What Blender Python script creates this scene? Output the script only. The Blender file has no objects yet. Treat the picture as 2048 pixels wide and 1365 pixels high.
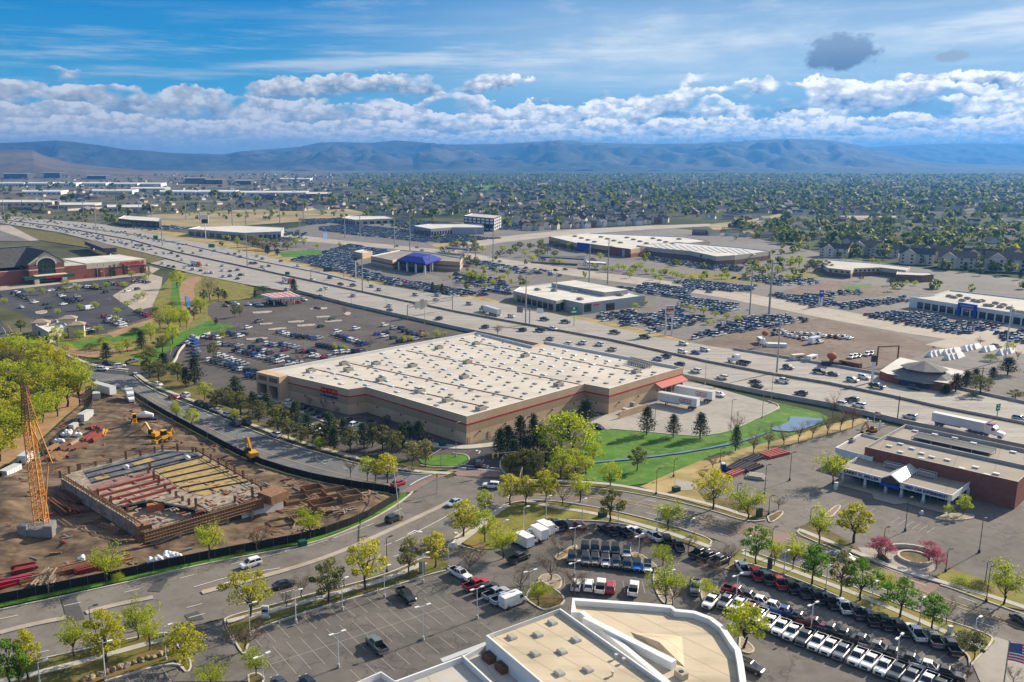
import bpy, math, random
import numpy as np
from mathutils import Vector, Matrix
R = random.Random(7)
SC = bpy.context.scene
COL = SC.collection
rad = math.radians

# ---------------------------------------------------------------- camera model
W, HT, CX, CY, FO, HZ, CAM = 2048.0, 1365.0, 900.0, 682.5, 1763.0, 322.0, 84.0
PIT = math.atan((CY - HZ) / FO); SP, CP = math.sin(PIT), math.cos(PIT)
def G(x, y, z=0.0):
    """photo point -> place on the level z"""
    dx, dy = (x - CX) / FO, (y - CY) / FO
    t = (CAM - z) / (SP + dy * CP)
    return (t * dx, t * (CP - dy * SP))
def ZT(y, Y):
    dy = (y - CY) / FO
    return CAM - Y * (SP + dy * CP) / (CP - dy * SP)
cam = bpy.data.cameras.new('camera'); co = bpy.data.objects.new('camera', cam); COL.objects.link(co)
cam.sensor_width = 36; cam.lens = FO / W * 36; cam.shift_x = (W / 2 - CX) / W
cam.clip_start = 1; cam.clip_end = 90000
co.location = (0, 0, CAM); co.rotation_euler = (math.pi / 2 - PIT, 0, 0)
SC.camera = co

# ---------------------------------------------------------------- materials
MATS = {}
def mat(name, col=(.5, .5, .5), rough=.8, metal=0, spec=.3, coat=0):
    if name in MATS: return MATS[name]
    m = bpy.data.materials.new(name); m.use_nodes = True
    b = m.node_tree.nodes['Principled BSDF']
    b.inputs['Base Color'].default_value = (*col, 1); b.inputs['Roughness'].default_value = rough
    b.inputs['Metallic'].default_value = metal; b.inputs['Specular IOR Level'].default_value = spec
    b.inputs['Coat Weight'].default_value = coat
    m.diffuse_color = (*col, 1)
    MATS[name] = m; return m
class NT:
    def __init__(s, m): s.t = m.node_tree; s.b = s.t.nodes.get('Principled BSDF')
    def n(s, typ, **kw):
        nd = s.t.nodes.new(typ)
        ins = kw.pop('ins', {})
        for k, v in kw.items(): setattr(nd, k, v)
        for k, v in ins.items():
            if hasattr(v, 'links') or isinstance(v, bpy.types.NodeSocket): s.t.links.new(v, nd.inputs[k])
            else: nd.inputs[k].default_value = v
        return nd
    def l(s, a, b): s.t.links.new(a, b)
    def ramp(s, fac, stops):
        r = s.n('ShaderNodeValToRGB'); s.l(fac, r.inputs[0]); e = r.color_ramp.elements
        while len(e) < len(stops): e.new(.5)
        for k, (p, c) in enumerate(stops): e[k].position = p; e[k].color = (*c, 1)
        return r.outputs[0]
    def mix(s, f, a, b, blend='MIX'):
        x = s.n('ShaderNodeMix', data_type='RGBA', blend_type=blend)
        for k, v in ((0, f), (6, a), (7, b)):
            if isinstance(v, bpy.types.NodeSocket): s.l(v, x.inputs[k])
            else: x.inputs[k].default_value = (*v, 1) if isinstance(v, tuple) and len(v) == 3 else v
        return x.outputs[2]
    def math(s, op, a, b=0.0, clamp=False):
        x = s.n('ShaderNodeMath', operation=op, use_clamp=clamp)
        for k, v in ((0, a), (1, b)):
            if isinstance(v, bpy.types.NodeSocket): s.l(v, x.inputs[k])
            else: x.inputs[k].default_value = v
        return x.outputs[0]
    def noise(s, vec, scale, detail=4, rough=.55):
        x = s.n('ShaderNodeTexNoise'); x.inputs['Scale'].default_value = scale
        x.inputs['Detail'].default_value = detail; x.inputs['Roughness'].default_value = rough
        if vec is not None: s.l(vec, x.inputs['Vector'])
        return x.outputs[0]
    def pos(s): return s.n('ShaderNodeNewGeometry').outputs['Position']
    def mapv(s, v, rot=0, scale=(1, 1, 1)):
        x = s.n('ShaderNodeMapping'); s.l(v, x.inputs[0]); x.inputs['Rotation'].default_value = (0, 0, rot)
        x.inputs['Scale'].default_value = scale; return x.outputs[0]
def mottled(name, c1, c2, scale, rough=.9, c3=None, scale2=None, bump=0, spec=.25, rot=0, stretch=(1, 1, 1), contrast=(.35, .65)):
    """two or three colours mixed by noise in world metres"""
    if name in MATS: return MATS[name]
    m = mat(name, c1, rough, 0, spec); t = NT(m); p = t.mapv(t.pos(), rot, stretch)
    n = t.noise(p, scale, 6, .6)
    c = t.ramp(n, [(contrast[0], c1), (contrast[1], c2)])
    if c3:
        n2 = t.noise(t.pos(), scale2 or scale * 6, 4, .6)
        c = t.mix(t.ramp(n2, [(.48, (0, 0, 0)), (.68, (1, 1, 1))]), c, c3)
    t.l(c, t.b.inputs['Base Color'])
    if bump:
        bp = t.n('ShaderNodeBump'); bp.inputs['Strength'].default_value = bump; bp.inputs['Distance'].default_value = .3
        t.l(n, bp.inputs['Height']); t.l(bp.outputs[0], t.b.inputs['Normal'])
    return m
def asphalt(name, dark, light, crack=True, patch=.02):
    if name in MATS: return MATS[name]
    m = mat(name, dark, .9, 0, .2); t = NT(m); p = t.pos()
    a = t.noise(p, patch, 5, .62); b = t.noise(p, .35, 5, .65); 
    c = t.ramp(t.math('ADD', t.math('MULTIPLY', a, .65), t.math('MULTIPLY', b, .35)), [(.36, dark), (.64, light)])
    s_ = t.noise(p, .11, 7, .7); c = t.mix(t.math('MULTIPLY', t.ramp(s_, [(.50, (0, 0, 0)), (.72, (1, 1, 1))]), .55), c, (dark[0] * .55, dark[1] * .55, dark[2] * .55)); s2 = t.noise(p, .045, 6, .7); c = t.mix(t.math('MULTIPLY', t.ramp(s2, [(.56, (0, 0, 0)), (.70, (1, 1, 1))]), .4), c, (light[0] * 1.25, light[1] * 1.25, light[2] * 1.22))
    if crack:
        v = t.n('ShaderNodeTexVoronoi', feature='DISTANCE_TO_EDGE'); v.inputs['Scale'].default_value = .085
        w = t.n('ShaderNodeVectorMath', operation='ADD'); nz = t.n('ShaderNodeTexNoise'); nz.inputs['Scale'].default_value = .25; t.l(p, nz.inputs['Vector'])
        sc = t.n('ShaderNodeVectorMath', operation='SCALE'); t.l(nz.outputs['Color'], sc.inputs[0]); sc.inputs['Scale'].default_value = 7
        t.l(p, w.inputs[0]); t.l(sc.outputs[0], w.inputs[1]); t.l(w.outputs[0], v.inputs['Vector'])
        k = t.ramp(v.outputs['Distance'], [(.0, (1, 1, 1)), (.014, (0, 0, 0))])
        c = t.mix(t.math('MULTIPLY', k, .55), c, (dark[0] * .4, dark[1] * .4, dark[2] * .4))
    t.l(c, t.b.inputs['Base Color']); return m

# ---------------------------------------------------------------- mesh builder
class MB:
    def __init__(s): s.v = []; s.f = []; s.m = []
    def add(s, vs, fs, m=0):
        o = len(s.v); s.v += [tuple(v) for v in vs]
        for f in fs: s.f.append(tuple(o + i for i in f)); s.m.append(m)
    def box(s, c, d, rot=0, m=0, top=None):
        """c = centre of the bottom, d = sizes, top = (scale x, scale y)"""
        cr, sr = math.cos(rot), math.sin(rot); tx, ty = top or (1, 1); vs = []
        for z, kx, ky in ((0, 1, 1), (d[2], tx, ty)):
            for sx, sy in ((-1, -1), (1, -1), (1, 1), (-1, 1)):
                x, y = sx * d[0] / 2 * kx, sy * d[1] / 2 * ky
                vs.append((c[0] + x * cr - y * sr, c[1] + x * sr + y * cr, c[2] + z))
        s.add(vs, [(3, 2, 1, 0), (4, 5, 6, 7), (0, 1, 5, 4), (1, 2, 6, 5), (2, 3, 7, 6), (3, 0, 4, 7)], m)
        return s
    def prism(s, poly, z0, z1, m=0, mt=None, bottom=True):
        n = len(poly)
        a = sum(poly[i][0] * poly[(i + 1) % n][1] - poly[(i + 1) % n][0] * poly[i][1] for i in range(n))
        if a < 0: poly = poly[::-1]
        vs = [(p[0], p[1], z0) for p in poly] + [(p[0], p[1], z1) for p in poly]
        s.add(vs, [(i, (i + 1) % n, n + (i + 1) % n, n + i) for i in range(n)], m)
        s.add(vs[n:], [tuple(range(n))], m if mt is None else mt)
        if bottom: s.add(vs[:n], [tuple(range(n))[::-1]], m)
        return s
    def tube(s, a, b, r0, r1=None, n=8, m=0, caps=True):
        a, b = Vector(a), Vector(b); r1 = r0 if r1 is None else r1; d = (b - a)
        if d.length < 1e-6: return s
        q = d.to_track_quat('Z', 'Y'); vs = []
        for p, r in ((a, r0), (b, r1)):
            for i in range(n):
                t = 2 * math.pi * i / n; vs.append(p + q @ Vector((r * math.cos(t), r * math.sin(t), 0)))
        fs = [(i, (i + 1) % n, n + (i + 1) % n, n + i) for i in range(n)]
        if caps: fs += [tuple(range(n))[::-1], tuple(range(n, 2 * n))]
        s.add(vs, fs, m); return s
    def bar(s, a, b, w, h=None, m=0):
        """square bar between two points"""
        a, b = Vector(a), Vector(b); h = h or w; d = b - a
        if d.length < 1e-6: return s
        d.normalize(); up = Vector((0, 0, 1)) if abs(d.z) < .95 else Vector((1, 0, 0))
        x = d.cross(up).normalized() * w / 2; y = x.cross(d).normalized() * h / 2
        vs = [p + q for p in (a, b) for q in (-x - y, x - y, x + y, -x + y)]
        s.add(vs, [(3, 2, 1, 0), (4, 5, 6, 7), (0, 1, 5, 4), (1, 2, 6, 5), (2, 3, 7, 6), (3, 0, 4, 7)], m); return s
    def quad(s, *p, m=0): s.add(p, [tuple(range(len(p)))], m); return s
    def loft(s, secs, m=0, caps=True):
        n = len(secs[0]); o = [p for q in secs for p in q]; fs = []
        for k in range(len(secs) - 1):
            for i in range(n): fs.append((k * n + i, k * n + (i + 1) % n, (k + 1) * n + (i + 1) % n, (k + 1) * n + i))
        if caps: fs += [tuple(range(n))[::-1], tuple(range((len(secs) - 1) * n, len(secs) * n))]
        s.add(o, fs, m); return s
    def path(s, pts, w, z0, z1, m=0, closed=False):
        """ribbon with height along a line on the ground"""
        L, Rr = offs(pts, w, closed); n = len(pts)
        for i in range(n if closed else n - 1):
            j = (i + 1) % n
            vs = [(*L[i], z0), (*Rr[i], z0), (*Rr[j], z0), (*L[j], z0), (*L[i], z1), (*Rr[i], z1), (*Rr[j], z1), (*L[j], z1)]
            s.add(vs, [(4, 5, 6, 7), (0, 4, 7, 3), (1, 2, 6, 5), (0, 1, 5, 4), (3, 7, 6, 2)], m)
        return s
    def blob(s, c, r, m=0, seed=0, amp=.25, sub=2):
        rr = random.Random(seed); V, F = ICO[sub]
        ph = [rr.uniform(0, 6) for _ in range(6)]
        for_v = []
        for x, y, z in V:
            k = 1 + amp * (math.sin(2.3 * x + ph[0] + 2 * y) * .5 + math.sin(3.1 * y + ph[1] + 2 * z) * .5 + math.sin(4.7 * z + ph[2] + 3 * x) * .4)
            for_v.append((c[0] + r[0] * x * k, c[1] + r[1] * y * k, c[2] + r[2] * z * k))
        s.add(for_v, F, m); return s
    def mesh(s, name, mats, origin=(0, 0, 0), smooth=False):
        me = bpy.data.meshes.new(name)
        o = origin
        me.from_pydata([(v[0] - o[0], v[1] - o[1], v[2] - o[2]) for v in s.v], [], s.f)
        for k in mats: me.materials.append(MATS[k] if isinstance(k, str) else k)
        me.polygons.foreach_set('material_index', s.m)
        if smooth: me.polygons.foreach_set('use_smooth', [True] * len(s.f))
        me.update(); return me
    def obj(s, name, mats, parent=None, smooth=False, loc=None):
        """ONE mesh object; points are world metres, or the parent's own"""
        mats = mats if isinstance(mats, (list, tuple)) else [mats]
        org = parent.get('_o', (0, 0, 0)) if parent is not None else (loc or (0, 0, 0))
        ob = bpy.data.objects.new(name, s.mesh(name, mats, org, smooth)); COL.objects.link(ob)
        if parent is not None: ob.parent = parent; ob['_o'] = org
        elif loc: ob.location = loc
        return ob
def ico(sub):
    t = (1 + 5 ** .5) / 2
    V = [Vector(v).normalized() for v in ((-1, t, 0), (1, t, 0), (-1, -t, 0), (1, -t, 0), (0, -1, t), (0, 1, t), (0, -1, -t), (0, 1, -t), (t, 0, -1), (t, 0, 1), (-t, 0, -1), (-t, 0, 1))]
    F = [(0, 11, 5), (0, 5, 1), (0, 1, 7), (0, 7, 10), (0, 10, 11), (1, 5, 9), (5, 11, 4), (11, 10, 2), (10, 7, 6), (7, 1, 8), (3, 9, 4), (3, 4, 2), (3, 2, 6), (3, 6, 8), (3, 8, 9), (4, 9, 5), (2, 4, 11), (6, 2, 10), (8, 6, 7), (9, 8, 1)]
    for _ in range(sub):
        mid = {}; NF = []
        def md(a, b):
            k = (min(a, b), max(a, b))
            if k not in mid: mid[k] = len(V); V.append(((V[a] + V[b]) / 2).normalized())
            return mid[k]
        for a, b, c in F:
            x, y, z = md(a, b), md(b, c), md(c, a); NF += [(a, x, z), (b, y, x), (c, z, y), (x, y, z)]
        F = NF
    return [tuple(v) for v in V], F
ICO = {0: ico(0), 1: ico(1), 2: ico(2)}
def offs(pts, w, closed=False):
    n = len(pts); L, Rr = [], []
    for i in range(n):
        a = pts[i - 1] if (i or closed) else pts[i]; b = pts[(i + 1) % n] if (i < n - 1 or closed) else pts[i]
        dx, dy = b[0] - a[0], b[1] - a[1]; k = math.hypot(dx, dy) or 1; nx, ny = -dy / k * w / 2, dx / k * w / 2
        L.append((pts[i][0] + nx, pts[i][1] + ny)); Rr.append((pts[i][0] - nx, pts[i][1] - ny))
    return L, Rr
def smooth(pts, k=2):
    """corner-cutting of an open line"""
    for _ in range(k):
        q = [pts[0]]
        for a, b in zip(pts, pts[1:]):
            q += [(a[0] * .75 + b[0] * .25, a[1] * .75 + b[1] * .25), (a[0] * .25 + b[0] * .75, a[1] * .25 + b[1] * .75)]
        pts = q + [pts[-1]]
    return pts
def along(pts, step, start=0):
    """points and headings every step metres"""
    out = []; d = start
    for a, b in zip(pts, pts[1:]):
        L = math.hypot(b[0] - a[0], b[1] - a[1])
        while d < L:
            t = d / L; out.append((a[0] + (b[0] - a[0]) * t, a[1] + (b[1] - a[1]) * t, math.atan2(b[1] - a[1], b[0] - a[0]))); d += step
        d -= L
    return out
def inside(p, poly):
    x, y = p; c = False; n = len(poly)
    for i in range(n):
        x1, y1 = poly[i]; x2, y2 = poly[i - 1]
        if (y1 > y) != (y2 > y) and x < (x2 - x1) * (y - y1) / (y2 - y1) + x1: c = not c
    return c

# ---------------------------------------------------------------- things
LABELS = {}
def tag(o, label, cat, group=None, kind=None):
    o['label'] = label; o['category'] = cat
    if group: o['group'] = group
    if kind: o['kind'] = kind
    LABELS.setdefault(label, []).append(o.name); return o
def thing(name, loc, label, cat, group=None, rot=0):
    """Empty at the base of a thing; parts given in world metres are moved to it (only when rot = 0)"""
    o = bpy.data.objects.new(name, None); COL.objects.link(o)
    o.location = (loc[0], loc[1], loc[2] if len(loc) > 2 else 0); o.rotation_euler = (0, 0, rot)
    o['_o'] = tuple(o.location) if rot == 0 else (0, 0, 0); o.empty_display_size = .5
    return tag(o, label, cat, group)
def local_thing(name, loc, rot, label, cat, group=None):
    """Empty whose parts are given in its own metres"""
    o = thing(name, loc, label, cat, group, rot); o['_o'] = (0, 0, 0); return o
def dup(root, loc, rot=0, scale=1, label=None, group=None, cat=None):
    r = root.copy(); COL.objects.link(r); r.location = loc if len(loc) > 2 else (*loc, 0); r.rotation_euler = (0, 0, rot)
    r.scale = (scale,) * 3 if not isinstance(scale, tuple) else scale
    def kids(a, b):
        for ch in a.children:
            c = ch.copy(); COL.objects.link(c); c.parent = b; kids(ch, c)
    kids(root, r)
    if label: r['label'] = label; LABELS.setdefault(label, []).append(r.name)
    if group: r['group'] = group
    if cat: r['category'] = cat
    return r
def drop(root):
    for ch in list(root.children): drop(ch)
    bpy.data.objects.remove(root, do_unlink=True)
def paint(o, m, slot=0):
    o.material_slots[slot].link = 'OBJECT'; o.material_slots[slot].material = MATS[m] if isinstance(m, str) else m
def struct(o, kind='structure'):
    o['kind'] = kind; return o
ORD = 'first second third fourth fifth sixth seventh eighth ninth tenth eleventh twelfth thirteenth fourteenth fifteenth sixteenth seventeenth eighteenth nineteenth twentieth'.split()
def nth(i):
    if i < 20: return ORD[i]
    n = i + 1; return f'{n}' + ('th' if 10 < n % 100 < 14 else {1: 'st', 2: 'nd', 3: 'rd'}.get(n % 10, 'th'))
def lettering(text, name, m, parent, origin, ux, h, depth=.08, shear=0, bold=0, align='LEFT', space=1.0, up=(0, 0, 1)):
    """raised letters on a wall: origin, direction of reading, height"""
    c = bpy.data.curves.new(name, 'FONT'); c.body = text; c.size = h * 1.38; c.extrude = depth / 2; c.shear = shear
    c.offset = bold * h; c.align_x = align; c.space_character = space; c.resolution_u = 3
    c.materials.append(MATS[m])
    o = bpy.data.objects.new(name, c); COL.objects.link(o); bpy.context.view_layer.update()
    me = bpy.data.meshes.new_from_object(o.evaluated_get(bpy.context.evaluated_depsgraph_get())); bpy.data.objects.remove(o); o = bpy.data.objects.new(name, me); COL.objects.link(o)
    X = Vector(ux).normalized(); Y = Vector(up).normalized(); Zv = X.cross(Y).normalized(); Y = Zv.cross(X).normalized()
    M = Matrix(((X.x, Y.x, Zv.x), (X.y, Y.y, Zv.y), (X.z, Y.z, Zv.z))).to_4x4()
    po = Vector(parent.get('_o', (0, 0, 0))) if parent is not None else Vector((0, 0, 0))
    M.translation = Vector(origin) - po
    if parent is not None: o.parent = parent
    o.matrix_local = M; return o
# ---------------------------------------------------------------- light and sky
SUN_AZ, SUN_EL = 35.5, 28.0
sv = Vector((math.cos(rad(SUN_EL)) * math.cos(rad(SUN_AZ)), math.cos(rad(SUN_EL)) * math.sin(rad(SUN_AZ)), math.sin(rad(SUN_EL))))
sl = bpy.data.lights.new('sun', 'SUN'); so = bpy.data.objects.new('sun', sl); COL.objects.link(so)
sl.energy = 5.0; sl.angle = rad(.5); sl.color = (1, .87, .68)
so.rotation_euler = (-sv).to_track_quat('-Z', 'Y').to_euler()
w = bpy.data.worlds.new('World'); SC.world = w; w.use_nodes = True
class WT(NT):
    def __init__(s, tree): s.t = tree; s.b = None
t = WT(w.node_tree); bg = w.node_tree.nodes['Background']
sky = t.n('ShaderNodeTexSky'); sky.sky_type = 'NISHITA'; sky.sun_disc = False
sky.sun_elevation = rad(SUN_EL); sky.sun_rotation = rad(90 - SUN_AZ); sky.air_density = 1.0; sky.dust_density = .3; sky.ozone_density = 3
D = t.n('ShaderNodeTexCoord').outputs['Generated']
sep = t.n('ShaderNodeSeparateXYZ'); t.l(D, sep.inputs[0])
el = t.math('MULTIPLY', t.math('ARCSINE', sep.outputs[2]), 57.2958)              # degrees above the horizon
az = t.math('MULTIPLY', t.math('ARCTAN2', sep.outputs[0], sep.outputs[1]), 57.2958)  # degrees east of the view
def P(ka, ke, oz=0.0, da=0.0, de=0.0):
    c = t.n('ShaderNodeCombineXYZ')
    t.l(t.math('MULTIPLY', t.math('ADD', az, da), ka), c.inputs[0]); t.l(t.math('MULTIPLY', t.math('ADD', el, de), ke), c.inputs[1]); c.inputs[2].default_value = oz
    return c.outputs[0]
def ss(x, a, b):
    m = t.n('ShaderNodeMapRange', interpolation_type='SMOOTHSTEP'); t.l(x, m.inputs[0])
    m.inputs[1].default_value = a; m.inputs[2].default_value = b; return m.outputs[0]
def mul(*a):
    r = a[0]
    for b in a[1:]: r = t.math('MULTIPLY', r, b)
    return r
def inv(a): return t.math('SUBTRACT', 1.0, a)
def addc(*a):
    r = a[0]
    for b in a[1:]: r = t.math('ADD', r, b)
    return r
# clear blue between the clouds: the sky texture, deepened like the polarised blue of the photo
hs = t.n('ShaderNodeHueSaturation'); hs.inputs['Saturation'].default_value = .62; hs.inputs['Value'].default_value = 1.0; t.l(sky.outputs[0], hs.inputs['Color'])
SKS = .105
blue = t.mix(1.0, hs.outputs[0], (SKS, SKS, SKS), 'MULTIPLY')
deep = t.ramp(ss(el, 0, 11.5), [(0, (.16, .27, .36)), (.30, (.035, .215, .375)), (1, (.0, .125, .33))])
lowfac = inv(ss(el, 16, 32))
blue = t.mix(lowfac, blue, deep)
# thin high streaks
c1 = t.noise(P(0.082, 0.344, 2.542), 1.0, 8, .62); c2 = t.noise(P(0.029, 0.098, 7.380), 1.0, 3, .5)
right = ss(az, -14, 12)
cir = ss(addc(c1, mul(c2, .70), mul(right, .17)), .90, 1.20)
cirL = mul(ss(t.noise(P(0.057, 0.738, 4.510), 1.0, 6, .6), .50, .72), inv(ss(el, 6.5, 9.5)), ss(el, 3, 6), .8)
cir = t.math('MINIMUM', addc(mul(cir, ss(el, 3.5, 7), .9), cirL), .92)
streakc = t.mix(right, (0.328, 0.385, 0.435), (0.476, 0.500, 0.517))
c = t.mix(cir, blue, streakc)
veil = mul(right, ss(el, 2, 5), inv(ss(el, 7, 13)), .50)
c = t.mix(veil, c, (0.385, 0.451, 0.508))
# cumulus bank lying over the mountains
def billow(v, det):
    q = t.n('ShaderNodeTexVoronoi', feature='F1', voronoi_dimensions='2D', normalize=True); q.inputs['Scale'].default_value = 1; q.inputs['Detail'].default_value = det; q.inputs['Roughness'].default_value = .6; q.inputs['Lacunarity'].default_value = 2.2
    t.l(v, q.inputs['Vector']); return inv(q.outputs['Distance'])
def bank(c, e0, amp, th, ka, seed, gap, bright, dark, soft=.10):
    """one row of heaped clouds: crisp bright upper edge, grey body, soft foot"""
    def V2(k1, k2, o): 
        q = t.n('ShaderNodeCombineXYZ'); t.l(t.math('ADD', t.math('MULTIPLY', az, k1), o), q.inputs[0]); t.l(t.math('ADD', t.math('MULTIPLY', el, k2), o * .37), q.inputs[1]); return q.outputs[0]
    def N2(v, det): 
        q = t.n('ShaderNodeTexNoise', noise_dimensions='2D'); q.inputs['Scale'].default_value = 1; q.inputs['Detail'].default_value = det; q.inputs['Roughness'].default_value = .6; t.l(v, q.inputs['Vector']); return q.outputs[0]
    bl = billow(V2(ka, ka * 1.5, seed), 3); big = N2(V2(.13, .10, seed + 7), 2); fine = N2(V2(ka * 3, ka * 4, seed + 3), 4)
    h = addc(mul(t.math('SUBTRACT', big, .5), amp * 5), mul(t.math('SUBTRACT', bl, .62), amp * 2.4), mul(t.math('SUBTRACT', fine, .5), amp * .9), e0)
    d = t.math('SUBTRACT', h, el); a = mul(ss(d, 0, soft), inv(ss(d, th * .55, th)), ss(N2(V2(.16, .30, seed + 13), 3), gap - .05, gap + .05))
    bl2 = billow(V2(ka * 1.7, ka * 3.0, seed + 5), 2)
    lit = addc(.92, mul(d, -1.1 / th), mul(t.math('SUBTRACT', bl2, .66), 1.9), mul(t.math('SUBTRACT', fine, .5), .8)); lit = t.math('MINIMUM', t.math('MAXIMUM', lit, 0), 1)
    br = t.mix(right, bright[0], bright[1]); dk = t.mix(right, dark[0], dark[1]); col = t.mix(ss(lit, .55, 1.0), t.mix(ss(lit, .0, .62), dk, t.mix(.45, dk, br)), br)
    return t.mix(a, c, col)
BR, DK = ((0.426, 0.435, 0.451), (0.722, 0.697, 0.656)), ((0.123, 0.172, 0.238), (0.082, 0.156, 0.271))
c = bank(c, 4.75, .46, 1.4, .50, 3.3, .51, BR, DK); c = bank(c, 4.05, .58, 1.9, .38, 11.7, .45, BR, DK)
c = bank(c, 3.25, .50, 1.8, .48, 23.1, .42, BR, ((0.156, 0.197, 0.254), (0.082, 0.172, 0.295))); c = bank(c, 2.55, .36, 1.6, .60, 37.9, .36, ((0.476, 0.467, 0.467), (0.779, 0.722, 0.640)), ((0.164, 0.205, 0.262), (0.074, 0.172, 0.312))); c = bank(c, 1.95, .24, 1.3, .75, 51.3, .30, ((0.492, 0.476, 0.467), (0.779, 0.713, 0.623)), ((0.164, 0.205, 0.271), (0.074, 0.180, 0.328)))
c = bank(c, 1.55, .18, 1.0, .9, 71.7, .36, ((.42, .43, .44), (.70, .66, .58)), ((.17, .21, .27), (.10, .19, .31)))
c = t.mix(mul(inv(ss(el, 1.2, 2.4)), .45), c, t.mix(right, (.27, .31, .35), (.15, .24, .34)))
# one dark loose cloud and its small neighbour, high on the right
def puff(c, a0, e0, ra, re, col, oz):
    q = addc(t.math('POWER', t.math('DIVIDE', t.math('SUBTRACT', az, a0), ra), 2), t.math('POWER', t.math('DIVIDE', t.math('SUBTRACT', el, e0), re), 2))
    n_ = t.noise(P(.9, 1.2, oz), 1.0, 6, .6)
    return t.mix(mul(inv(ss(addc(q, mul(t.math('SUBTRACT', n_, .5), 3.2)), .45, 1.2)), .93), c, col)
PX = lambda x, y: (math.degrees(math.atan2((x - CX) / FO, CP - (y - CY) / FO * SP)), math.degrees(math.atan2(-SP - (y - CY) / FO * CP, math.hypot((x - CX) / FO, CP - (y - CY) / FO * SP))))
a0, e0 = PX(1682, 106); c = puff(c, a0, e0, 2.0, 1.0, t.mix(ss(el, e0 - 1.0, e0 + .9), (0.070, 0.111, 0.172), (0.139, 0.197, 0.279)), 2.2)
a0, e0 = PX(1905, 112); c = puff(c, a0, e0, .75, .35, (0.205, 0.246, 0.295), 6.1)
t.l(c, bg.inputs['Color']); bg.inputs['Strength'].default_value = 1.0
w.cycles.sampling_method = 'MANUAL'; w.cycles.sample_map_resolution = 512
SC.view_settings.view_transform = 'Standard'; SC.view_settings.look = 'None'; SC.view_settings.gamma = 1; SC.view_settings.exposure = .85
cy = SC.cycles
cy.use_denoising = True; cy.max_bounces = 5; cy.diffuse_bounces = 2; cy.glossy_bounces = 2; cy.transmission_bounces = 3; cy.transparent_max_bounces = 6; cy.volume_bounces = 0
cy.caustics_reflective = False; cy.caustics_refractive = False; cy.sample_clamp_indirect = 6
# ---------------------------------------------------------------- ground materials
def ground_mat():
    m = mat('valley_ground', (.1, .1, .06), .95, 0, .1); t = NT(m); p = t.pos()
    n1 = t.noise(p, .0011, 6, .6); n2 = t.noise(p, .006, 6, .65); n3 = t.noise(p, .05, 5, .6)
    green = t.ramp(n2, [(.36, (.018, .034, .012)), (.52, (.045, .062, .02)), (.66, (.11, .105, .055))])
    dry = t.ramp(n2, [(.35, (.05, .045, .03)), (.5, (.15, .125, .08)), (.65, (.24, .21, .15))])
    s = t.n('ShaderNodeSeparateXYZ'); t.l(p, s.inputs[0])
    # west of the motorway the valley is dry and open, east of it green and planted
    k = t.n('ShaderNodeMapRange', interpolation_type='SMOOTHSTEP'); t.l(t.math('ADD', s.outputs[0], t.math('MULTIPLY', n1, 900)), k.inputs[0])
    k.inputs[1].default_value = -900; k.inputs[2].default_value = 700
    c = t.mix(k.outputs[0], dry, green)
    c = t.mix(t.ramp(n3, [(.5, (0, 0, 0)), (.7, (.6, .6, .6))]), c, (.02, .035, .012))
    t.l(c, t.b.inputs['Base Color']); return m
ground_mat()
asphalt('asphalt_old', (.085, .078, .071), (.175, .16, .143))
asphalt('asphalt_lot', (.11, .10, .09), (.20, .183, .16))
asphalt('asphalt_road', (.125, .114, .10), (.205, .187, .163))
asphalt('asphalt_blue', (.105, .108, .112), (.18, .18, .18), crack=False)
asphalt('asphalt_dark', (.040, .041, .046), (.075, .075, .08), crack=False)
asphalt('asphalt_store', (.07, .06, .055), (.115, .10, .09), crack=False)
asphalt('asphalt_patch_shade', (.065, .065, .066), (.09, .09, .09), crack=False)
asphalt('lot_far', (.13, .118, .108), (.205, .19, .172), crack=False, patch=.012)
asphalt('concrete_tan', (.30, .26, .215), (.42, .37, .31), crack=False)
asphalt('concrete_apron', (.26, .24, .21), (.37, .34, .30), crack=False)
asphalt('brick_paving', (.20, .135, .12), (.27, .19, .165), crack=False)
mottled('sidewalk_concrete', (.36, .34, .30), (.46, .43, .38), .4)
mottled('kerb_concrete', (.40, .37, .31), (.52, .48, .41), .5)
mottled('lawn_green', (.028, .105, .006), (.07, .185, .010), .09, c3=(.12, .19, .02), scale2=.35, bump=.2)
mottled('verge_grass', (.09, .105, .014), (.22, .20, .032), .2, c3=(.22, .14, .04), scale2=.11, bump=.2)
mottled('verge_dark', (.06, .07, .014), (.15, .135, .03), .25, c3=(.19, .115, .04), scale2=.14, bump=.2)
mottled('golden_grass', (.26, .185, .065), (.40, .305, .13), .12, c3=(.17, .145, .05), scale2=.05)
mottled('golden_field', (.24, .185, .085), (.36, .29, .15), .03, c3=(.15, .14, .06), scale2=.012)
mottled('brown_dirt', (.12, .085, .062), (.20, .15, .115), .04, c3=(.09, .065, .05), scale2=.3)
mottled('site_dirt', (.07, .048, .03), (.22, .155, .095), .22, c3=(.055, .036, .024), scale2=.16, bump=1, rot=.5, stretch=(.5, 1.6, 1))
mottled('creek_mud', (.25, .15, .07), (.34, .215, .11), .2)
mottled('stony_bed', (.20, .16, .11), (.36, .30, .22), 1.2)
mottled('bed_plants', (.05, .05, .02), (.12, .10, .035), .6, c3=(.22, .12, .03), scale2=.25)
def water():
    m = mat('pond_water', (.15, .21, .29), .12, 0, .9); t = NT(m)  # reflected sky blue is put into the base colour
    b = t.n('ShaderNodeBump'); b.inputs['Strength'].default_value = .06; t.l(t.noise(t.pos(), 1.2, 3), b.inputs['Height']); t.l(b.outputs[0], t.b.inputs['Normal'])
water()
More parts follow.
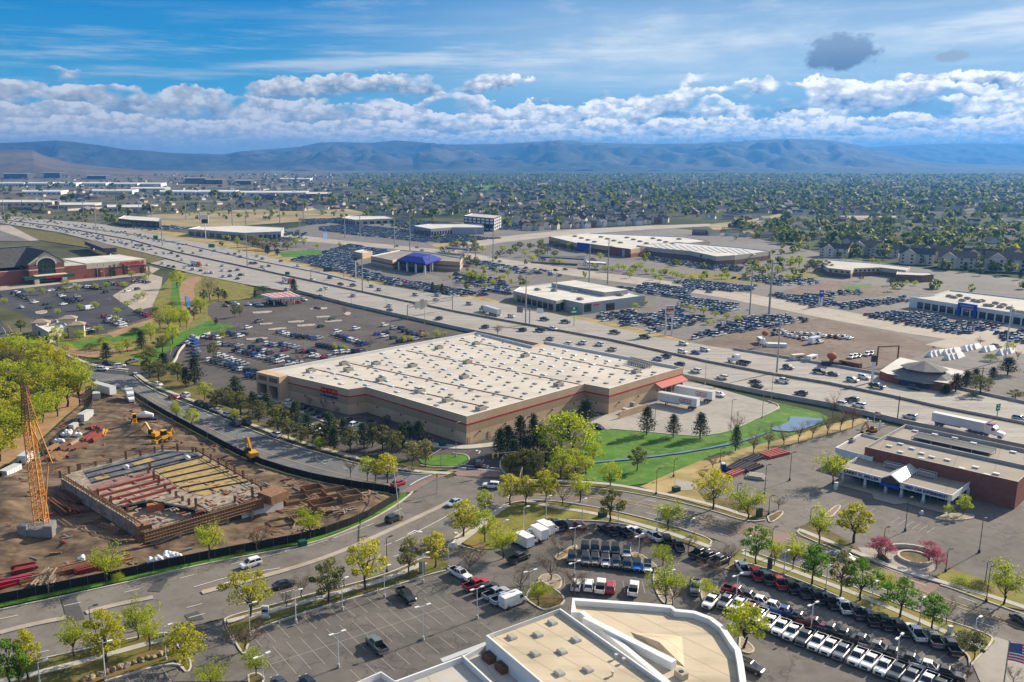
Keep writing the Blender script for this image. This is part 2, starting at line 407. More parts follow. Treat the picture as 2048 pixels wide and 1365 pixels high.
def freeway_mat():
    m = mat('motorway_concrete', (.4, .37, .33), .85, 0, .2); t = NT(m)
    p = t.mapv(t.pos(), -FWA, (1, 1, 1))
    s1 = t.noise(t.mapv(t.pos(), -FWA, (.012, .55, 1)), 1.0, 4, .6); s2 = t.noise(t.pos(), .08, 5, .6)
    q = t.n('ShaderNodeSeparateXYZ'); t.l(p, q.inputs[0])
    fr = t.math('FRACT', t.math('DIVIDE', q.outputs[0], 4.6)); joint = t.math('LESS_THAN', fr, .07)
    fr2 = t.math('FRACT', t.math('DIVIDE', q.outputs[1], 3.66)); joint2 = t.math('LESS_THAN', fr2, .06)
    c = t.ramp(t.math('ADD', t.math('MULTIPLY', s1, .7), t.math('MULTIPLY', s2, .3)), [(.36, (.235, .22, .197)), (.62, (.37, .345, .307))])
    c = t.mix(t.math('MULTIPLY', t.math('MAXIMUM', joint, t.math('MULTIPLY', joint2, .6)), .22), c, (.12, .11, .1))
    t.l(c, t.b.inputs['Base Color'])
a_, b_ = G(595, 585), G(1811, 850); FWA = math.atan2(b_[1] - a_[1], b_[0] - a_[0]); freeway_mat()
mat('line_white', (.62, .61, .58), .8); mat('line_worn', (.34, .33, .31), .85); mat('line_yellow', (.55, .36, .07), .8)
mat('red_kerb', (.42, .07, .05), .8)

# ---------------------------------------------------------------- ground sheets
def sheet(name, px, level, m, kind='structure', k=0, z=None, world=False):
    pts = list(px) if world else [G(*p) for p in px]
    if k: pts = smooth(pts + [pts[0]], k)[:-1]
    z = level * .02 if z is None else z
    from mathutils.geometry import tessellate_polygon
    mb = MB(); v = [Vector((x, y, z)) for x, y in pts]
    tri = tessellate_polygon([v]); vs = [tuple(p) for p in v]; fs = []
    for a, b, c in tri:
        A, B, C = v[a], v[b], v[c]
        fs.append((a, b, c) if (B - A).cross(C - A).z > 0 else (a, c, b))
    mb.add(vs, fs); o = mb.obj(name, m); o['kind'] = kind; return o
def line(px, k=2, world=False):
    pts = list(px) if world else [G(*p) for p in px]
    return smooth(pts, k) if k else pts
g = MB(); S = 24000.0
xs = [-S, -6000, -2000, -600, 0, 600, 2000, 6000, S]; ys = [-60, 150, 400, 900, 2000, 4500, 9000, 24000]
vs = [(x, y, 0) for y in ys for x in xs]; n = len(xs)
g.add(vs, [(j * n + i, j * n + i + 1, (j + 1) * n + i + 1, (j + 1) * n + i) for j in range(len(ys) - 1) for i in range(n - 1)])
struct(g.obj('ground', 'valley_ground'))

# near ground
sheet('parking_lot', [(-200, 1365), (-80, 1330), (180, 1368), (345, 1300), (448, 1250), (640, 1208), (850, 1142), (905, 1110), (1000, 1052), (1100, 1030), (1240, 1045), (1440, 1100), (1480, 1118), (1740, 1225), (1960, 1330), (2300, 1290), (2500, 1700), (-300, 1700)], 1, 'asphalt_old')
sheet('parking_lot', [(1390, 985), (1470, 930), (1570, 893), (1680, 862), (1720, 840), (2300, 960), (2300, 1330), (2048, 1240), (1920, 1178), (1600, 1074), (1490, 1040)], 1, 'asphalt_lot')
sheet('parking_lot', [(395, 650), (417, 606), (520, 597), (596, 588), (912, 662), (1370, 760), (1530, 806), (1560, 815), (1490, 850), (1440, 872), (1330, 876), (1180, 866), (1050, 905), (960, 905), (900, 930), (700, 905), (560, 860), (455, 812), (372, 748), (345, 715)], 1, 'asphalt_store')
sheet('parking_lot', [(1215, 860), (1180, 845), (1325, 775), (1369, 758), (1530, 804), (1568, 815), (1505, 845), (1465, 865), (1400, 874), (1340, 870)], 2, 'concrete_apron')
sheet('parking_lot', [(0, 580), (150, 562), (300, 548), (332, 556), (318, 690), (280, 690), (215, 680), (180, 660), (70, 640), (15, 618), (-60, 600)], 1, 'asphalt_dark')
sheet('path', [(225, 592), (300, 548), (325, 555), (318, 612), (270, 622), (250, 610)], 2, 'concrete_tan')
sheet('path', [(0, 573), (150, 555), (300, 533), (320, 538), (300, 550), (150, 565), (0, 582)], 3, 'concrete_tan')
sheet('road', [(-60, 618), (0, 640), (40, 690), (70, 720), (150, 735), (205, 722), (300, 738), (262, 748), (250, 752), (190, 765), (130, 752), (60, 742), (-80, 690)], 3, 'asphalt_dark')
sheet('road', [(40, 690), (70, 710), (130, 733), (210, 748), (268, 752), (290, 772), (335, 795), (400, 818), (470, 848), (560, 884), (640, 908), (740, 935), (830, 951), (900, 952), (870, 975), (800, 990), (770, 984), (700, 972), (600, 952), (500, 921), (400, 868), (315, 822), (262, 788), (205, 762), (130, 748), (20, 725)], 4, 'asphalt_blue', k=1)
sheet('road', [(305, 738), (320, 712), (360, 690), (410, 668), (480, 652), (482, 662), (430, 675), (372, 702), (345, 722), (330, 745), (300, 752), (262, 748)], 5, 'asphalt_dark')
sheet('road', [(0, 1222), (125, 1195), (262, 1165), (375, 1137), (512, 1110), (625, 1090), (725, 1050), (780, 1020), (812, 1000), (830, 985), (870, 965), (915, 952), (960, 940), (1010, 958), (1060, 972), (1010, 1010), (940, 1050), (907, 1085), (845, 1117), (790, 1145), (700, 1172), (635, 1187), (550, 1211), (450, 1237), (335, 1266), (250, 1282), (175, 1300), (75, 1322), (-30, 1348), (-200, 1390), (-200, 1270)], 5, 'asphalt_road', k=1)
sheet('road', [(1000, 962), (1100, 972), (1200, 977), (1325, 998), (1425, 1023), (1500, 1046), (1590, 1071), (1680, 1105), (1760, 1140), (1901, 1178), (2001, 1215), (2200, 1280), (2200, 1350), (2048, 1295), (1986, 1275), (1906, 1247), (1831, 1225), (1740, 1187), (1575, 1130), (1510, 1111), (1430, 1080), (1325, 1047), (1200, 1017), (1100, 1002), (1000, 1004)], 6, 'asphalt_road')
sheet('road', [(905, 950), (940, 905), (960, 895), (990, 893), (1030, 898), (1003, 918), (1000, 940), (1020, 958), (960, 960)], 6, 'asphalt_dark')
# brick bands of the crossings
sheet('path', [(800, 987), (812, 978), (900, 941), (925, 940), (860, 965), (826, 986)], 8, 'brick_paving')
sheet('path', [(905, 944), (1000, 940), (1020, 950), (1010, 956), (915, 953)], 8, 'brick_paving')
sheet('path', [(1024, 952), (1062, 962), (1042, 1004), (1012, 1006), (1030, 985)], 8, 'brick_paving')
sheet('path', [(1500, 1046), (1570, 1068), (1590, 1072), (1560, 1090), (1470, 1063)], 8, 'brick_paving')
sheet('path', [(1720, 1120), (1800, 1150), (1880, 1172), (1860, 1192), (1760, 1150), (1700, 1130)], 8, 'brick_paving')
sheet('path', [(1715, 1095), (1760, 1098), (1800, 1105), (1855, 1110), (1875, 1135), (1850, 1160), (1800, 1150), (1735, 1120)], 4, 'concrete_apron', k=1)
# driveways
sheet('road', [(345, 1266), (450, 1240), (470, 1290), (492, 1330), (500, 1365), (345, 1365), (375, 1320)], 7, 'asphalt_old')
sheet('road', [(845, 1117), (907, 1085), (960, 1102), (900, 1140)], 7, 'asphalt_old')
sheet('road', [(1430, 1082), (1482, 1098), (1460, 1118), (1410, 1100)], 7, 'asphalt_old')
sheet('road', [(1990, 1275), (2100, 1310), (2100, 1400), (1960, 1365), (1945, 1330), (1960, 1300)], 7, 'concrete_apron')
for q in ([(121, 1198), (150, 1193), (166, 1228), (170, 1240), (135, 1245)], [(295, 1184), (310, 1165), (342, 1152), (320, 1186)], [(369, 1232), (395, 1224), (408, 1240), (378, 1246)]):
    sheet('road', q, 9, 'asphalt_patch_shade')
# verges and lawns
LW = 9
verge = [
 ('lawn', [(1180, 868), (1200, 859), (1275, 864), (1362, 872), (1407, 874), (1460, 864), (1500, 845), (1545, 825), (1567, 815), (1540, 804), (1575, 811), (1660, 832), (1650, 850), (1560, 880), (1470, 902), (1412, 918), (1350, 944), (1280, 975), (1200, 966), (1150, 958), (1165, 905)], 'lawn_green', 1),
 ('lawn', [(835, 918), (872, 912), (905, 910), (935, 912), (938, 925), (915, 934), (870, 932), (845, 930)], 'lawn_green', 1),
 ('lawn', [(1000, 940), (1003, 920), (1030, 900), (1110, 905), (1180, 920), (1165, 958), (1060, 958), (1020, 957)], 'verge_dark', 1),
 ('lawn', [(1280, 975), (1350, 944), (1412, 918), (1470, 902), (1560, 880), (1650, 852), (1720, 838), (1740, 842), (1690, 862), (1560, 896), (1470, 932), (1395, 984), (1480, 1010), (1490, 1034), (1420, 1016), (1340, 994)], 'golden_grass', 0),
 ('lawn', [(1420, 1016), (1395, 984), (1480, 1010), (1530, 1020), (1530, 1038), (1492, 1044)], 'bed_plants', 0),
 ('verge', [(1030, 975), (1200, 968), (1325, 992), (1500, 1040), (1490, 1044), (1425, 1021), (1325, 996), (1200, 975), (1100, 970)], 'verge_dark', 0),
 ('verge', [(955, 1100), (905, 1080), (915, 1070), (960, 1050), (1015, 1015), (1050, 1008), (1100, 1005), (1200, 1019), (1325, 1050), (1428, 1084), (1405, 1100), (1300, 1062), (1240, 1045), (1160, 1040), (1080, 1040), (1020, 1085), (985, 1100)], 'verge_grass', 0),
 ('verge', [(452, 1238), (550, 1213), (635, 1189), (700, 1174), (790, 1147), (845, 1119), (875, 1112), (900, 1125), (895, 1140), (850, 1150), (790, 1172), (640, 1215), (560, 1240), (495, 1262), (500, 1290), (492, 1312), (478, 1300), (460, 1265)], 'verge_dark', 0),
 ('verge', [(-30, 1365), (-20, 1345), (75, 1324), (175, 1302), (250, 1284), (338, 1266), (345, 1272), (362, 1295), (385, 1330), (375, 1345), (350, 1322), (200, 1365), (-30, 1400)], 'verge_dark', 0),
 ('verge', [(1482, 1100), (1575, 1131), (1740, 1188), (1831, 1226), (1906, 1248), (1984, 1276), (1990, 1285), (1965, 1310), (1940, 1333), (1935, 1310), (1905, 1290), (1740, 1222), (1640, 1175), (1540, 1140), (1500, 1130), (1470, 1145), (1448, 1138)], 'verge_grass', 0),
 ('verge', [(1590, 1071), (1600, 1058), (1625, 1050), (1700, 1088), (1720, 1105), (1690, 1108)], 'verge_dark', 0),
 ('verge', [(1868, 1152), (1905, 1140), (2000, 1170), (2060, 1195), (2060, 1225), (2001, 1214), (1901, 1177)], 'verge_grass', 0),
 ('verge', [(1600, 1056), (1625, 1043), (1700, 1085), (1695, 1090), (1640, 1068)], 'bed_plants', 0),
 ('verge', [(300, 755), (325, 742), (372, 756), (455, 815), (560, 862), (700, 908), (830, 935), (905, 940), (830, 947), (740, 930), (640, 902), (560, 876), (470, 840), (400, 810), (335, 785), (290, 765)], 'verge_dark', 0),
 ('verge', [(0, 1205), (250, 1152), (390, 1124), (512, 1100), (625, 1078), (715, 1040), (770, 1008), (800, 990), (815, 985), (808, 1000), (780, 1018), (725, 1047), (625, 1086), (512, 1107), (262, 1161), (0, 1217)], 'lawn_green', 0),
 ('lawn', [(300, 625), (330, 560), (360, 545), (420, 548), (510, 575), (505, 600), (415, 605), (416, 640), (470, 656), (400, 672), (330, 700), (300, 735), (215, 725), (95, 690), (120, 670), (215, 672), (318, 640)], 'verge_grass', 1),
 ('lawn', [(418, 642), (475, 655), (410, 668), (350, 694), (310, 725), (245, 725), (300, 700), (350, 672)], 'lawn_green', 0),
 ('lawn', [(110, 690), (210, 675), (300, 648), (310, 655), (270, 680), (160, 698)], 'lawn_green', 0),
 ('lawn', [(345, 560), (375, 556), (368, 610), (360, 620), (340, 610)], 'lawn_green', 0),
 ('lawn', [(385, 562), (425, 552), (508, 576), (500, 598), (418, 600), (395, 585)], 'verge_grass', 0),
 ('path', [(215, 668), (310, 636), (318, 640), (228, 676)], 'creek_mud', 0),
 ('path', [(358, 580), (365, 562), (395, 552), (408, 560), (385, 572), (392, 600), (388, 640), (375, 650), (362, 610)], 'creek_mud', 1),
 ('path', [(95, 692), (200, 705), (270, 690), (268, 702), (200, 720), (110, 705)], 'creek_mud', 1),
 ('path', [(-120, 900), (0, 905), (60, 850), (130, 790), (165, 770), (187, 765), (185, 790), (130, 835), (60, 900), (0, 940), (-120, 960)], 'creek_mud', 0),
 ('path', [(1350, 962), (1385, 965), (1400, 978), (1370, 985), (1350, 978)], 'concrete_apron', 1),
]
for i, (nm, q, m_, k_) in enumerate(verge): sheet(nm, q, LW + i * .15, m_, k=k_)
for q, m_ in (([(1580, 836), (1620, 838), (1650, 842), (1640, 850), (1590, 867), (1548, 864), (1540, 860), (1557, 855), (1577, 847)], 'pond_water'), ([(1548, 862), (1540, 866), (1490, 886), (1390, 906), (1280, 920.5), (1200, 927.5), (1150, 932.5), (1150, 930.5), (1200, 925.5), (1280, 918), (1390, 903), (1487, 883)], 'pond_water'), ([(371, 594), (375, 592), (381, 605), (380, 620), (376, 621), (372, 606)], 'pond_water')):
    sheet('water', q, 24, m_, k=1)

# pavements, kerbs
SW = MB()
for q, w_ in (([(1050, 1003), (1100, 1015), (1200, 1030), (1320, 1062), (1420, 1096)], 1.6), ([(1015, 1012), (985, 1030), (960, 1055), (900, 1098)], 1.8), ([(850, 1127), (790, 1155), (700, 1182), (640, 1197), (550, 1222), (455, 1246)], 1.5), ([(340, 1278), (250, 1302), (150, 1330), (40, 1357), (-60, 1380)], 1.5),
    ([(1485, 1108), (1575, 1140), (1680, 1178), (1780, 1218), (1880, 1262), (1965, 1298)], 1.5), ([(1060, 963), (1200, 966), (1330, 989), (1430, 1013), (1500, 1036)], 1.6), ([(1600, 1062), (1680, 1094), (1740, 1118), (1800, 1142), (1890, 1168), (2000, 1200), (2100, 1235)], 1.6),
    ([(270, 746), (300, 770), (400, 808), (470, 838), (560, 872), (640, 897), (740, 925), (830, 945), (900, 948)], 1.6), ([(95, 692), (120, 705), (175, 728), (210, 735), (255, 740)], 1.6), ([(530, 792), (560, 803), (640, 838), (700, 858), (790, 875), (870, 893), (930, 897), (990, 890)], 3.5)):
    SW.path(line(q), w_, 0, .272)
struct(SW.obj('pavement', 'sidewalk_concrete'))
KB = MB()
for q in ([(0, 1222), (125, 1195), (262, 1165), (375, 1137), (512, 1110), (625, 1090), (725, 1050), (780, 1020), (815, 995), (825, 985)], [(-30, 1348), (75, 1322), (175, 1300), (250, 1282), (335, 1266), (344, 1275), (372, 1318)], [(468, 1290), (450, 1247), (450, 1237), (550, 1211), (635, 1187), (700, 1172), (790, 1145), (845, 1117), (860, 1118)], [(960, 1104), (907, 1090), (907, 1083), (940, 1055), (1000, 1015), (1040, 1003), (1100, 1002), (1200, 1017), (1325, 1047), (1425, 1080), (1420, 1092)],
    [(1484, 1105), (1490, 1101), (1575, 1130), (1740, 1187), (1831, 1225), (1906, 1247), (1980, 1272), (1988, 1284), (1940, 1334)], [(1060, 970), (1200, 977), (1325, 998), (1425, 1023), (1495, 1046), (1530, 1042)], [(1600, 1060), (1592, 1070), (1680, 1105), (1720, 1120)], [(1880, 1172), (1901, 1178), (2001, 1215), (2100, 1250)], [(900, 950), (830, 951), (740, 935), (640, 908), (560, 884), (470, 848), (400, 818), (335, 795), (290, 772), (268, 752)],
    [(840, 932), (870, 936), (915, 936), (940, 925), (936, 911), (905, 908)], [(1022, 958), (1000, 940), (1000, 922), (1015, 905)], [(496, 1290), (490, 1313), (478, 1300), (452, 1250)], [(1220, 859), (1280, 864), (1360, 872), (1407, 874), (1460, 864), (1500, 845), (1567, 815), (1536, 803)],
    [(100, 692), (130, 710), (180, 732), (215, 740), (255, 745)], [(496, 1275), (500, 1266), (560, 1243), (640, 1218), (790, 1174), (850, 1153), (892, 1143)], [(372, 1346), (350, 1324), (210, 1365)], [(1450, 1140), (1480, 1124), (1545, 1143), (1640, 1178), (1740, 1225), (1905, 1293), (1938, 1312), (1940, 1334)], [(1000, 1105), (1025, 1085), (1085, 1042), (1160, 1042), (1240, 1047), (1300, 1064), (1360, 1085), (1370, 1105)]):
    KB.path(line(q), .35, 0, .32)
struct(KB.obj('kerb', 'kerb_concrete'))
ME = MB()
for q, w_ in (([(0, 1268), (60, 1252), (132, 1238)], 1.5), ([(172, 1228), (230, 1212), (306, 1197)], 1.5), ([(404, 1188), (500, 1163), (600, 1135), (690, 1103), (780, 1062), (860, 1025), (905, 1003)], 1.4)):
    L_, R_ = offs(line(q), w_); ME.path(line(q), w_, 0, .30)
struct(ME.obj('kerb', 'concrete_tan'))
# planted islands in the car parks
IS = MB(); ISB = MB()
def island(px, m_='stony_bed', k=2):
    pts = smooth([G(*p) for p in px] + [G(*px[0])], k)[:-1]
    IS.path(pts, .3, 0, .24, closed=True); sheet('flower_bed', pts, 0, m_, z=.19, world=True)
island([(1077, 1160), (1085, 1150), (1112, 1150), (1124, 1160), (1120, 1178), (1110, 1180)])
island([(1080, 1162), (1090, 1165), (1140, 1203), (1093, 1223), (1078, 1218), (1045, 1195)], 'bed_plants')
island([(1110, 1115), (1150, 1090), (1156, 1096), (1118, 1125)], 'golden_grass'); island([(1262, 1108), (1275, 1106), (1310, 1130), (1318, 1142), (1300, 1135), (1270, 1122)], 'golden_grass')
island([(1400, 1165), (1415, 1160), (1440, 1168), (1425, 1188), (1405, 1212)]); island([(1480, 1275), (1495, 1285), (1510, 1300), (1500, 1310), (1478, 1302)])
island([(1535, 1035), (1562, 1022), (1568, 1028), (1540, 1050)], 'bed_plants'); island([(1645, 1035), (1672, 1012), (1684, 1012), (1665, 1034), (1655, 1037)], 'brick_paving'); island([(1870, 1038), (1900, 1028), (1945, 1030), (1950, 1038), (1900, 1043)])
island([(497, 1352), (515, 1347), (527, 1355), (525, 1375), (498, 1375)], 'bed_plants'); island([(360, 1325), (366, 1310), (376, 1310), (384, 1335), (372, 1350)], 'bed_plants')
island([(1310, 1135), (1330, 1160), (1350, 1200), (1340, 1212), (1322, 1205), (1305, 1165)])
for q in ([(505, 625), (545, 622), (538, 626), (508, 629)], [(537, 659), (570, 655), (574, 658), (538, 662)], [(576, 644), (608, 641), (606, 645), (578, 647)], [(595, 651), (630, 648), (628, 652), (596, 655)], [(650, 643), (682, 640), (684, 643), (652, 646)], [(620, 618), (655, 615), (652, 619), (622, 621)], [(632, 634), (660, 632), (658, 635), (634, 637)], [(687, 628), (697, 624), (702, 628), (692, 632)], [(520, 648), (545, 646), (543, 649), (521, 651)], [(493, 678), (535, 675), (533, 679), (494, 682)], [(70, 625), (92, 620), (95, 626), (75, 630)], [(265, 598), (290, 592), (292, 600), (272, 606)]):
    island(q, 'concrete_tan', 1)
struct(IS.obj('kerb', 'kerb_concrete'))

# motorway
def fw(px): return [G(*p) for p in px]
NEAR = [(-250, 408), (0, 447), (120, 466), (225, 492), (330, 517), (450, 550), (595, 585), (700, 612), (912, 659), (1068, 692), (1368, 757), (1527, 790), (1661, 815), (1811, 850), (2048, 900), (2500, 995)]
FARE = [(-250, 402), (0, 432), (200, 449), (400, 487), (525, 512), (612, 535), (750, 570), (900, 594), (1025, 612), (1140, 637), (1325, 680), (1467, 702), (1590, 722), (1718, 745), (1911, 780), (2048, 810), (2500, 905)]
MEDI = [(-250, 405), (0, 440), (112, 454), (262, 481), (350, 505), (512, 540), (725, 586), (912, 626), (1060, 653), (1222, 683), (1412, 726), (1536, 750), (1661, 771), (1786, 797), (1873, 817), (2048, 851), (2500, 945)]
sheet('motorway', NEAR + FARE[::-1], 26, 'motorway_concrete')
sheet('motorway', [(300, 528), (330, 520), (520, 566), (640, 596), (596, 588), (500, 572), (400, 552)], 25, 'motorway_concrete')
sheet('motorway', [(0, 452), (20, 452), (78, 482), (60, 483), (0, 462)], 25, 'concrete_tan')
sheet('road', [(-100, 455), (0, 455), (15, 453), (80, 482), (60, 484), (0, 484), (-100, 480)], 24, 'asphalt_lot')
sheet('verge', [(15, 453), (100, 466), (225, 493), (330, 518), (300, 528), (200, 500), (80, 482)], 24, 'verge_dark')
for pts, c in ((MEDI, 0),):
    sheet('motorway', offs(fw(MEDI), 6)[0] + offs(fw(MEDI), 6)[1][::-1], 27, 'asphalt_patch_shade', world=True)  # dark median band: barrier shadow painted together with the dark shoulders
mottled('barrier_concrete', (.33, .31, .28), (.45, .42, .38), .3)
def wallrun(name, px, w_, h, m, label, cat, z0=0, w2=None):
    mb = MB(); mb.path(fw(px), w_, z0, h); return tag(mb.obj(name, m), label, cat)
wallrun('barrier', MEDI, .7, 1.35, 'barrier_concrete', 'long concrete median barrier dividing the two motorway carriageways', 'barrier')
wallrun('barrier', NEAR[6:], .5, 1.7, 'barrier_concrete', 'concrete barrier wall along the warehouse side of the motorway', 'barrier')
wallrun('barrier', FARE[11:], .5, 1.5, 'barrier_concrete', 'concrete parapet along the far motorway edge beside the brown dirt lot', 'barrier')
wallrun('barrier', [(150, 455), (262, 470), (375, 492), (512, 523), (640, 548), (712, 566)], .6, 1.2, 'barrier_concrete', 'shorter concrete barrier between the far motorway lanes', 'barrier')
MK = MB()
def lerp(pa, pb, t):
    n_ = 60; A, B = resample(pa, n_), resample(pb, n_); return [(a[0] + (b[0] - a[0]) * t, a[1] + (b[1] - a[1]) * t) for a, b in zip(A, B)]
def resample(pts, n_):
    L = [0]
    for a, b in zip(pts, pts[1:]): L.append(L[-1] + math.hypot(b[0] - a[0], b[1] - a[1]))
    out = []
    for i in range(n_):
        d = L[-1] * i / (n_ - 1); k = max(0, min(len(pts) - 2, np.searchsorted(L, d) - 1)); s = (d - L[k]) / ((L[k + 1] - L[k]) or 1)
        out.append((pts[k][0] + (pts[k + 1][0] - pts[k][0]) * s, pts[k][1] + (pts[k + 1][1] - pts[k][1]) * s))
    return out
def dashes(pts, w_, dash, gap, z, m=0):
    for x, y, h in along(pts, dash + gap):
        c_, s_ = math.cos(h), math.sin(h); e = (x + c_ * dash, y + s_ * dash); nx, ny = -s_ * w_ / 2, c_ * w_ / 2
        MK.quad((x - nx, y - ny, z), (e[0] - nx, e[1] - ny, z), (e[0] + nx, e[1] + ny, z), (x + nx, y + ny, z), m=m)
def solid(pts, w_, z, m=0):
    L_, R_ = offs(pts, w_)
    for i in range(len(pts) - 1): MK.quad((*R_[i], z), (*R_[i + 1], z), (*L_[i + 1], z), (*L_[i], z), m=m)
A_, M_, F_ = fw(NEAR[3:]), fw(MEDI[2:]), fw(FARE[2:])
for pa, pb in ((A_, M_), (M_, F_)):
    for t_ in (.14, .9): solid(lerp(pa, pb, t_), .22, .56, 1 if t_ > .5 and pa is A_ else 0)
    for t_ in (.3, .45, .6, .75): dashes(lerp(pa, pb, t_), .2, 3, 9, .56)
# street markings
def mk(px, w_=.16, m=0, dash=None, z=.2):
    pts = line(px)
    if dash: dashes(pts, w_, dash[0], dash[1], z, m)
    else: solid(pts, w_, z, m)
mk([(60, 1312), (175, 1285), (340, 1248), (480, 1210), (640, 1168), (780, 1120), (870, 1078)], dash=(3, 6)); mk([(150, 1275), (300, 1237), (440, 1200), (520, 1180)], dash=(3, 7))
mk([(0, 1240), (262, 1186), (500, 1120), (700, 1072), (800, 1020)], dash=(3, 8)); mk([(388, 1176), (470, 1152), (560, 1138)], .2); mk([(520, 1118), (640, 1088), (740, 1052)], .14); mk([(790, 1085), (850, 1058), (915, 1022)], .2); mk([(700, 1122), (790, 1085)], .2, dash=(2, 3))
mk([(410, 1189), (500, 1165), (600, 1137), (690, 1105), (780, 1064), (860, 1027)], .18, 1); mk([(404, 1183), (500, 1158), (600, 1131), (690, 1099), (780, 1058), (860, 1021)], .18, 1)
mk([(1060, 990), (1200, 997), (1330, 1023), (1450, 1058), (1540, 1088), (1650, 1125), (1800, 1175), (2048, 1262)], .16, 1); mk([(1060, 986), (1200, 992), (1330, 1017), (1450, 1052), (1540, 1082), (1650, 1118), (1800, 1168), (2048, 1255)], .16, 1)
mk([(1080, 978), (1200, 985), (1330, 1008), (1450, 1040), (1560, 1074), (1700, 1122), (1850, 1172), (2048, 1240)], .14, dash=(3, 6)); mk([(1080, 996), (1200, 1007), (1330, 1035), (1450, 1072), (1560, 1108), (1700, 1158), (1850, 1208), (2048, 1278)], .14, dash=(3, 6))
mk([(280, 775), (400, 838), (520, 890), (640, 928), (780, 958)], .14, dash=(3, 6)); mk([(270, 780), (400, 850), (520, 903), (640, 940), (780, 972)], .14, 1); mk([(290, 770), (410, 830), (530, 880), (650, 918), (790, 948)], .14, dash=(3, 6))
mk([(5, 655), (28, 690), (60, 712)], .15); mk([(15, 650), (38, 685), (70, 706)], .15, 1)
mk([(820, 972), (840, 960), (880, 945)], .35); mk([(915, 936), (1000, 944)], .35); mk([(922, 931), (1005, 939)], .35); mk([(1036, 962), (1016, 998)], .35); mk([(958, 936), (968, 920)], .15)
mk([(322, 715), (330, 700)], .15); mk([(340, 712), (345, 695)], .15, 1)
def arrow(x, y, dx, dy, s=1.0, z=.21, turn=1):
    p = G(x, y); q = G(x + dx, y + dy); h = math.atan2(q[1] - p[1], q[0] - p[0]); c_, s_ = math.cos(h), math.sin(h)
    T = lambda u, v: (p[0] + (u * c_ - v * s_) * s, p[1] + (u * s_ + v * c_) * s, z)
    MK.quad(T(-1.6, -.12), T(.6, -.12), T(.6, .12), T(-1.6, .12)); MK.quad(T(.3, .1 * turn), T(.55, .1 * turn), T(.75, .9 * turn), T(.5, .9 * turn)); MK.quad(T(.1, .85 * turn), T(1.2, .85 * turn), T(.75, 1.6 * turn))
arrow(446, 1170, -40, 12, 1.3); arrow(826, 1065, 30, -16, 1.3, turn=-1); arrow(640, 924, 30, 10, 1.2); arrow(976, 934, 4, -12, 1.2); arrow(960, 905, 8, -12, 1.1); arrow(917, 1072, 18, -12, 1.1)
# parking bays
def bays(a, b, n_, depth, z=.05, m=2, w_=.10, both=False, skew=0):
    A, B = G(*a), G(*b); dx, dy = B[0] - A[0], B[1] - A[1]; L = math.hypot(dx, dy); ux, uy = dx / L, dy / L; nx, ny = -uy, ux
    for i in range(n_ + 1):
        x, y = A[0] + dx * i / n_, A[1] + dy * i / n_
        solid([(x, y), (x + nx * depth + ux * skew, y + ny * depth + uy * skew)], w_, z, m)
        if both: solid([(x, y), (x - nx * depth + ux * skew, y - ny * depth + uy * skew)], w_, z, m)
    if both: solid([A, B], w_, z, m)
bays((500, 1268), (890, 1146), 16, -5.4); bays((540, 1330), (900, 1212), 14, 5.2, both=True); bays((700, 1340), (960, 1245), 9, -4.5)
bays((230, 1362), (345, 1326), 5, -5.2); bays((1440, 1240), (1720, 1330), 12, 5.4); bays((1500, 1135), (1930, 1312), 19, -5.8); bays((1120, 1092), (1290, 1112), 9, -5.4); bays((1130, 1180), (1290, 1188), 8, 5.2); bays((1200, 1052), (1360, 1090), 8, -5.4)
bays((1690, 1000), (1750, 1018), 4, -5); bays((1800, 1035), (1870, 1055), 5, -5); bays((1420, 985), (1590, 925), 11, 5)
# warehouse car park
for a, b, n_ in (((430, 700), (640, 757), 17), ((470, 680), (700, 742), 20), ((500, 662), (780, 728), 24), ((540, 645), (830, 712), 26), ((560, 628), (870, 696), 28), ((600, 615), (890, 680), 28)):
    bays(a, b, n_, 5.3, both=True, z=.06)
bays((375, 690), (430, 668), 6, -5, z=.06); bays((1250, 800), (1330, 775), 8, -5, z=.09); bays((1235, 838), (1300, 820), 6, -5, z=.09); bays((1290, 845), (1380, 870), 9, 5, z=.09); bays((1310, 812), (1420, 838), 11, 5, z=.09); bays((1400, 762), (1480, 782), 9, 5, z=.09)
bays((540, 800), (720, 868), 20, -5, z=.06); bays((600, 868), (770, 905), 14, 5, z=.06)
for a, b, n_ in (((30, 610), (150, 580), 13), ((90, 628), (220, 596), 13), ((60, 600), (240, 560), 18)): bays(a, b, n_, 5, both=True, z=.06)
struct(MK.obj('road_markings', ['line_white', 'line_yellow', 'line_worn']))

# beyond the motorway
sheet('parking_lot', [(500, 470), (700, 438), (940, 446), (1060, 462), (1300, 452), (1480, 470), (1700, 520), (2100, 565), (2300, 640), (2300, 880), (2048, 812), (1718, 747), (1467, 704), (1325, 682), (1140, 639), (900, 596), (750, 572), (560, 514)], 0, 'lot_far', z=.03)
sheet('parking_lot', [(700, 505), (900, 560), (930, 575), (1020, 590), (1000, 560), (900, 535), (780, 505)], 0, 'asphalt_lot', z=.06)
sheet('road', [(400, 470), (520, 462), (690, 482), (900, 501), (1025, 521), (1150, 539), (1300, 558), (1450, 579), (1625, 612), (1786, 640), (1911, 657), (2048, 688), (2200, 725), (2200, 750), (2048, 709), (1911, 682), (1786, 663), (1625, 633), (1450, 597), (1300, 573), (1150, 553), (1025, 533), (900, 509), (690, 490), (500, 474)], 0, 'concrete_tan', z=.10)
sheet('road', [(880, 495), (1000, 474), (1130, 461), (1290, 452), (1420, 448), (1420, 453), (1290, 460), (1130, 471), (1000, 486), (920, 503)], 0, 'concrete_tan', z=.10)
sheet('road', [(1700, 560), (1850, 575), (2048, 590), (2048, 600), (1850, 585), (1700, 568)], 0, 'lot_far', z=.13)
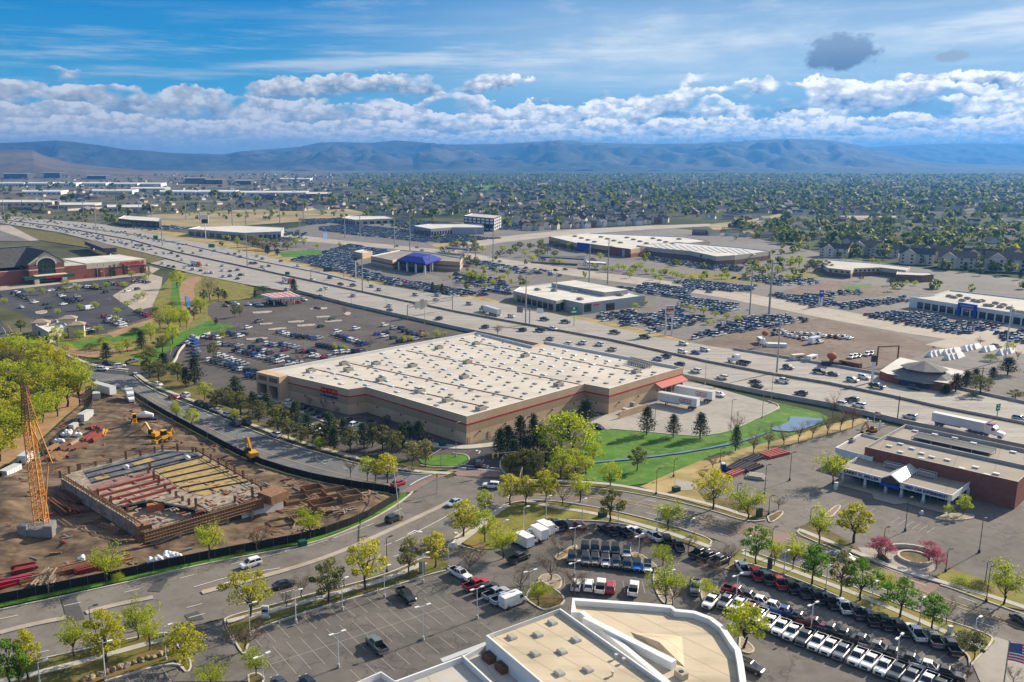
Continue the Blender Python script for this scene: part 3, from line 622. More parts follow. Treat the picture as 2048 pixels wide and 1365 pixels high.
sheet('road', [(1850, 690), (2048, 640), (2200, 610), (2200, 630), (2048, 660), (1900, 700)], 0, 'concrete_tan', z=.11)
sheet('dirt_lot', [(1467, 703), (1385, 690), (1440, 672), (1550, 655), (1640, 637), (1770, 663), (1880, 688), (1850, 706), (1770, 742), (1718, 745), (1590, 722)], 0, 'brown_dirt', z=.10)
sheet('dirt_lot', [(1560, 585), (1640, 560), (1790, 572), (1800, 588), (1700, 600), (1620, 605)], 0, 'brown_dirt', z=.10)
sheet('verge', [(200, 449), (400, 470), (580, 512), (650, 531), (775, 559), (912, 580), (1000, 604), (1140, 630), (1275, 656), (1365, 681), (1467, 703), (1325, 682), (1140, 639), (1025, 614), (900, 596), (750, 572), (612, 537), (525, 514), (400, 489)], 0, 'golden_grass', z=.12)
sheet('lawn', [(555, 505), (640, 500), (655, 508), (605, 516), (565, 514)], 0, 'lawn_green', z=.14)
sheet('lawn', [(1490, 558), (1600, 545), (1680, 548), (1640, 555), (1540, 562)], 0, 'verge_grass', z=.12); sheet('lawn', [(1680, 575), (1740, 568), (1745, 575), (1700, 580)], 0, 'lawn_green', z=.16)
sheet('lawn', [(860, 488), (930, 486), (905, 498), (870, 495)], 0, 'golden_grass', z=.12); sheet('lawn', [(1330, 552), (1520, 570), (1600, 560), (1500, 552), (1400, 545)], 0, 'verge_grass', z=.09)
sheet('field', [(230, 440), (300, 430), (480, 420), (690, 417), (740, 428), (620, 442), (480, 452), (330, 455)], 0, 'golden_field', z=.03)
sheet('field', [(760, 395), (800, 392), (820, 402), (780, 404)], 0, 'lawn_green', z=.03); sheet('field', [(925, 372), (1020, 370), (1020, 380), (930, 380)], 0, 'lawn_green', z=.03); sheet('field', [(1410, 450), (1500, 440), (1560, 428), (1568, 432), (1500, 450), (1430, 462)], 0, 'golden_field', z=.03)
sheet('water', [(645, 467), (654, 466), (656, 477), (646, 478)], 0, 'pond_water', z=.16)
sheet('field', [(1680, 432), (1800, 432), (1800, 436), (1690, 437)], 0, 'concrete_tan', z=.05)
# ---------------------------------------------------------------- vehicles
PAINT = {'white': (.78, .78, .77), 'black': (.012, .012, .014), 'dark grey': (.055, .058, .063), 'grey': (.19, .195, .20), 'silver': (.42, .43, .44), 'red': (.38, .015, .02), 'dark red': (.13, .012, .018), 'blue': (.015, .07, .32), 'bright blue': (.01, .22, .72), 'dark blue': (.02, .035, .09), 'tan': (.30, .26, .19), 'green': (.02, .16, .08), 'grey green': (.13, .16, .15), 'pale blue': (.34, .45, .55), 'gold': (.40, .27, .05)}
for k, v in PAINT.items(): mat('paint_' + k.replace(' ', '_'), v, .32, .15 if k in ('silver', 'grey') else 0, .5, coat=.7)
mat('car_glass', (.012, .016, .02), .05, 0, .8); mat('tyre_rubber', (.015, .015, .015), .85); mat('wheel_metal', (.32, .32, .33), .35, .8)
mat('lamp_clear', (.75, .76, .76), .15, 0, .6); mat('lamp_red', (.42, .01, .01), .25); mat('bed_liner', (.018, .018, .018), .8); mat('grille_dark', (.02, .02, .022), .4); mat('chrome', (.6, .6, .6), .2, .9)
def secs(st, bev=.07):
    out = []
    for x, zb, zt, hw in st:
        m_ = zb + (zt - zb) * .45
        out.append([(x, -hw * .94, zb), (x, -hw, m_), (x, -hw * .97, zt - bev), (x, -hw * .84, zt), (x, hw * .84, zt), (x, hw * .97, zt - bev), (x, hw, m_), (x, hw * .94, zb)])
    return out
def cabin(g, b, x0, x1, X0, X1, z0, z1, w0, w1, pil=.07):
    """glasshouse: side glass, screens, roof and pillars in paint"""
    B = [(x0, -w0, z0), (x1, -w0, z0), (x1, w0, z0), (x0, w0, z0)]; T = [(X0, -w1, z1), (X1, -w1, z1), (X1, w1, z1), (X0, w1, z1)]
    g.add(B + T, [(0, 1, 5, 4), (1, 2, 6, 5), (2, 3, 7, 6), (3, 0, 4, 7)])
    r = .035; b.add([(X0 - r, -w1 - r, z1 - .02), (X1 + r, -w1 - r, z1 - .02), (X1 + r, w1 + r, z1 - .02), (X0 - r, w1 + r, z1 - .02), (X0 + .1, -w1 + .08, z1 + .05), (X1 - .1, -w1 + .08, z1 + .05), (X1 - .1, w1 - .08, z1 + .05), (X0 + .1, w1 - .08, z1 + .05)], [(4, 5, 6, 7), (0, 1, 5, 4), (1, 2, 6, 5), (2, 3, 7, 6), (3, 0, 4, 7), (3, 2, 1, 0)])
    for p, q in zip(B, T): b.bar(p, q, pil * 1.3, pil)
    for sg in (-1, 1):
        f = .47; b.bar((x0 + (x1 - x0) * f, sg * w0, z0), (X0 + (X1 - X0) * f, sg * w1, z1), pil, pil)
def wheel_mesh(r, w_):
    m_ = MB(); m_.tube((0, -w_ / 2, 0), (0, w_ / 2, 0), r, n=12, m=0)
    for s_ in (-1, 1): m_.tube((0, s_ * w_ / 2, 0), (0, s_ * (w_ / 2 + .012), 0), r * .62, r * .55, n=10, m=1)
    return m_.mesh('wheel', ['tyre_rubber', 'wheel_metal'])
WM = {k: wheel_mesh(r, w_) for k, (r, w_) in {'s': (.33, .22), 'm': (.38, .25), 'l': (.42, .28), 't': (.52, .30)}.items()}
def wheels(root, wm, xs, hw, r, double=()):
    for x in xs:
        for s_ in (-1, 1):
            o = bpy.data.objects.new('wheel', WM[wm]); COL.objects.link(o); o.parent = root; o.location = (x, s_ * hw, r)
def lamps(root, xf, xr, hw, zf, zr, sz=(.1, .34, .18)):
    for s_ in (-1, 1):
        MB().box((xf - .02, s_ * (hw - sz[1] / 2 - .06), zf), sz).obj('headlight', 'lamp_clear', root)
        MB().box((xr + .02, s_ * (hw - .14), zr), (.1, .2, sz[2] * 1.4)).obj('taillight', 'lamp_red', root)
def proto(kind, parts=True):
    root = local_thing(kind, (0, 0, 0), 0, 'proto', kind); root['_o'] = (0, 0, 0); b, g = MB(), MB()
    P0 = 'paint_white'
    if kind == 'sedan':
        b.loft(secs([(-2.36, .42, .82, .72), (-2.25, .28, .98, .86), (-1.5, .24, 1.02, .91), (0, .22, .97, .92), (1.1, .24, .93, .91), (2.05, .28, .80, .86), (2.34, .40, .66, .70)]))
        cabin(g, b, -1.85, 1.1, -1.1, .25, .96, 1.42, .80, .60); wl = ('s', (-1.42, 1.42), .82, .33); lm = (2.28, -2.32, .80, .56, .68)
    elif kind == 'suv':
        b.loft(secs([(-2.36, .5, .98, .82), (-2.28, .34, 1.10, .93), (-1.4, .28, 1.13, .97), (0, .28, 1.12, .97), (1.1, .3, 1.10, .97), (2.1, .34, .98, .92), (2.36, .46, .84, .78)]))
        cabin(g, b, -2.2, 1.15, -1.9, .35, 1.10, 1.70, .86, .70); b.bar((-1.6, -.62, 1.8), (.1, -.62, 1.8), .05); b.bar((-1.6, .62, 1.8), (.1, .62, 1.8), .05)
        wl = ('m', (-1.42, 1.44), .86, .38); lm = (2.30, -2.34, .86, .72, .84)
    elif kind == 'pickup_truck':
        b.loft(secs([(-.98, .42, 1.2, .97), (-.9, .42, 1.22, .99), (.2, .40, 1.22, 1.0), (1.2, .42, 1.24, 1.0), (1.5, .44, 1.24, .99), (2.6, .46, 1.16, .96), (2.88, .5, 1.02, .84)]))
        cabin(g, b, -.98, 1.35, -.82, .55, 1.2, 1.86, .87, .72)
        bd = MB()
        for s_ in (-1, 1): bd.box((-1.92, s_ * .94, .5), (1.86, .1, .76), m=0)
        bd.box((-2.84, 0, .5), (.08, 1.98, .74), m=0); bd.box((-1.92, 0, .55), (1.80, 1.78, .22), m=1); bd.box((-1.03, 0, .55), (.06, 1.78, .7), m=1); bd.box((-2.96, 0, .45), (.16, 1.7, .16), m=2)
        for s_ in (-1, 1): bd.box((-1.92, s_ * .886, .56), (1.80, .012, .66), m=1)
        bd.box((-2.79, 0, .56), (.014, 1.78, .64), m=1)
        wl = ('l', (-1.85, 1.9), .88, .42); lm = (2.82, -2.86, .84, .86, .84)
        fr = MB().box((2.86, 0, .62), (.08, 1.0, .40)); fr.box((2.92, 0, .42), (.14, 1.7, .18), m=1)
    elif kind == 'off_road_car':
        b.loft(secs([(-2.0, .5, 1.16, .86), (-1.95, .45, 1.2, .9), (0, .45, 1.2, .9), (.6, .45, 1.2, .9), (.7, .5, 1.16, .76), (1.9, .52, 1.08, .70), (1.98, .55, 1.02, .68)]))
        for x in (-1.3, 1.35):
            for s_ in (-1, 1): b.box((x, s_ * .82, .86), (1.0, .28, .09))
        cabin(g, b, -1.95, .68, -1.9, .42, 1.18, 1.80, .82, .76); b.box((-.8, 0, 1.80), (2.3, 1.5, .07), m=1)
        wl = ('l', (-1.3, 1.35), .82, .42); lm = (1.94, -1.98, .62, .76, .86)
    elif kind == 'cargo_van':
        b.loft(secs([(-2.95, .45, 2.5, .96), (-2.9, .35, 2.58, 1.0), (1.2, .35, 2.58, 1.0), (1.6, .35, 2.45, .98), (2.2, .38, 1.45, .97), (2.75, .4, 1.12, .93), (2.95, .5, .9, .8)], .12))
        g.add([(1.66, -.86, 2.36), (1.66, .86, 2.36), (2.2, .9, 1.5), (2.2, -.9, 1.5)], [(0, 3, 2, 1)])
        for s_ in (-1, 1): g.quad((.9, s_ * 1.012, 1.4), (1.9, s_ * 1.0, 1.4), (1.55, s_ * 1.0, 2.1), (.9, s_ * 1.012, 2.1))
        wl = ('m', (-1.9, 1.95), .9, .38); lm = (2.86, -2.95, .92, .8, 1.0)
    elif kind == 'box_van':
        b.box((-.9, 0, .75), (4.0, 2.2, 2.25)); b.box((-.9, 0, 3.0), (4.06, 2.26, .05)); b.loft(secs([(1.1, .45, 2.0, .98), (1.7, .45, 1.9, .98), (2.2, .45, 1.35, .96), (2.95, .5, 1.1, .86)]))
        g.quad((1.74, -.8, 1.84), (1.74, .8, 1.84), (2.2, .85, 1.4), (2.2, -.85, 1.4))
        for s_ in (-1, 1): g.quad((1.2, s_ * .99, 1.25), (2.0, s_ * .985, 1.25), (1.7, s_ * .985, 1.75), (1.2, s_ * .99, 1.75))
        b.box((-.4, 0, .55), (4.6, 1.0, .2), m=1); wl = ('m', (-1.7, 1.9), .9, .38); lm = (2.9, -2.9, .86, .8, .8)
    body = b.obj('body', [P0, 'grille_dark'], root, smooth=False)
    g.obj('window', 'car_glass', root)
    if kind == 'pickup_truck':
        bd.obj('bed', [P0, 'bed_liner', 'chrome'], root); fr.obj('grille', ['grille_dark', 'chrome'], root)
    wheels(root, *wl); xf, xr, hw, zf, zr = lm; lamps(root, xf, xr, hw, zf, zr)
    if kind == 'off_road_car':
        o = bpy.data.objects.new('spare_wheel', WM['l']); COL.objects.link(o); o.parent = root; o.location = (-2.1, 0, 1.0); o.rotation_euler = (0, 0, math.pi / 2)
        MB().box((1.97, 0, .62), (.06, .9, .36)).obj('grille', 'grille_dark', root)
    return root
KN = ('sedan', 'suv', 'pickup_truck', 'off_road_car', 'cargo_van', 'box_van')
PR = {k: proto(k) for k in KN}
WORD = {'sedan': 'car', 'suv': 'SUV', 'pickup_truck': 'pickup truck', 'off_road_car': 'off-road car', 'cargo_van': 'cargo van', 'box_van': 'box van'}
CATG = {'sedan': 'car', 'suv': 'car', 'pickup_truck': 'pickup', 'off_road_car': 'car', 'cargo_van': 'van', 'box_van': 'van'}
# the same vehicles without the small parts, for where they show only a few pixels
SMALL = {}
def small_proto(k):
    root = local_thing(k, (0, 0, 0), 0, 'proto', k); me = bpy.data.meshes
    for ch in PR[k].children:
        nm = ch.name.split('.')[0]
        if nm in ('body', 'window', 'bed', 'wheel'):
            c = ch.copy(); COL.objects.link(c); c.parent = root
    return root
for k in ('sedan', 'suv', 'pickup_truck', 'cargo_van'): SMALL[k] = small_proto(k)
def vehicle(kind, x, y, h, colr, label, group, small=False, z=.1, s=1.0):
    src = SMALL[kind] if small and kind in SMALL else PR[kind]
    o = dup(src, (x, y, z), h, s, label, group, CATG[kind])
    pm = MATS['paint_' + colr.replace(' ', '_')]
    for ch in o.children:
        if ch.name.split('.')[0] in ('body', 'bed'): paint(ch, pm)
    o.name = kind; return o
def heading(px, d):
    p, q = G(*px), G(px[0] + d[0], px[1] + d[1]); return math.atan2(q[1] - p[1], q[0] - p[0])
CODE = {'w': 'white', 'k': 'black', 'd': 'dark grey', 'g': 'grey', 's': 'silver', 'r': 'red', 'm': 'dark red', 'b': 'blue', 'B': 'bright blue', 'n': 'dark blue', 't': 'tan', 'e': 'green', 'G': 'grey green', 'p': 'pale blue', 'y': 'gold'}
KC = {'S': 'sedan', 'U': 'suv', 'P': 'pickup_truck', 'J': 'off_road_car', 'V': 'cargo_van', 'X': 'box_van'}
def fleet(spec, where, group, d=None, small=False, z=.1, zc=.8, from_='from left', hd=None, s=1.0):
    """spec: 'x y KC' per vehicle (kind letter, colour letter); d = pixel direction of the bonnet"""
    rows = [q.split() for q in spec.split(',') if q.strip()]; seen = {}; tot = {}
    rows = sorted(rows, key=lambda q: float(q[0]))
    for q in rows: tot[q[2]] = tot.get(q[2], 0) + 1
    for q in rows:
        px = (float(q[0]), float(q[1])); k = KC[q[2][0]]; c = CODE[q[2][1]]
        dd = tuple(float(v) for v in q[3:5]) if len(q) >= 5 else d
        x, y = G(px[0], px[1], zc); h = hd if hd is not None and len(q) < 5 else heading(px, dd)
        i = seen.get(q[2], 0); seen[q[2]] = i + 1
        lab = f'{c} {WORD[k]} {where}' if tot[q[2]] == 1 else f'{c} {WORD[k]} {where}, {nth(i)} {from_}'
        lab = lab if len(lab.split()) < 17 else lab.replace('pickup truck', 'pickup').replace('standing by itself in the', 'alone in the').replace('standing apart in the', 'alone in the')
        vehicle(k, x, y, h + R.uniform(-.03, .03), c, lab, group, small, z, s)
DL = 'pickups and cars on the truck dealer lot'
fleet('1485 1136 Pw,1510 1147 Pr,1532 1155 Pd,1557 1164 Pr,1581 1172 Pk,1605 1181 Pd,1632 1191 Pk,1660 1202 Pk,1686 1212 Pw,1712 1222 Pd,1740 1235 Pk,1768 1243 Pk,1798 1254 Pk,1831 1265 Pw,1866 1277 Pg,1901 1292 Pk', 'along the dealer lot grass strip', DL, d=(-25, -34))
fleet('1474 1184 Pr,1496 1194 Pk,1519 1204 Pw,1545 1214 Pw,1570 1225 Pb,1597 1236 Pk,1627 1247 Pm,1661 1261 Pd,1688 1271 Pk,1723 1282 Pd,1753 1296 Pg,1786 1309 Pk,1821 1321 Pd,1856 1335 Pw,1891 1347 Pk', 'in the back of the double row', DL, d=(50, 14))
fleet('1422 1203 Pw,1452 1203 Pg,1477 1210 Pw,1500 1220 Pr,1517 1232 Pw,1540 1245 Pw,1562 1255 Pw,1585 1265 Pw,1610 1275 Pd,1635 1285 Pw,1660 1294 Pw,1685 1303 Pg,1715 1314 Pw,1741 1323 Pw,1768 1334 Pw,1796 1343 Pd,1823 1354 Pg,1855 1364 Pw,1880 1374 Pk', 'facing out in front of the double row', DL, d=(-22, 26))
fleet('1399 1106 Pk,1417 1113 Pk,1439 1121 Pd', 'nose to the small bare tree by the street entrance', DL, d=(36, -16))
fleet('1389 1175 Pd 0 30,753 1289 PG -24 -25,812 1191 Pk 18 16,617 1364 Sk -18 -20,560 1366 Sd -18 -20,1500 1334 Uk 30 12', 'standing alone on the dealer lot', DL)
fleet('1215 1060 Pk,1243 1062 Pk,1270 1064 Pw,1305 1072 Pw', 'along the curved upper edge of the dealer lot', DL, d=(-28, -16)); fleet('1334 1080 Pk,1357 1090 Pd', 'at the end of the curved upper edge', DL, d=(-10, -28))
fleet('1170 1098 Jk,1190 1098 Jk,1211 1100 Jd,1231 1101 Jk,1253 1108 Jw', 'in the rear line of the square block', DL, d=(-1, 30))
fleet('1144 1117 Jd,1171 1121 Jg,1190 1122 Jt,1211 1125 Jw,1232 1127 Jg,1254 1131 Jd,1274 1133 JB,1295 1136 Jw', 'in the front line of the square block', DL, d=(0, 30))
fleet('1152 1169 Uw,1177 1170 Uw,1201 1172 Pw,1221 1174 Ur,1267 1177 Pw', 'in the line between block and curved roof', DL, d=(3, -30))
fleet('1044 1086 Xw,1074 1071 Xw,1086 1062 Xw', 'backed against the lawn by the path', DL, d=(-26, -14)); fleet('1054 1074 Pw,1096 1053 Pw,1110 1049 Pk,1131 1049 Uk,1156 1050 Sm', 'in the curved line beside the white box vans', DL, d=(-26, -16))
fleet('1038 1115 Pk 34 -14', 'beside the box vans at the lot entrance', DL)
fleet('920 1148 Pw 34 18,952 1169 Pr 36 -13,972 1178 Pk 36 -13,992 1187 Ps 36 -13,1008 1197 Pp 36 -13,1026 1203 Vw 36 -13', 'in the short row left of the planted island', DL)
ST = 'cars on the streets'
fleet('501 1127 Uw -38 11,568 1168 Sk 36 -10,788 1037 Uk 36 -14', 'driving on the lower curved boulevard', ST, z=.12)
fleet('983 971 Uw -34 -3,908 1005 Sp -24 10,956 927 Uk -4 -26', 'at the crossing below the warehouse', ST, z=.14); fleet('797 966 Sr 26 -10', 'waiting at the end of the black fence', ST, z=.14); fleet('2046 1241 Sd 30 16,1690 1112 Sw 30 14', 'on the right street', ST, z=.14)
fleet('38 714 Vw 26 2,147 727 Sw 24 3,205 738 Uw 24 1,216 728 Uk 24 2,240 732 Uw 24 -2,264 723 Pg 24 -5,316 768 Sw 24 6,347 794 Sr -24 -4,370 790 Uw -24 -8', 'near the junction above the willows', ST, z=.12, s=1.0)
fleet('398 804 Sd,415 811 Uk,434 820 Ss,453 829 Uw,472 836 Uw,492 845 Uk,552 869 Uw', 'queued at the kerb below the pines', ST, d=(-20, -9), z=.12); fleet('470 848 Uk', 'overtaking the queue below the pines', ST, d=(-20, -9), z=.12)
fleet('43 614 Sw 20 6,40 697 Sd 5 22,34 672 Uk 5 22,0 592 Sk 20 3', 'on the street by the small restaurant', ST, z=.12)
WL = 'cars in the warehouse car park'
DA = (24, -5); DB = (-20, 11)
def rowspec(a, b, n_, skip=.06, kinds='SSUUUUP', cols='wwwwssggddkkkkbmrn', seed=0):
    r = random.Random(seed * 77 + n_ + int(a[0])); A, B = G(*a, .8), G(*b, .8); out = []; n_ = min(n_, int(math.hypot(B[0] - A[0], B[1] - A[1]) / 2.55) + 1)
    for i in range(n_):
        if r.random() < skip: continue
        t_ = i / max(1, n_ - 1); X, Y = A[0] + (B[0] - A[0]) * t_, A[1] + (B[1] - A[1]) * t_
        v = Vector((X, Y, .8 - CAM)); f = Vector((0, CP, -SP)); u = Vector((0, SP, CP)); dz = v.dot(f)
        out.append(f'{CX + FO * v.x / dz:.1f} {CY - FO * v.dot(u) / dz:.1f} {r.choice(kinds)}{r.choice(cols)}')
    return ','.join(out)
wl_rows = [((475, 700), (578, 728), 12, 'long row nearest the store front'), ((505, 694), (596, 724), 11, 'row behind the long row'), ((420, 720), (468, 732), 6, 'short row by the round yellow tree'), ((440, 710), (488, 728), 7, 'row above the round yellow tree'), ((473, 737), (508, 742), 4, 'row by the red posts'), ((500, 750), (520, 754), 3, 'row at the store entrance'), ((535, 687), (552, 690), 3, 'pair row in the middle'), ((565, 688), (590, 693), 4, 'short middle row'), ((560, 664), (598, 673), 5, 'upper row beside the lamp pole'), ((600, 673), (638, 676), 4, 'upper middle row'), ((632, 688), (672, 695), 7, 'row by the flowering tree'), ((668, 697), (726, 703), 9, 'row above the roof edge'), ((675, 705), (722, 700), 7, 'row at the roof edge'), ((600, 702), (624, 702), 4, 'row left of the yellow saplings'), ((625, 711), (662, 714), 6, 'row behind the yellow saplings'), ((670, 668), (692, 675), 4, 'row right of the trolley shelter'), ((697, 677), (728, 688), 7, 'row left of the bus'), ((768, 672), (797, 677), 6, 'far row by the wall'), ((820, 665), (848, 670), 5, 'row beside the motorway wall'), ((800, 682), (830, 678), 4, 'row in front of the motorway wall trees'), ((372, 688), (388, 675), 5, 'curved row inside the low wall'), ((388, 684), (392, 710), 5, 'row down the low wall'), ((440, 688), (478, 690), 5, 'row above the big round tree'), ((410, 672), (438, 675), 4, 'row at the ramp top'), ((456, 666), (480, 672), 3, 'row at the lawn tip')]
for i, (a, b, n_, nm) in enumerate(wl_rows): fleet(rowspec(a, b, n_, seed=i), f'in the {nm}', WL, d=DA if i not in (20, 21) else (24, 3), small=True)
fleet('664 638 Sd,642 652 Sk,518 642 Pg,496 655 Uw,570 699 Sm,521 681 Ud,487 669 Pk,769 650 Uw,787 656 Us,803 656 Uk,810 661 Uk,755 667 Sb,772 666 Uk,712 657 Uw,675 663 Uw,845 663 Sr', 'standing by itself in the warehouse car park', WL, d=DA, small=True)
fleet('497 609 Sw,505 606 Ss,520 610 Uw,457 606 Uk,472 608 Uw,550 603 Sd,598 604 Sr,608 600 Uw,635 616 Sm,540 604 Uk,452 611 Sy', 'waiting at the fuel canopy', WL, d=(24, 3), small=True)
fleet('525 790 Sw,579 804 Uw,602 810 Sd,610 815 Uk,620 820 Sk,632 826 Uk,645 831 Sk', 'parked along the warehouse wall', WL, d=(22, -10)); fleet('615 851 Sw,629 860 Uw,697 840 Ud,710 849 Uw,748 859 Pk,575 838 Sg,530 822 Sw', 'half hidden behind the pines', WL, d=(24, -8))
fleet('1438 789 Uw 22 6,1195 853 Sk 20 6', 'beside the loading yard', WL)
SL = 'cars in the sports store car park'
for i, (a, b, n_, nm) in enumerate([((28, 586), (58, 580), 7, 'left end of the upper rows'), ((100, 581), (138, 575), 9, 'upper middle row'), ((150, 571), (200, 577), 12, 'row in front of the entrance'), ((215, 565), (250, 572), 9, 'row before the right wing'), ((262, 560), (296, 565), 6, 'row at the right corner'), ((38, 590), (62, 600), 5, 'second left row'), ((120, 589), (145, 604), 6, 'middle block'), ((150, 590), (170, 608), 6, 'right block'), ((210, 632), (250, 642), 7, 'row by the wooden fence'), ((215, 640), (245, 648), 6, 'row behind the restaurant'), ((275, 622), (298, 632), 5, 'row by the pale drive'), ((168, 650), (184, 664), 5, 'row beside the restaurant')]):
    fleet(rowspec(a, b, n_, seed=40 + i), f'in the {nm} by the sports store'.replace('row in front of the entrance', 'entrance row').replace('row by the wooden fence', 'wooden fence row'), SL, d=(24, -4), small=True)
fleet('70 604 Sw,92 608 Sk,98 615 Sk,127 608 Sw,212 584 Uk,255 582 Uw,275 578 Ud,178 617 Vw,245 653 Uw', 'standing apart in the sports store car park', SL, d=(24, -4), small=True)
# motorway traffic
FWD = math.atan2(b_[1] - a_[1], b_[0] - a_[0])
FG = 'traffic on the motorway'
fleet('970 654 Ud,1045 660 Uk,1080 661 Pk,1100 678 Us,1136 688 Uw,1165 686 Uw,1199 689 Uw,1224 699 Us,1316 718 Us,1332 713 Ud,1359 729 Ud,1392 742 Uw,1445 755 Uw,1510 763 Sk,1514 772 Sk,1565 762 Pw,1602 787 Uk,1704 800 Ud,1718 811 Uw,1680 808 Uw,1820 834 Us,1951 859 Sw,878 637 Un,779 612 Uw,779 620 Sd,706 592 Us,640 593 Us,643 580 Uw,651 577 Uw,573 579 Uw', 'on the near carriageway behind the warehouse', FG, hd=FWD + math.pi, small=True, z=.62, zc=1.2)
fleet('939 608 Us,985 627 Ur,1023 633 Uw,1089 639 Pk,1131 644 Pd,1230 665 Pk,1290 674 Pk,1107 658 Uw,1367 688 Uw,1365 704 Uw,1392 705 Sb,1410 700 Uw,1577 735 Ug,1640 744 Pk,1667 748 Sd,1705 760 Us,1728 755 Uw,1754 773 Pk,1828 776 Ud,2040 838 Us,831 590 Us,875 591 Us,872 600 Sg,744 573 Us,759 580 Us,706 571 Pd,681 569 Pk,660 556 Ud,625 560 Uw,597 532 Uw,562 522 Sm,525 518 Ug,514 513 Ss', 'on the far carriageway', FG, hd=FWD, small=True, z=.62, zc=1.2)
fleet('510 527 Pk,502 527 Pd,538 532 Sd,525 534 Us,529 538 Sw,457 508 Sd,481 514 Ug,470 508 Sk,480 503 Uw,430 502 Us,415 530 Sw,343 507 Ud,356 513 Ud,365 520 Uw,365 503 Sg,402 502 Uk,360 497 Us,387 506 Ss,302 492 Us,272 491 Ud,282 492 Pk,255 488 Us,240 485 Ss,265 485 Uw,237 481 Uw,211 482 Sg,197 472 Sd,175 469 Ud,195 477 Uk', 'in the traffic left of the footbridge shadow', FG, hd=FWD, small=True, z=.62, zc=1.2)
fleet('325 527 Uw,337 532 Sd,347 534 Uk,370 535 Sw,385 539 Us,401 541 Sk,412 546 Uw,422 546 Us,447 553 Uw,460 552 Ug,460 542 Sd,475 540 Ug,445 532 Uw,445 541 Sw,480 550 Uk,475 557 Sd,487 549 Sw', 'in the jam on the slip road', FG, hd=FWD + math.pi, small=True, z=.55, zc=1.2)
LOTG = 'cars on the dirt lot'
for i, (a, b, n_, nm) in enumerate([((1553, 661), (1600, 668), 11, 'left half of the upper line'), ((1602, 668), (1700, 676), 14, 'right half of the upper line'), ((1550, 668), (1570, 666), 3, 'short stub'), ((1575, 670), (1640, 684), 12, 'lower slanting line'), ((1702, 714), (1742, 707), 8, 'group by the square gate frame')]):
    fleet(rowspec(a, b, n_, seed=80 + i, cols='wwwwwskdm'), f'in the {nm}, dirt lot'.replace('group by the square gate frame', 'square gate frame group'), LOTG, d=(22, -5) if i < 4 else (-8, 7), small=True)
# cars on the far sales lots: nobody could count them
CB = {}
def far_car(mb, x, y, h, s_, mi):
    c_, s2 = math.cos(h), math.sin(h); T = lambda u, v, z: (x + u * c_ - v * s2, y + u * s2 + v * c_, z + .1)
    L2, W2 = 2.35, .92; zb = .95
    lo = [T(-L2, -W2, .3), T(L2, -W2, .3), T(L2, W2, .3), T(-L2, W2, .3)]; mid = [T(-L2, -W2 * .95, zb), T(L2 * .97, -W2 * .92, zb - .12), T(L2 * .97, W2 * .92, zb - .12), T(-L2, W2 * .95, zb)]
    b0 = [T(-1.9, -.8, zb), T(1.0, -.8, zb - .04), T(1.0, .8, zb - .04), T(-1.9, .8, zb)]; tp = [T(-1.5, -.66, 1.55 * s_), T(.3, -.66, 1.55 * s_), T(.3, .66, 1.55 * s_), T(-1.5, .66, 1.55 * s_)]
    mb.add(lo + mid, [(0, 1, 5, 4), (1, 2, 6, 5), (2, 3, 7, 6), (3, 0, 4, 7), (4, 5, 6, 7)], mi)
    o = len(mb.v); mb.add(b0 + tp, [(0, 1, 5, 4), (1, 2, 6, 5), (2, 3, 7, 6), (3, 0, 4, 7)], 0); mb.add(tp, [(0, 1, 2, 3)], mi)
FCOL = ['car_glass', 'paint_white', 'paint_silver', 'paint_grey', 'paint_dark_grey', 'paint_black', 'paint_blue', 'paint_red', 'paint_dark_blue']
def lot(mb, px, pitch=8.5, fill=.85, rot=None, step=2.75, car_rot=None, seed=0, white=3):
    r = random.Random(seed); poly = [G(*p) for p in px]
    if rot is None: rot = FWD
    c_, s2 = math.cos(rot), math.sin(rot); U = [p[0] * c_ + p[1] * s2 for p in poly]; V = [-p[0] * s2 + p[1] * c_ for p in poly]
    v = min(V) + 2; k = 0
    while v < max(V):
        u = min(U) + 1
        while u < max(U):
            x, y = u * c_ - v * s2, u * s2 + v * c_
            if inside((x, y), poly) and r.random() < min(.96, fill * 1.2):
                far_car(mb, x, y, rot + (math.pi / 2 if car_rot is None else car_rot) + (math.pi if r.random() < .3 else 0), r.choice((.92, 1, 1.12, 1.15)), r.choice([1] * white + [2, 2, 3, 3, 4, 4, 5, 5, 6, 8, 7 if r.random() < .3 else 4]))
            u += step
        k += 1; v += pitch if k % 2 == 0 else 5.4
FL = MB(); CR = FWD + rad(90)
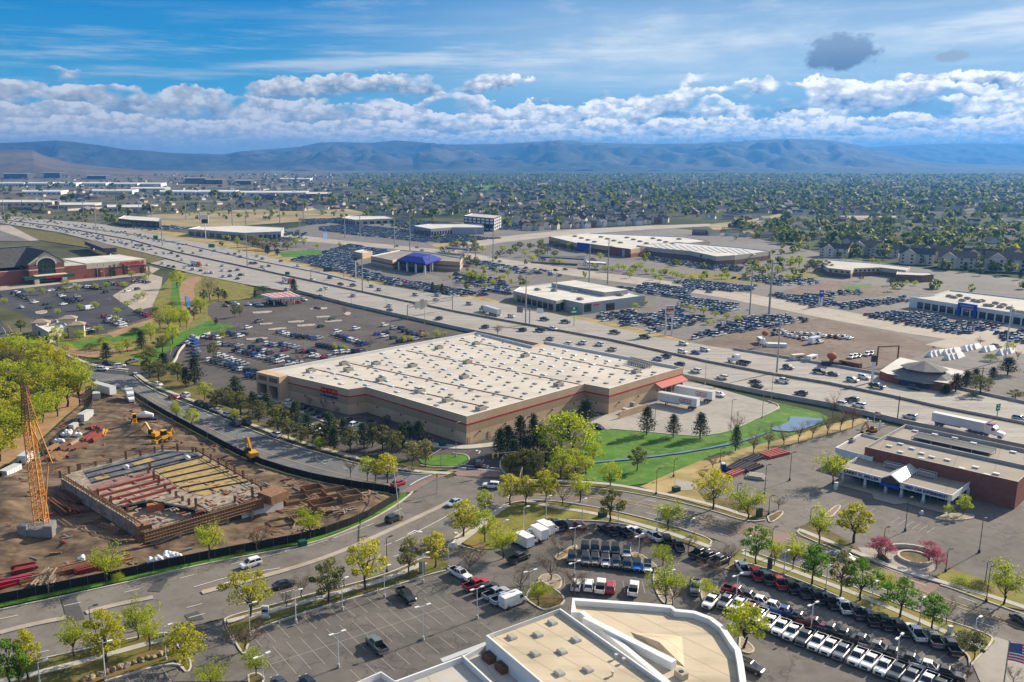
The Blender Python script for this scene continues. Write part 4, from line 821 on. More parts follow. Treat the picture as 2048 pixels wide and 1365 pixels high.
for i, (px, kw) in enumerate([
    ([(585, 522), (715, 556), (800, 575), (905, 594), (985, 594), (900, 575), (790, 560), (720, 540), (715, 522), (650, 512), (600, 516)], dict(pitch=7)),
    ([(645, 505), (700, 490), (900, 524), (940, 536), (890, 530), (800, 518), (720, 512), (700, 520), (650, 510)], dict(pitch=8)),
    ([(910, 545), (1010, 560), (1020, 590), (960, 585), (905, 565)], dict(fill=.5)), ([(930, 520), (1110, 545), (1120, 555), (1000, 545), (930, 530)], dict(fill=.5)),
    ([(1265, 580), (1290, 565), (1390, 578), (1380, 600), (1330, 592)], dict()), ([(1230, 572), (1370, 596), (1372, 600), (1240, 580)], dict(fill=.9)),
    ([(1190, 632), (1270, 622), (1275, 640), (1210, 645)], dict(pitch=9)), ([(1230, 640), (1360, 615), (1372, 625), (1375, 640), (1250, 655)], dict(pitch=10, fill=.75)), ([(1290, 652), (1410, 630), (1415, 645), (1300, 668)], dict(pitch=11, fill=.6)),
    ([(1355, 605), (1385, 597), (1480, 612), (1475, 625), (1450, 630), (1360, 612)], dict(pitch=7, fill=.92)), ([(1480, 638), (1580, 632), (1585, 642), (1485, 648)], dict(fill=.9, pitch=7)), ([(1430, 652), (1490, 640), (1500, 650), (1440, 662)], dict(fill=.9)), ([(1380, 672), (1460, 655), (1610, 638), (1615, 645), (1470, 668), (1385, 680)], dict(fill=.85)),
    ([(1345, 565), (1380, 562), (1515, 575), (1510, 582), (1460, 586), (1370, 576)], dict(pitch=7, fill=.9, white=4)), ([(1465, 558), (1540, 552), (1635, 562), (1640, 570), (1560, 572)], dict(pitch=8, fill=.6, white=5)), ([(1540, 592), (1560, 588), (1675, 604), (1670, 614), (1600, 610)], dict(pitch=7, fill=.85)),
    ([(1610, 590), (1720, 582), (1725, 590), (1620, 600)], dict(fill=.6)), ([(1670, 610), (1810, 596), (1818, 604), (1690, 622)], dict(pitch=8, fill=.8)), ([(1725, 632), (1790, 625), (1880, 632), (1900, 650), (1960, 668), (1920, 670), (1800, 650)], dict(pitch=7, fill=.9)), ([(1885, 645), (1990, 650), (2010, 660), (1930, 668)], dict(pitch=8, fill=.8)), ([(1990, 668), (2060, 660), (2060, 690), (2000, 680)], dict(fill=.8)),
    ([(1270, 508), (1300, 515), (1400, 530), (1490, 535), (1480, 545), (1400, 538), (1310, 525)], dict(pitch=6, fill=.8, white=2)), ([(1130, 492), (1200, 490), (1280, 508), (1240, 512), (1140, 500)], dict(pitch=6, fill=.75, white=2)),
    ([(640, 455), (700, 450), (900, 470), (1000, 478), (880, 488), (700, 470), (640, 462)], dict(pitch=8, fill=.7, white=2)), ([(790, 440), (920, 448), (930, 460), (830, 462), (780, 450)], dict(pitch=8, fill=.8, white=2)), ([(600, 440), (690, 438), (700, 446), (620, 450)], dict(pitch=8, fill=.8, white=2)), ([(1000, 448), (1080, 452), (1060, 460), (1000, 462)], dict(pitch=9, fill=.6)),
    ([(430, 455), (530, 462), (620, 468), (600, 475), (470, 466)], dict(fill=.5)), ([(520, 475), (620, 478), (560, 486), (500, 480)], dict(fill=.6)), ([(240, 455), (330, 452), (400, 458), (300, 462)], dict(fill=.4))]):
    lot(FL, px, seed=i, rot=FWD if i not in (8,) else FWD, **kw)
# traffic too far to tell apart, on the motorway and the tan road
for P_, q in ((lerp(fw(NEAR[:5]), fw(MEDI[:5]), .5), 0), (lerp(fw(MEDI[:5]), fw(FARE[:4]), .5), 1)):
    for x, y, h in along(P_, 17):
        for dv in (-7.5, -3.7, 0, 3.7, 7.5):
            if R.random() < .42: u = R.uniform(-6, 6); far_car(FL, x + u * math.cos(h) - dv * math.sin(h), y + u * math.sin(h) + dv * math.cos(h), h, 1, R.choice((1, 1, 2, 3, 4, 5, 5, 4)))
road = [G(*p) for p in ((690, 486), (900, 505), (1025, 527), (1150, 546), (1300, 566), (1450, 588), (1625, 622), (1786, 651), (1911, 670), (2048, 698))]
for x, y, h in along(road, 24):
    for dv in (-9, -5, 5, 9):
        if R.random() < .22: far_car(FL, x - dv * math.sin(h), y + dv * math.cos(h), h, 1, R.choice((1, 2, 3, 4, 5, 7, 5)))
o = FL.obj('parked_cars', FCOL); tag(o, 'mass of cars on the sales lots and roads beyond the motorway', 'cars', kind='stuff')
for k in list(PR): drop(PR[k])
for k in list(SMALL): drop(SMALL[k])
# ---------------------------------------------------------------- trees
def leaf(name, a, b, c, trans=.55):
    """leaves of several tones, lit through from behind"""
    m = mat(name, a, .6, 0, .2); t = NT(m); nt = m.node_tree
    isl = t.n('ShaderNodeNewGeometry').outputs['Random Per Island']; ob = t.n('ShaderNodeObjectInfo').outputs['Random']
    f = t.math('ADD', t.math('MULTIPLY', isl, .7), t.math('MULTIPLY', ob, .3)); col = t.ramp(f, [(.1, a), (.5, b), (.9, c)])
    t.l(col, t.b.inputs['Base Color']); tr = t.n('ShaderNodeBsdfTranslucent'); t.l(col, tr.inputs[0])
    mx = t.n('ShaderNodeMixShader'); mx.inputs[0].default_value = trans; t.l(t.b.outputs[0], mx.inputs[1]); t.l(tr.outputs[0], mx.inputs[2])
    t.l(mx.outputs[0], nt.nodes['Material Output'].inputs['Surface'])
leaf('leaf_yellow', (.26, .26, .015), (.44, .43, .025), (.60, .55, .05)); leaf('leaf_lime', (.22, .29, .015), (.40, .46, .022), (.56, .58, .04)); leaf('leaf_green', (.06, .15, .012), (.12, .26, .018), (.21, .36, .03))
leaf('leaf_olive', (.09, .10, .025), (.16, .17, .04), (.25, .25, .07)); leaf('leaf_pine', (.016, .030, .013), (.034, .055, .021), (.06, .085, .032), .15); leaf('leaf_pine_grey', (.035, .055, .026), (.062, .088, .038), (.105, .13, .055), .2)
leaf('leaf_pink', (.25, .05, .09), (.42, .11, .17), (.58, .22, .28)); leaf('leaf_rust', (.13, .075, .04), (.20, .12, .065), (.28, .18, .10)); leaf('leaf_pale', (.17, .17, .055), (.27, .26, .09), (.36, .33, .14)); leaf('leaf_dusk', (.04, .055, .025), (.075, .092, .035), (.12, .13, .05))
mat('bark_brown', (.055, .042, .033), .95); mat('bark_grey', (.12, .10, .085), .95); mat('twig_red', (.13, .085, .07), .95)
rs = np.random.RandomState(11)
def leaves(mb, pts, size, spread_=1.0, flat=0):
    for p in pts:
        n_ = rs.normal(size=3); n_[2] = abs(n_[2]) + flat; n_ /= np.linalg.norm(n_); a = np.cross(n_, rs.normal(size=3)); a /= np.linalg.norm(a); b = np.cross(n_, a)
        s = size * rs.uniform(.6, 1.3); k = rs.uniform(.5, .9)
        mb.add([p - a * s, p - b * s * k, p + a * s, p + b * s * k], [(0, 1, 2, 3)])
def limb(mb, a, b, r0, r1, bend=.12, n_=3, sides=5):
    a, b = np.array(a, float), np.array(b, float); L = np.linalg.norm(b - a); prev = a; pr = r0
    off = rs.normal(size=3) * L * bend
    for i in range(1, n_ + 1):
        t_ = i / n_; q = a + (b - a) * t_ + off * math.sin(math.pi * t_) + np.array((0, 0, .06 * L * math.sin(math.pi * t_))); r = r0 + (r1 - r0) * t_
        mb.tube(prev, q, pr, r, sides, caps=False); prev, pr = q, r
def tree_mesh(kind, seed):
    """8 m tall; returns trunk and crown meshes"""
    global rs
    rs = np.random.RandomState(seed); tb, cb = MB(), MB(); H8 = 8.0
    if kind in ('full', 'round'):
        q_ = rs.uniform(.82, 1.12); cz, rx, rz = (4.8, 2.45 * q_, 3.25) if kind == 'full' else (4.9, 3.4 * q_, 2.9)
        limb(tb, (0, 0, 0), (rs.normal() * .1, rs.normal() * .1, 2.2), .20, .15, .04)
        ends = []
        for i in range(13):
            a = i * 2.4 + rs.uniform(-.4, .4); z = -.75 + 1.65 * (i + .5) / 13; k = math.sqrt(max(.05, 1 - z * z)) * rs.uniform(.5, 1.12)
            e = np.array((rx * k * math.cos(a), rx * k * math.sin(a), cz + rz * z * .85)); ends.append(e); limb(tb, (0, 0, rs.uniform(1.7, 3.4)), e, .09, .02, .10)
        ends.append(np.array((0, 0, cz + rz * .8)))
        for e in ends:
            rr = rs.uniform(.5, 1.25) * (1 if kind == 'full' else 1.25)
            d = rs.normal(size=(150, 3)); d /= np.linalg.norm(d, axis=1)[:, None]; d *= (rs.uniform(.25, 1, size=150) ** .45)[:, None] * rr; d[:, 2] *= .75
            leaves(cb, e + d, .165)
        q = rs.normal(size=(170, 3)); q /= np.linalg.norm(q, axis=1)[:, None]; q *= (rs.uniform(.1, 1, 170) ** .5)[:, None]; q *= np.array((rx, rx, rz)) * .92
        leaves(cb, q + np.array((0, 0, cz)), .21)
    elif kind in ('thin', 'bare'):
        limb(tb, (0, 0, 0), (rs.normal() * .15, rs.normal() * .15, 2.0), .17, .12, .05)
        tips = []
        for i in range(9):
            a = i * 2.4 + rs.uniform(-.5, .5); z0 = 1.6 + .16 * i; e = np.array((math.cos(a) * rs.uniform(1.6, 3.3), math.sin(a) * rs.uniform(1.6, 3.3), rs.uniform(4.0, 7.4) if i < 8 else 7.9)); limb(tb, (0, 0, z0), e, .085, .025, .12, 4)
            for j in range(7):
                t_ = rs.uniform(.35, 1); b = np.array((0, 0, z0)) * (1 - t_) + e * t_; f = b + np.array((rs.normal() * .75, rs.normal() * .75, rs.uniform(.2, 1.3))); limb(tb, b, f, .03, .012, .1, 2, 3); tips.append(f)
                for k in range(4 if kind == 'bare' else 2):
                    q = b + (f - b) * rs.uniform(.3, 1) ; h = q + np.array((rs.normal() * .4, rs.normal() * .4, rs.uniform(.1, .8))); tb.tube(q, h, .016, .008, 3, caps=False); tips.append(h)
        for e in tips:
            m_ = 14 if kind == 'thin' else 4
            leaves(cb, e + rs.normal(size=(m_, 3)) * (.36 if kind == 'thin' else .22), .135 if kind == 'thin' else .07)
    elif kind == 'pine':
        tb.tube((0, 0, 0), (0, 0, 7.6), .17, .03, 7, caps=False)
        for i in range(46):
            z = 1.3 + 6.4 * (i / 46) ** .92; u = (z - 1.0) / 7.0; r = 2.35 * (1 - u) ** .75 * rs.uniform(.65, 1.1) + .12
            if u < .12: r *= .75
            a = i * 2.4 + rs.uniform(-.3, .3); e = np.array((r * math.cos(a), r * math.sin(a), z + r * .12)); limb(tb, (0, 0, z - .1), e, .035, .012, .05, 2, 3)
            for k in range(4):
                p = np.array((0, 0, z)) * (1 - (.4 + .2 * k)) + e * (.4 + .2 * k); leaves(cb, p + rs.normal(size=(11, 3)) * np.array((.34, .34, .24)), .17)
        leaves(cb, np.array((0, 0, 7.7)) + rs.normal(size=(20, 3)) * np.array((.15, .15, .25)), .14)
    elif kind == 'willow':
        for j in range(3): limb(tb, (rs.normal() * .2, rs.normal() * .2, 0), (rs.normal() * .9, rs.normal() * .9, 3.6), .2, .12, .08)
        for i in range(34):
            a = i * 2.4; k = math.sqrt((i + .5) / 34); x, y = 3.7 * k * math.cos(a), 3.3 * k * math.sin(a); z = 7.6 - 3.6 * k * k + rs.uniform(-.6, .4); limb(tb, (x * .2, y * .2, 3.2), (x, y, z), .07, .015, .1)
            m_ = 62; d = rs.normal(size=(m_, 3)) * np.array((.52, .52, .42)); d[:, 2] -= np.abs(rs.normal(size=m_)) * .75 * k
            leaves(cb, np.array((x, y, z)) + d, .19)
    elif kind == 'bush':
        for j in range(5): limb(tb, (0, 0, 0), (rs.normal() * 1.2, rs.normal() * 1.2, 4), .07, .02, .1)
        for i in range(16):
            a = i * 2.4; k = math.sqrt((i + .5) / 16); e = np.array((3.3 * k * math.cos(a), 3.3 * k * math.sin(a), 5.6 - 3.6 * k * k + rs.uniform(-.6, .8)))
            d = rs.normal(size=(80, 3)) * np.array((.85, .85, .8)); p = e + d; p[:, 2] = np.maximum(p[:, 2], .2); leaves(cb, p, .24)
    elif kind == 'column':
        tb.tube((0, 0, 0), (0, 0, 6), .12, .04, 6, caps=False)
        for i in range(22):
            z = .8 + 6.6 * i / 22; r = 1.05 * math.sin(math.pi * min(1, (z + .9) / 9.4)) ** .7; a = i * 2.4
            leaves(cb, np.array((r * .5 * math.cos(a), r * .5 * math.sin(a), z)) + rs.normal(size=(36, 3)) * np.array((.38, .38, .4)), .18)
    return tb, cb
TP = {}
def tree_proto(key, kind, seed, lm, bark):
    tb, cb = tree_mesh(kind, seed); TP.setdefault(key, []).append((tb.mesh('trunk', [bark]), cb.mesh('crown', [lm])))
for s in (1, 2, 3): tree_proto('yellow', 'full', s, 'leaf_yellow', 'bark_brown'); tree_proto('thin', 'thin', s + 20, 'leaf_lime', 'bark_brown'); tree_proto('bare', 'bare', s + 30, 'leaf_rust', 'bark_grey'); tree_proto('pine', 'pine', s + 40, 'leaf_pine', 'bark_brown'); tree_proto('olive', 'full', s + 50, 'leaf_olive', 'bark_brown'); tree_proto('spread', 'round', s + 85, 'leaf_yellow', 'bark_brown')
for s in (1, 2): tree_proto('green', 'full', s + 5, 'leaf_green', 'bark_brown'); tree_proto('lime', 'round', s + 8, 'leaf_lime', 'bark_brown'); tree_proto('greypine', 'pine', s + 60, 'leaf_pine_grey', 'bark_brown'); tree_proto('redbare', 'bare', s + 70, 'leaf_rust', 'twig_red'); tree_proto('pink', 'round', s + 75, 'leaf_pink', 'bark_brown'); tree_proto('pale', 'full', s + 95, 'leaf_pale', 'bark_grey'); tree_proto('dusk', 'round', s + 97, 'leaf_dusk', 'bark_brown')
tree_proto('willow', 'willow', 80, 'leaf_lime', 'bark_brown'); tree_proto('bush', 'bush', 81, 'leaf_olive', 'bark_brown'); tree_proto('limebush', 'bush', 82, 'leaf_lime', 'bark_brown'); tree_proto('cypress', 'column', 83, 'leaf_pine', 'bark_brown'); tree_proto('duskbush', 'bush', 84, 'leaf_dusk', 'bark_brown')
LOOK = {'yellow': ('full yellow-green tree', 'tree', 'leafy_tree'), 'thin': ('thin tree in first leaf', 'tree', 'leafy_tree'), 'bare': ('bare branching tree', 'tree', 'bare_tree'), 'pine': ('dark pine', 'tree', 'pine_tree'), 'olive': ('olive-green tree', 'tree', 'leafy_tree'), 'spread': ('spreading yellow-green tree', 'tree', 'leafy_tree'), 'green': ('bright green tree', 'tree', 'leafy_tree'), 'lime': ('round lime-green tree', 'tree', 'leafy_tree'), 'greypine': ('grey-green pine', 'tree', 'pine_tree'), 'redbare': ('reddish bare tree', 'tree', 'bare_tree'), 'pink': ('pink blossoming tree', 'tree', 'blossom_tree'), 'pale': ('pale budding tree', 'tree', 'leafy_tree'), 'dusk': ('dull dark green tree', 'tree', 'leafy_tree'), 'willow': ('huge lime-yellow willow', 'tree', 'willow_tree'), 'bush': ('brownish green shrub', 'shrub', 'shrub'), 'limebush': ('lime-green shrub', 'shrub', 'shrub'), 'cypress': ('slim dark conifer', 'tree', 'conifer_tree'), 'duskbush': ('dull dark shrub', 'shrub', 'shrub')}
ASPECT = {'yellow': .62, 'olive': .62, 'green': .62, 'pale': .62, 'thin': .75, 'bare': .75, 'redbare': .75, 'pine': .6, 'greypine': .6, 'spread': .88, 'lime': .88, 'pink': .88, 'dusk': .88, 'willow': .95, 'bush': 1.05, 'limebush': 1.05, 'duskbush': 1.05, 'cypress': .3}
def place_tree(kind, x, y, h, label, group, wd=None, z=.1):
    tm, cm = R.choice(TP[kind]); lk = LOOK[kind]
    o = bpy.data.objects.new(lk[2], None); COL.objects.link(o); o.location = (x, y, z); o.rotation_euler = (0, 0, R.uniform(0, 6.28)); o.empty_display_size = .5
    s = h / 8; k = 1 if wd is None else wd / (ASPECT[kind] * h); k = min(2.2, max(.45, k)); o.scale = (s * k, s * k, s)
    tag(o, label, lk[1], group)
    for nm, me in (('trunk', tm), ('crown', cm)):
        c = bpy.data.objects.new(nm, me); COL.objects.link(c); c.parent = o
    return o
TREEGROUP = {}
def grove(spec, where, group):
    """'kind x y_base y_top [width in px]' per tree"""
    rows = sorted((q.split() for q in spec.split(',') if q.strip()), key=lambda q: float(q[1])); tot, seen = {}, {}
    for q in rows: tot[q[0]] = tot.get(q[0], 0) + 1
    for q in rows:
        k = q[0]; x, y = G(float(q[1]), float(q[2])); h = ZT(float(q[3]), y); i = seen.get(k, 0); seen[k] = i + 1
        wd = float(q[4]) * math.hypot(y, CAM) / FO if len(q) > 4 else None
        lab = f'{LOOK[k][0]} {where}' + ('' if tot[k] == 1 else f', {nth(i)} from left')
        place_tree(k, x, y, h, lab, group, wd)
GB = 'trees along the lower boulevard'
grove('green 18 1380 1280 55,green 40 1366 1318 40,yellow 57 1361 1262 50,thin 148 1315 1242,yellow 212 1326 1225 72,thin 276 1281 1210 70,thin 300 1303 1240,spread 369 1333 1256 95,thin 422 1372 1335 60,spread 500 1236 1142 92,bare 604 1198 1145,bare 572 1218 1180,olive 657 1206 1122 55,spread 731 1181 1080 85,pale 819 1151 1075 46,yellow 870 1137 1064 46', 'on the near verge of the lower boulevard', GB)
grove('bare 98 1191 1130 55,thin 214 1166 1098 62,thin 419 1123 1045 55,bare 515 1103 1045 58,thin 620 1080 1025 55,limebush 236 1163 1145 25,bush 480 1108 1098 30', 'just inside the black site fence', GB)
grove('bare 492 1303 1245 72,thin 513 1353 1299 48,bush 478 1272 1248 60', 'at the left corner of the dealer lot', GB)
GD = 'trees on the dealer lot'
grove('yellow 927 1075 1003 56,lime 969 1086 1020 50,thin 1006 1118 1060 60,lime 968 1028 980 40,bare 941 1148 1085 68,bare 1040 1188 1130 45,thin 1076 1213 1167 48', 'round the lot entrance and vans', GD)
grove('bare 1116 1116 1072,bare 1101 1162 1108 58,bare 1146 1093 1055 45,bare 1150 1191 1133 62,bare 1280 1110 1070 42,thin 1326 1131 1095 48,bare 1376 1106 1067 36,thin 1330 1212 1137 70,bare 1344 1216 1165 50,bare 1457 1133 1085 45,thin 1416 1196 1162 40,bare 1416 1165 1125 50,lime 1487 1298 1208 96', 'on the inner islands of the dealer lot', GD)
grove('olive 1220 1046 978 50,thin 1335 1063 1008 52,thin 1160 1006 957 52,bare 1125 1012 966 45,yellow 1020 1011 950 46,yellow 1052 1011 953 40,yellow 1092 1006 943 48', 'on the verge above the curved lot edge', GD)
grove('green 1512 1130 1052 44,thin 1549 1132 1085 38,thin 1586 1141 1075 40,green 1624 1171 1090 52,pale 1680 1196 1100 50,green 1720 1203 1118 56,thin 1775 1192 1150 50,green 1800 1236 1157 58,green 1863 1260 1190 48,bare 1892 1251 1200 35,duskbush 1930 1285 1262 50,dusk 1947 1323 1265 46,bare 1933 1363 1335 24,bare 2025 1372 1335 30', 'between the dealer lot and the right street', 'street trees along the right street')
grove('thin 1637 1090 1025 52,yellow 1707 1086 1009 70,thin 2007 1211 1138 72,pink 1756 1116 1073 40,pink 1770 1118 1080 34,pink 1856 1128 1083 40,pink 1872 1140 1100 34,duskbush 1762 1120 1108 40,limebush 1680 1092 1078 24,limebush 1925 1170 1152 60,bush 1960 1178 1160 50', 'on the far side of the right street', 'trees by the empty car park')
grove('spread 1426 1020 940 70,thin 1495 1041 982 72,redbare 1557 1019 995 28,redbare 1425 938 912 28,olive 1274 943 895 30,lime 1220 973 925 44,lime 1172 953 912 38,lime 1122 961 893 60,olive 1047 949 898 44,dusk 1068 953 905 40,thin 1100 1000 958 30', 'on the green lawn and its verge', 'trees on the lawn')
grove('pine 1015 906 852 42,pine 1040 902 833 42,pine 1066 906 828 36,pine 1028 922 880 36,pine 1172 846 799 48,willow 1133 916 826 120', 'at the lower corner of the warehouse', 'trees at the warehouse corner')
grove('greypine 1293 871 813 40,greypine 1346 876 829 36,greypine 1400 878 826 40,greypine 1471 903 852 28', 'along the lawn edge of the loading yard', 'pines on the lawn edge')
grove('redbare 1507 911 862 38,redbare 1537 901 855 36,redbare 1567 891 858 34,redbare 1597 886 843 34,redbare 1625 878 842 28,redbare 1655 871 828 34,redbare 1681 863 818 34,redbare 1705 856 810 36,bare 1665 838 785 34,bare 1471 880 832 30', 'lining the path beside the pond', 'bare trees beside the pond')
grove('thin 1665 969 908 54,lime 1926 1031 990 30,lime 1896 1034 1010 20', 'in front of the brick and white showroom', 'trees at the showroom')
GP = 'pines and trees between warehouse and boulevard'
grove('greypine 472 801 753 44,pine 390 771 715 42,pine 328 742 706 34,greypine 536 832 787 42,greypine 660 892 824 46,pine 688 882 836 34,greypine 728 900 845 40,pine 805 892 850 34,pine 838 892 842 42,pine 820 880 850 30,greypine 592 864 802 38', 'in the belt below the warehouse wall', GP)
grove('olive 300 758 704 40,olive 356 762 725 30,olive 433 813 780 30,olive 482 831 783 52,olive 557 872 810 54,olive 577 880 838 30,olive 602 888 853 30,olive 700 906 856 40,olive 765 902 850 42,pale 826 931 884 36,pale 852 936 880 34,lime 410 802 764 36,thin 345 750 722 24', 'in the belt below the warehouse wall', GP)
grove('bare 647 821 797 16,bare 620 813 795 14,bare 676 833 812 14,olive 775 851 830 18,duskbush 740 848 838 22,dusk 815 863 842 20', 'against the tan warehouse wall', GP)
grove('thin 354 846 800 22,lime 385 853 818 40,bare 702 956 915 32,lime 735 963 913 34,yellow 775 966 908 40,yellow 752 964 920 30', 'on the site side of the boulevard', GP)
GW = 'willows left of the building site'
ws = []
wr = random.Random(5)
for x, y, k in ((-30, 800, 'spread'), (5, 752, 'spread'), (38, 748, 'lime'), (70, 758, 'spread'), (100, 770, 'yellow'), (128, 778, 'spread'), (155, 790, 'lime'), (20, 790, 'lime'), (55, 800, 'spread'), (95, 810, 'spread'), (135, 815, 'yellow'), (160, 812, 'thin'), (10, 835, 'spread'), (45, 845, 'yellow'), (85, 848, 'lime'), (-10, 880, 'spread'), (25, 890, 'lime'), (60, 872, 'thin'), (0, 925, 'spread'), (-35, 930, 'spread'), (30, 765, 'bare'), (90, 790, 'thin'), (115, 835, 'thin'), (62, 735, 'thin'), (20, 732, 'yellow')):
    ws.append(f'{k} {x} {y} {y - wr.uniform(58, 82):.0f} {wr.uniform(58, 82):.0f}')
grove(','.join(ws), 'in the grove left of the site', GW)
GC = 'trees along the creek'
grove('pine 213 724 686 28,lime 240 712 684 24,pine 283 700 662 26,lime 302 682 645 26,lime 115 694 655 32,lime 160 680 660 26,olive 62 692 668 20,olive 42 664 640 20,lime 337 662 612 42,lime 360 655 615 34,bare 320 658 625 28,lime 374 660 618 20,lime 402 627 598 32,lime 355 577 540 34,bare 420 603 560 36,dusk 437 604 574 24,pine 450 600 582 14,dusk 408 606 580 18,thin 212 700 680 20,bush 345 615 600 22,bush 312 630 610 24,bush 205 690 672 24,thin 196 668 652 20,pine 432 650 636 12', 'by the creek left of the warehouse', GC)
grove(','.join(f'lime {x} {y} {y - 14} 17' for x, y in ((85, 590), (132, 573), (130, 586), (153, 584), (190, 581), (212, 578), (248, 578), (290, 566), (263, 556), (297, 555), (275, 602), (287, 598), (255, 616), (233, 630), (115, 632), (190, 618), (160, 622), (232, 645), (280, 630), (60, 590), (8, 610))), 'on the islands of the sports store car park', 'small trees in the sports store car park')
grove('cypress 193 556 536,cypress 222 555 530,cypress 230 553 527,cypress 248 551 528,cypress 283 549 534,cypress 298 548 532,olive 10 570 552,olive 36 568 556', 'against the brick sports store', 'conifers along the sports store')
grove('pale 427 716 684 28,thin 445 687 660 14,olive 470 636 610 14,olive 480 634 612 12,bare 690 632 615,bare 676 608 600,thin 670 706 686 10,thin 690 705 690 12,bare 740 698 680 24,lime 805 686 670 18,lime 820 684 672 14,lime 873 676 660 16,lime 888 674 664 14,thin 850 678 665 16,bare 600 728 706 24,pine 588 594 558 22,pine 510 598 580 10,dusk 527 588 572 24,redbare 995 672 650 22', 'in the warehouse car park', 'trees in the warehouse car park')
GX = 'trees beyond the motorway'
grove('dusk 472 478 468,lime 450 482 470,lime 487 480 468,dusk 535 480 468,lime 475 496 474 14,pale 505 494 470 24,pale 525 500 476 30,pale 550 502 480 28,pale 575 500 482 26,lime 592 494 474 16,lime 608 494 476 14,pine 535 510 490 16,pine 555 512 498 14,lime 635 498 486 14,dusk 595 470 460,thin 680 496 484', 'round the small green field', GX)
grove('lime 939 560 542 24,lime 962 565 546 28,lime 993 550 538,lime 1016 555 540,lime 967 545 530,lime 946 540 530,lime 1022 570 556,lime 1052 573 558,lime 985 573 558,lime 970 560 548,lime 1008 560 548,pale 935 545 535,thin 1000 566 550,pale 1040 565 550,lime 925 571 560,lime 900 560 550,thin 970 580 567,lime 1030 608 597,pink 1060 600 590 18,lime 1270 620 606 18,thin 1292 614 600', 'beside the grey glass showroom', GX)
rowt = ((1225, 545), (1237, 540), (1248, 542), (1262, 548), (1270, 541), (1280, 540), (1292, 549), (1306, 548), (1322, 552), (1332, 551), (1345, 554), (1353, 556), (1364, 560), (1384, 563), (1403, 562), (1310, 560), (1259, 557), (1443, 558), (1455, 558), (1320, 565), (1190, 540), (1210, 545))
grove(','.join(f'lime {x} {y} {y - 13} 15' for x, y in rowt), 'in rows before the diamond-sign store', GX)
grove('lime 1380 622 610 16,lime 1407 630 614 18,lime 1430 636 622 16,lime 1453 640 626 16,lime 1475 646 630 18,lime 1415 650 640 16,lime 1365 616 608 12,lime 1390 625 616,lime 1428 650 642', 'on the islands of the car lot with billboard', GX)
more = [('olive', 1040, 498), ('dusk', 1060, 500), ('olive', 1082, 503), ('dusk', 1095, 508), ('olive', 1075, 512), ('lime', 1050, 514), ('olive', 1110, 515), ('dusk', 1115, 498), ('lime', 1140, 500), ('olive', 905, 498), ('dusk', 915, 500), ('dusk', 928, 498), ('olive', 940, 505), ('dusk', 950, 500), ('lime', 965, 505), ('olive', 1000, 515), ('dusk', 1020, 512), ('lime', 1005, 505), ('limebush', 1065, 522), ('limebush', 1085, 525), ('limebush', 1105, 528), ('limebush', 1120, 530), ('dusk', 1175, 512), ('olive', 1185, 530), ('lime', 1200, 520), ('olive', 1222, 510), ('dusk', 1270, 512), ('olive', 1265, 545)]
grove(','.join(f'{k} {x} {y} {y - 14 - (x * 7 % 5)} 16' for k, x, y in more), 'round the blue store car park', GX)
grove('lime 1580 540 515 22,lime 1598 536 510 20,dusk 1620 538 520 18,dusk 1630 544 528 14,dusk 1650 545 520 26,lime 1540 560 548 14,lime 1555 548 530 18,olive 1600 560 548,lime 1575 562 548,lime 1588 562 550,pine 1560 545 525 18,dusk 1720 563 548,dusk 1780 572 555 16,limebush 1813 570 560,limebush 1830 572 560,limebush 1875 580 572,limebush 1945 583 575,lime 1690 530 518,lime 1745 528 516,lime 1757 530 520,pine 1845 530 510 16,pine 1930 545 525 16,dusk 1960 552 535 16,pine 2040 560 540,redbare 1960 690 676 22,lime 2020 702 686 26,redbare 2035 720 700,bush 1980 722 705 30', 'round the brick school and flats', GX)
grove('pine 1911 786 748 36,pine 1932 772 742 32,pine 1950 765 738 26,pine 2015 750 715 44,pine 1985 760 735 26,olive 1960 792 752 36,pine 1890 790 770 30,bush 1945 795 785 24,olive 2030 800 780 26', 'right of the restaurant with hexagonal roof', GX)
grove('pine 865 585 565 12,pine 884 590 568 12,redbare 893 588 572,olive 878 583 570 16', 'at the corner of the blue-roofed lot', GX)
grove('olive 318 764 722 34,pine 372 775 735 26,olive 455 812 775 36,pine 506 826 784 32,olive 518 846 800 40,pine 560 850 806 34,greypine 616 878 826 36,olive 640 893 848 38,pine 668 902 856 32,olive 672 878 840 34,greypine 745 894 846 36,olive 785 908 862 36,pine 858 912 872 24,lime 470 846 818 26,lime 640 906 874 28', 'in the second line of the belt', GP)
grove('pine 1000 915 858 40,pine 1052 930 872 42,olive 1090 935 885 44,lime 1150 945 898 44,pine 1080 905 850 38,olive 1020 950 908 36,lime 1185 935 885 40', 'filling the clump by the warehouse corner', 'trees at the warehouse corner')
grove('limebush 350 640 618 30,limebush 395 610 592 26,olive 325 705 672 30,bush 300 712 694 34,lime 255 705 676 28,bush 180 700 684 30,lime 345 690 650 34,bush 270 668 652 26,limebush 135 700 684 26,olive 388 640 610 22', 'thickening the creek bank', GC)
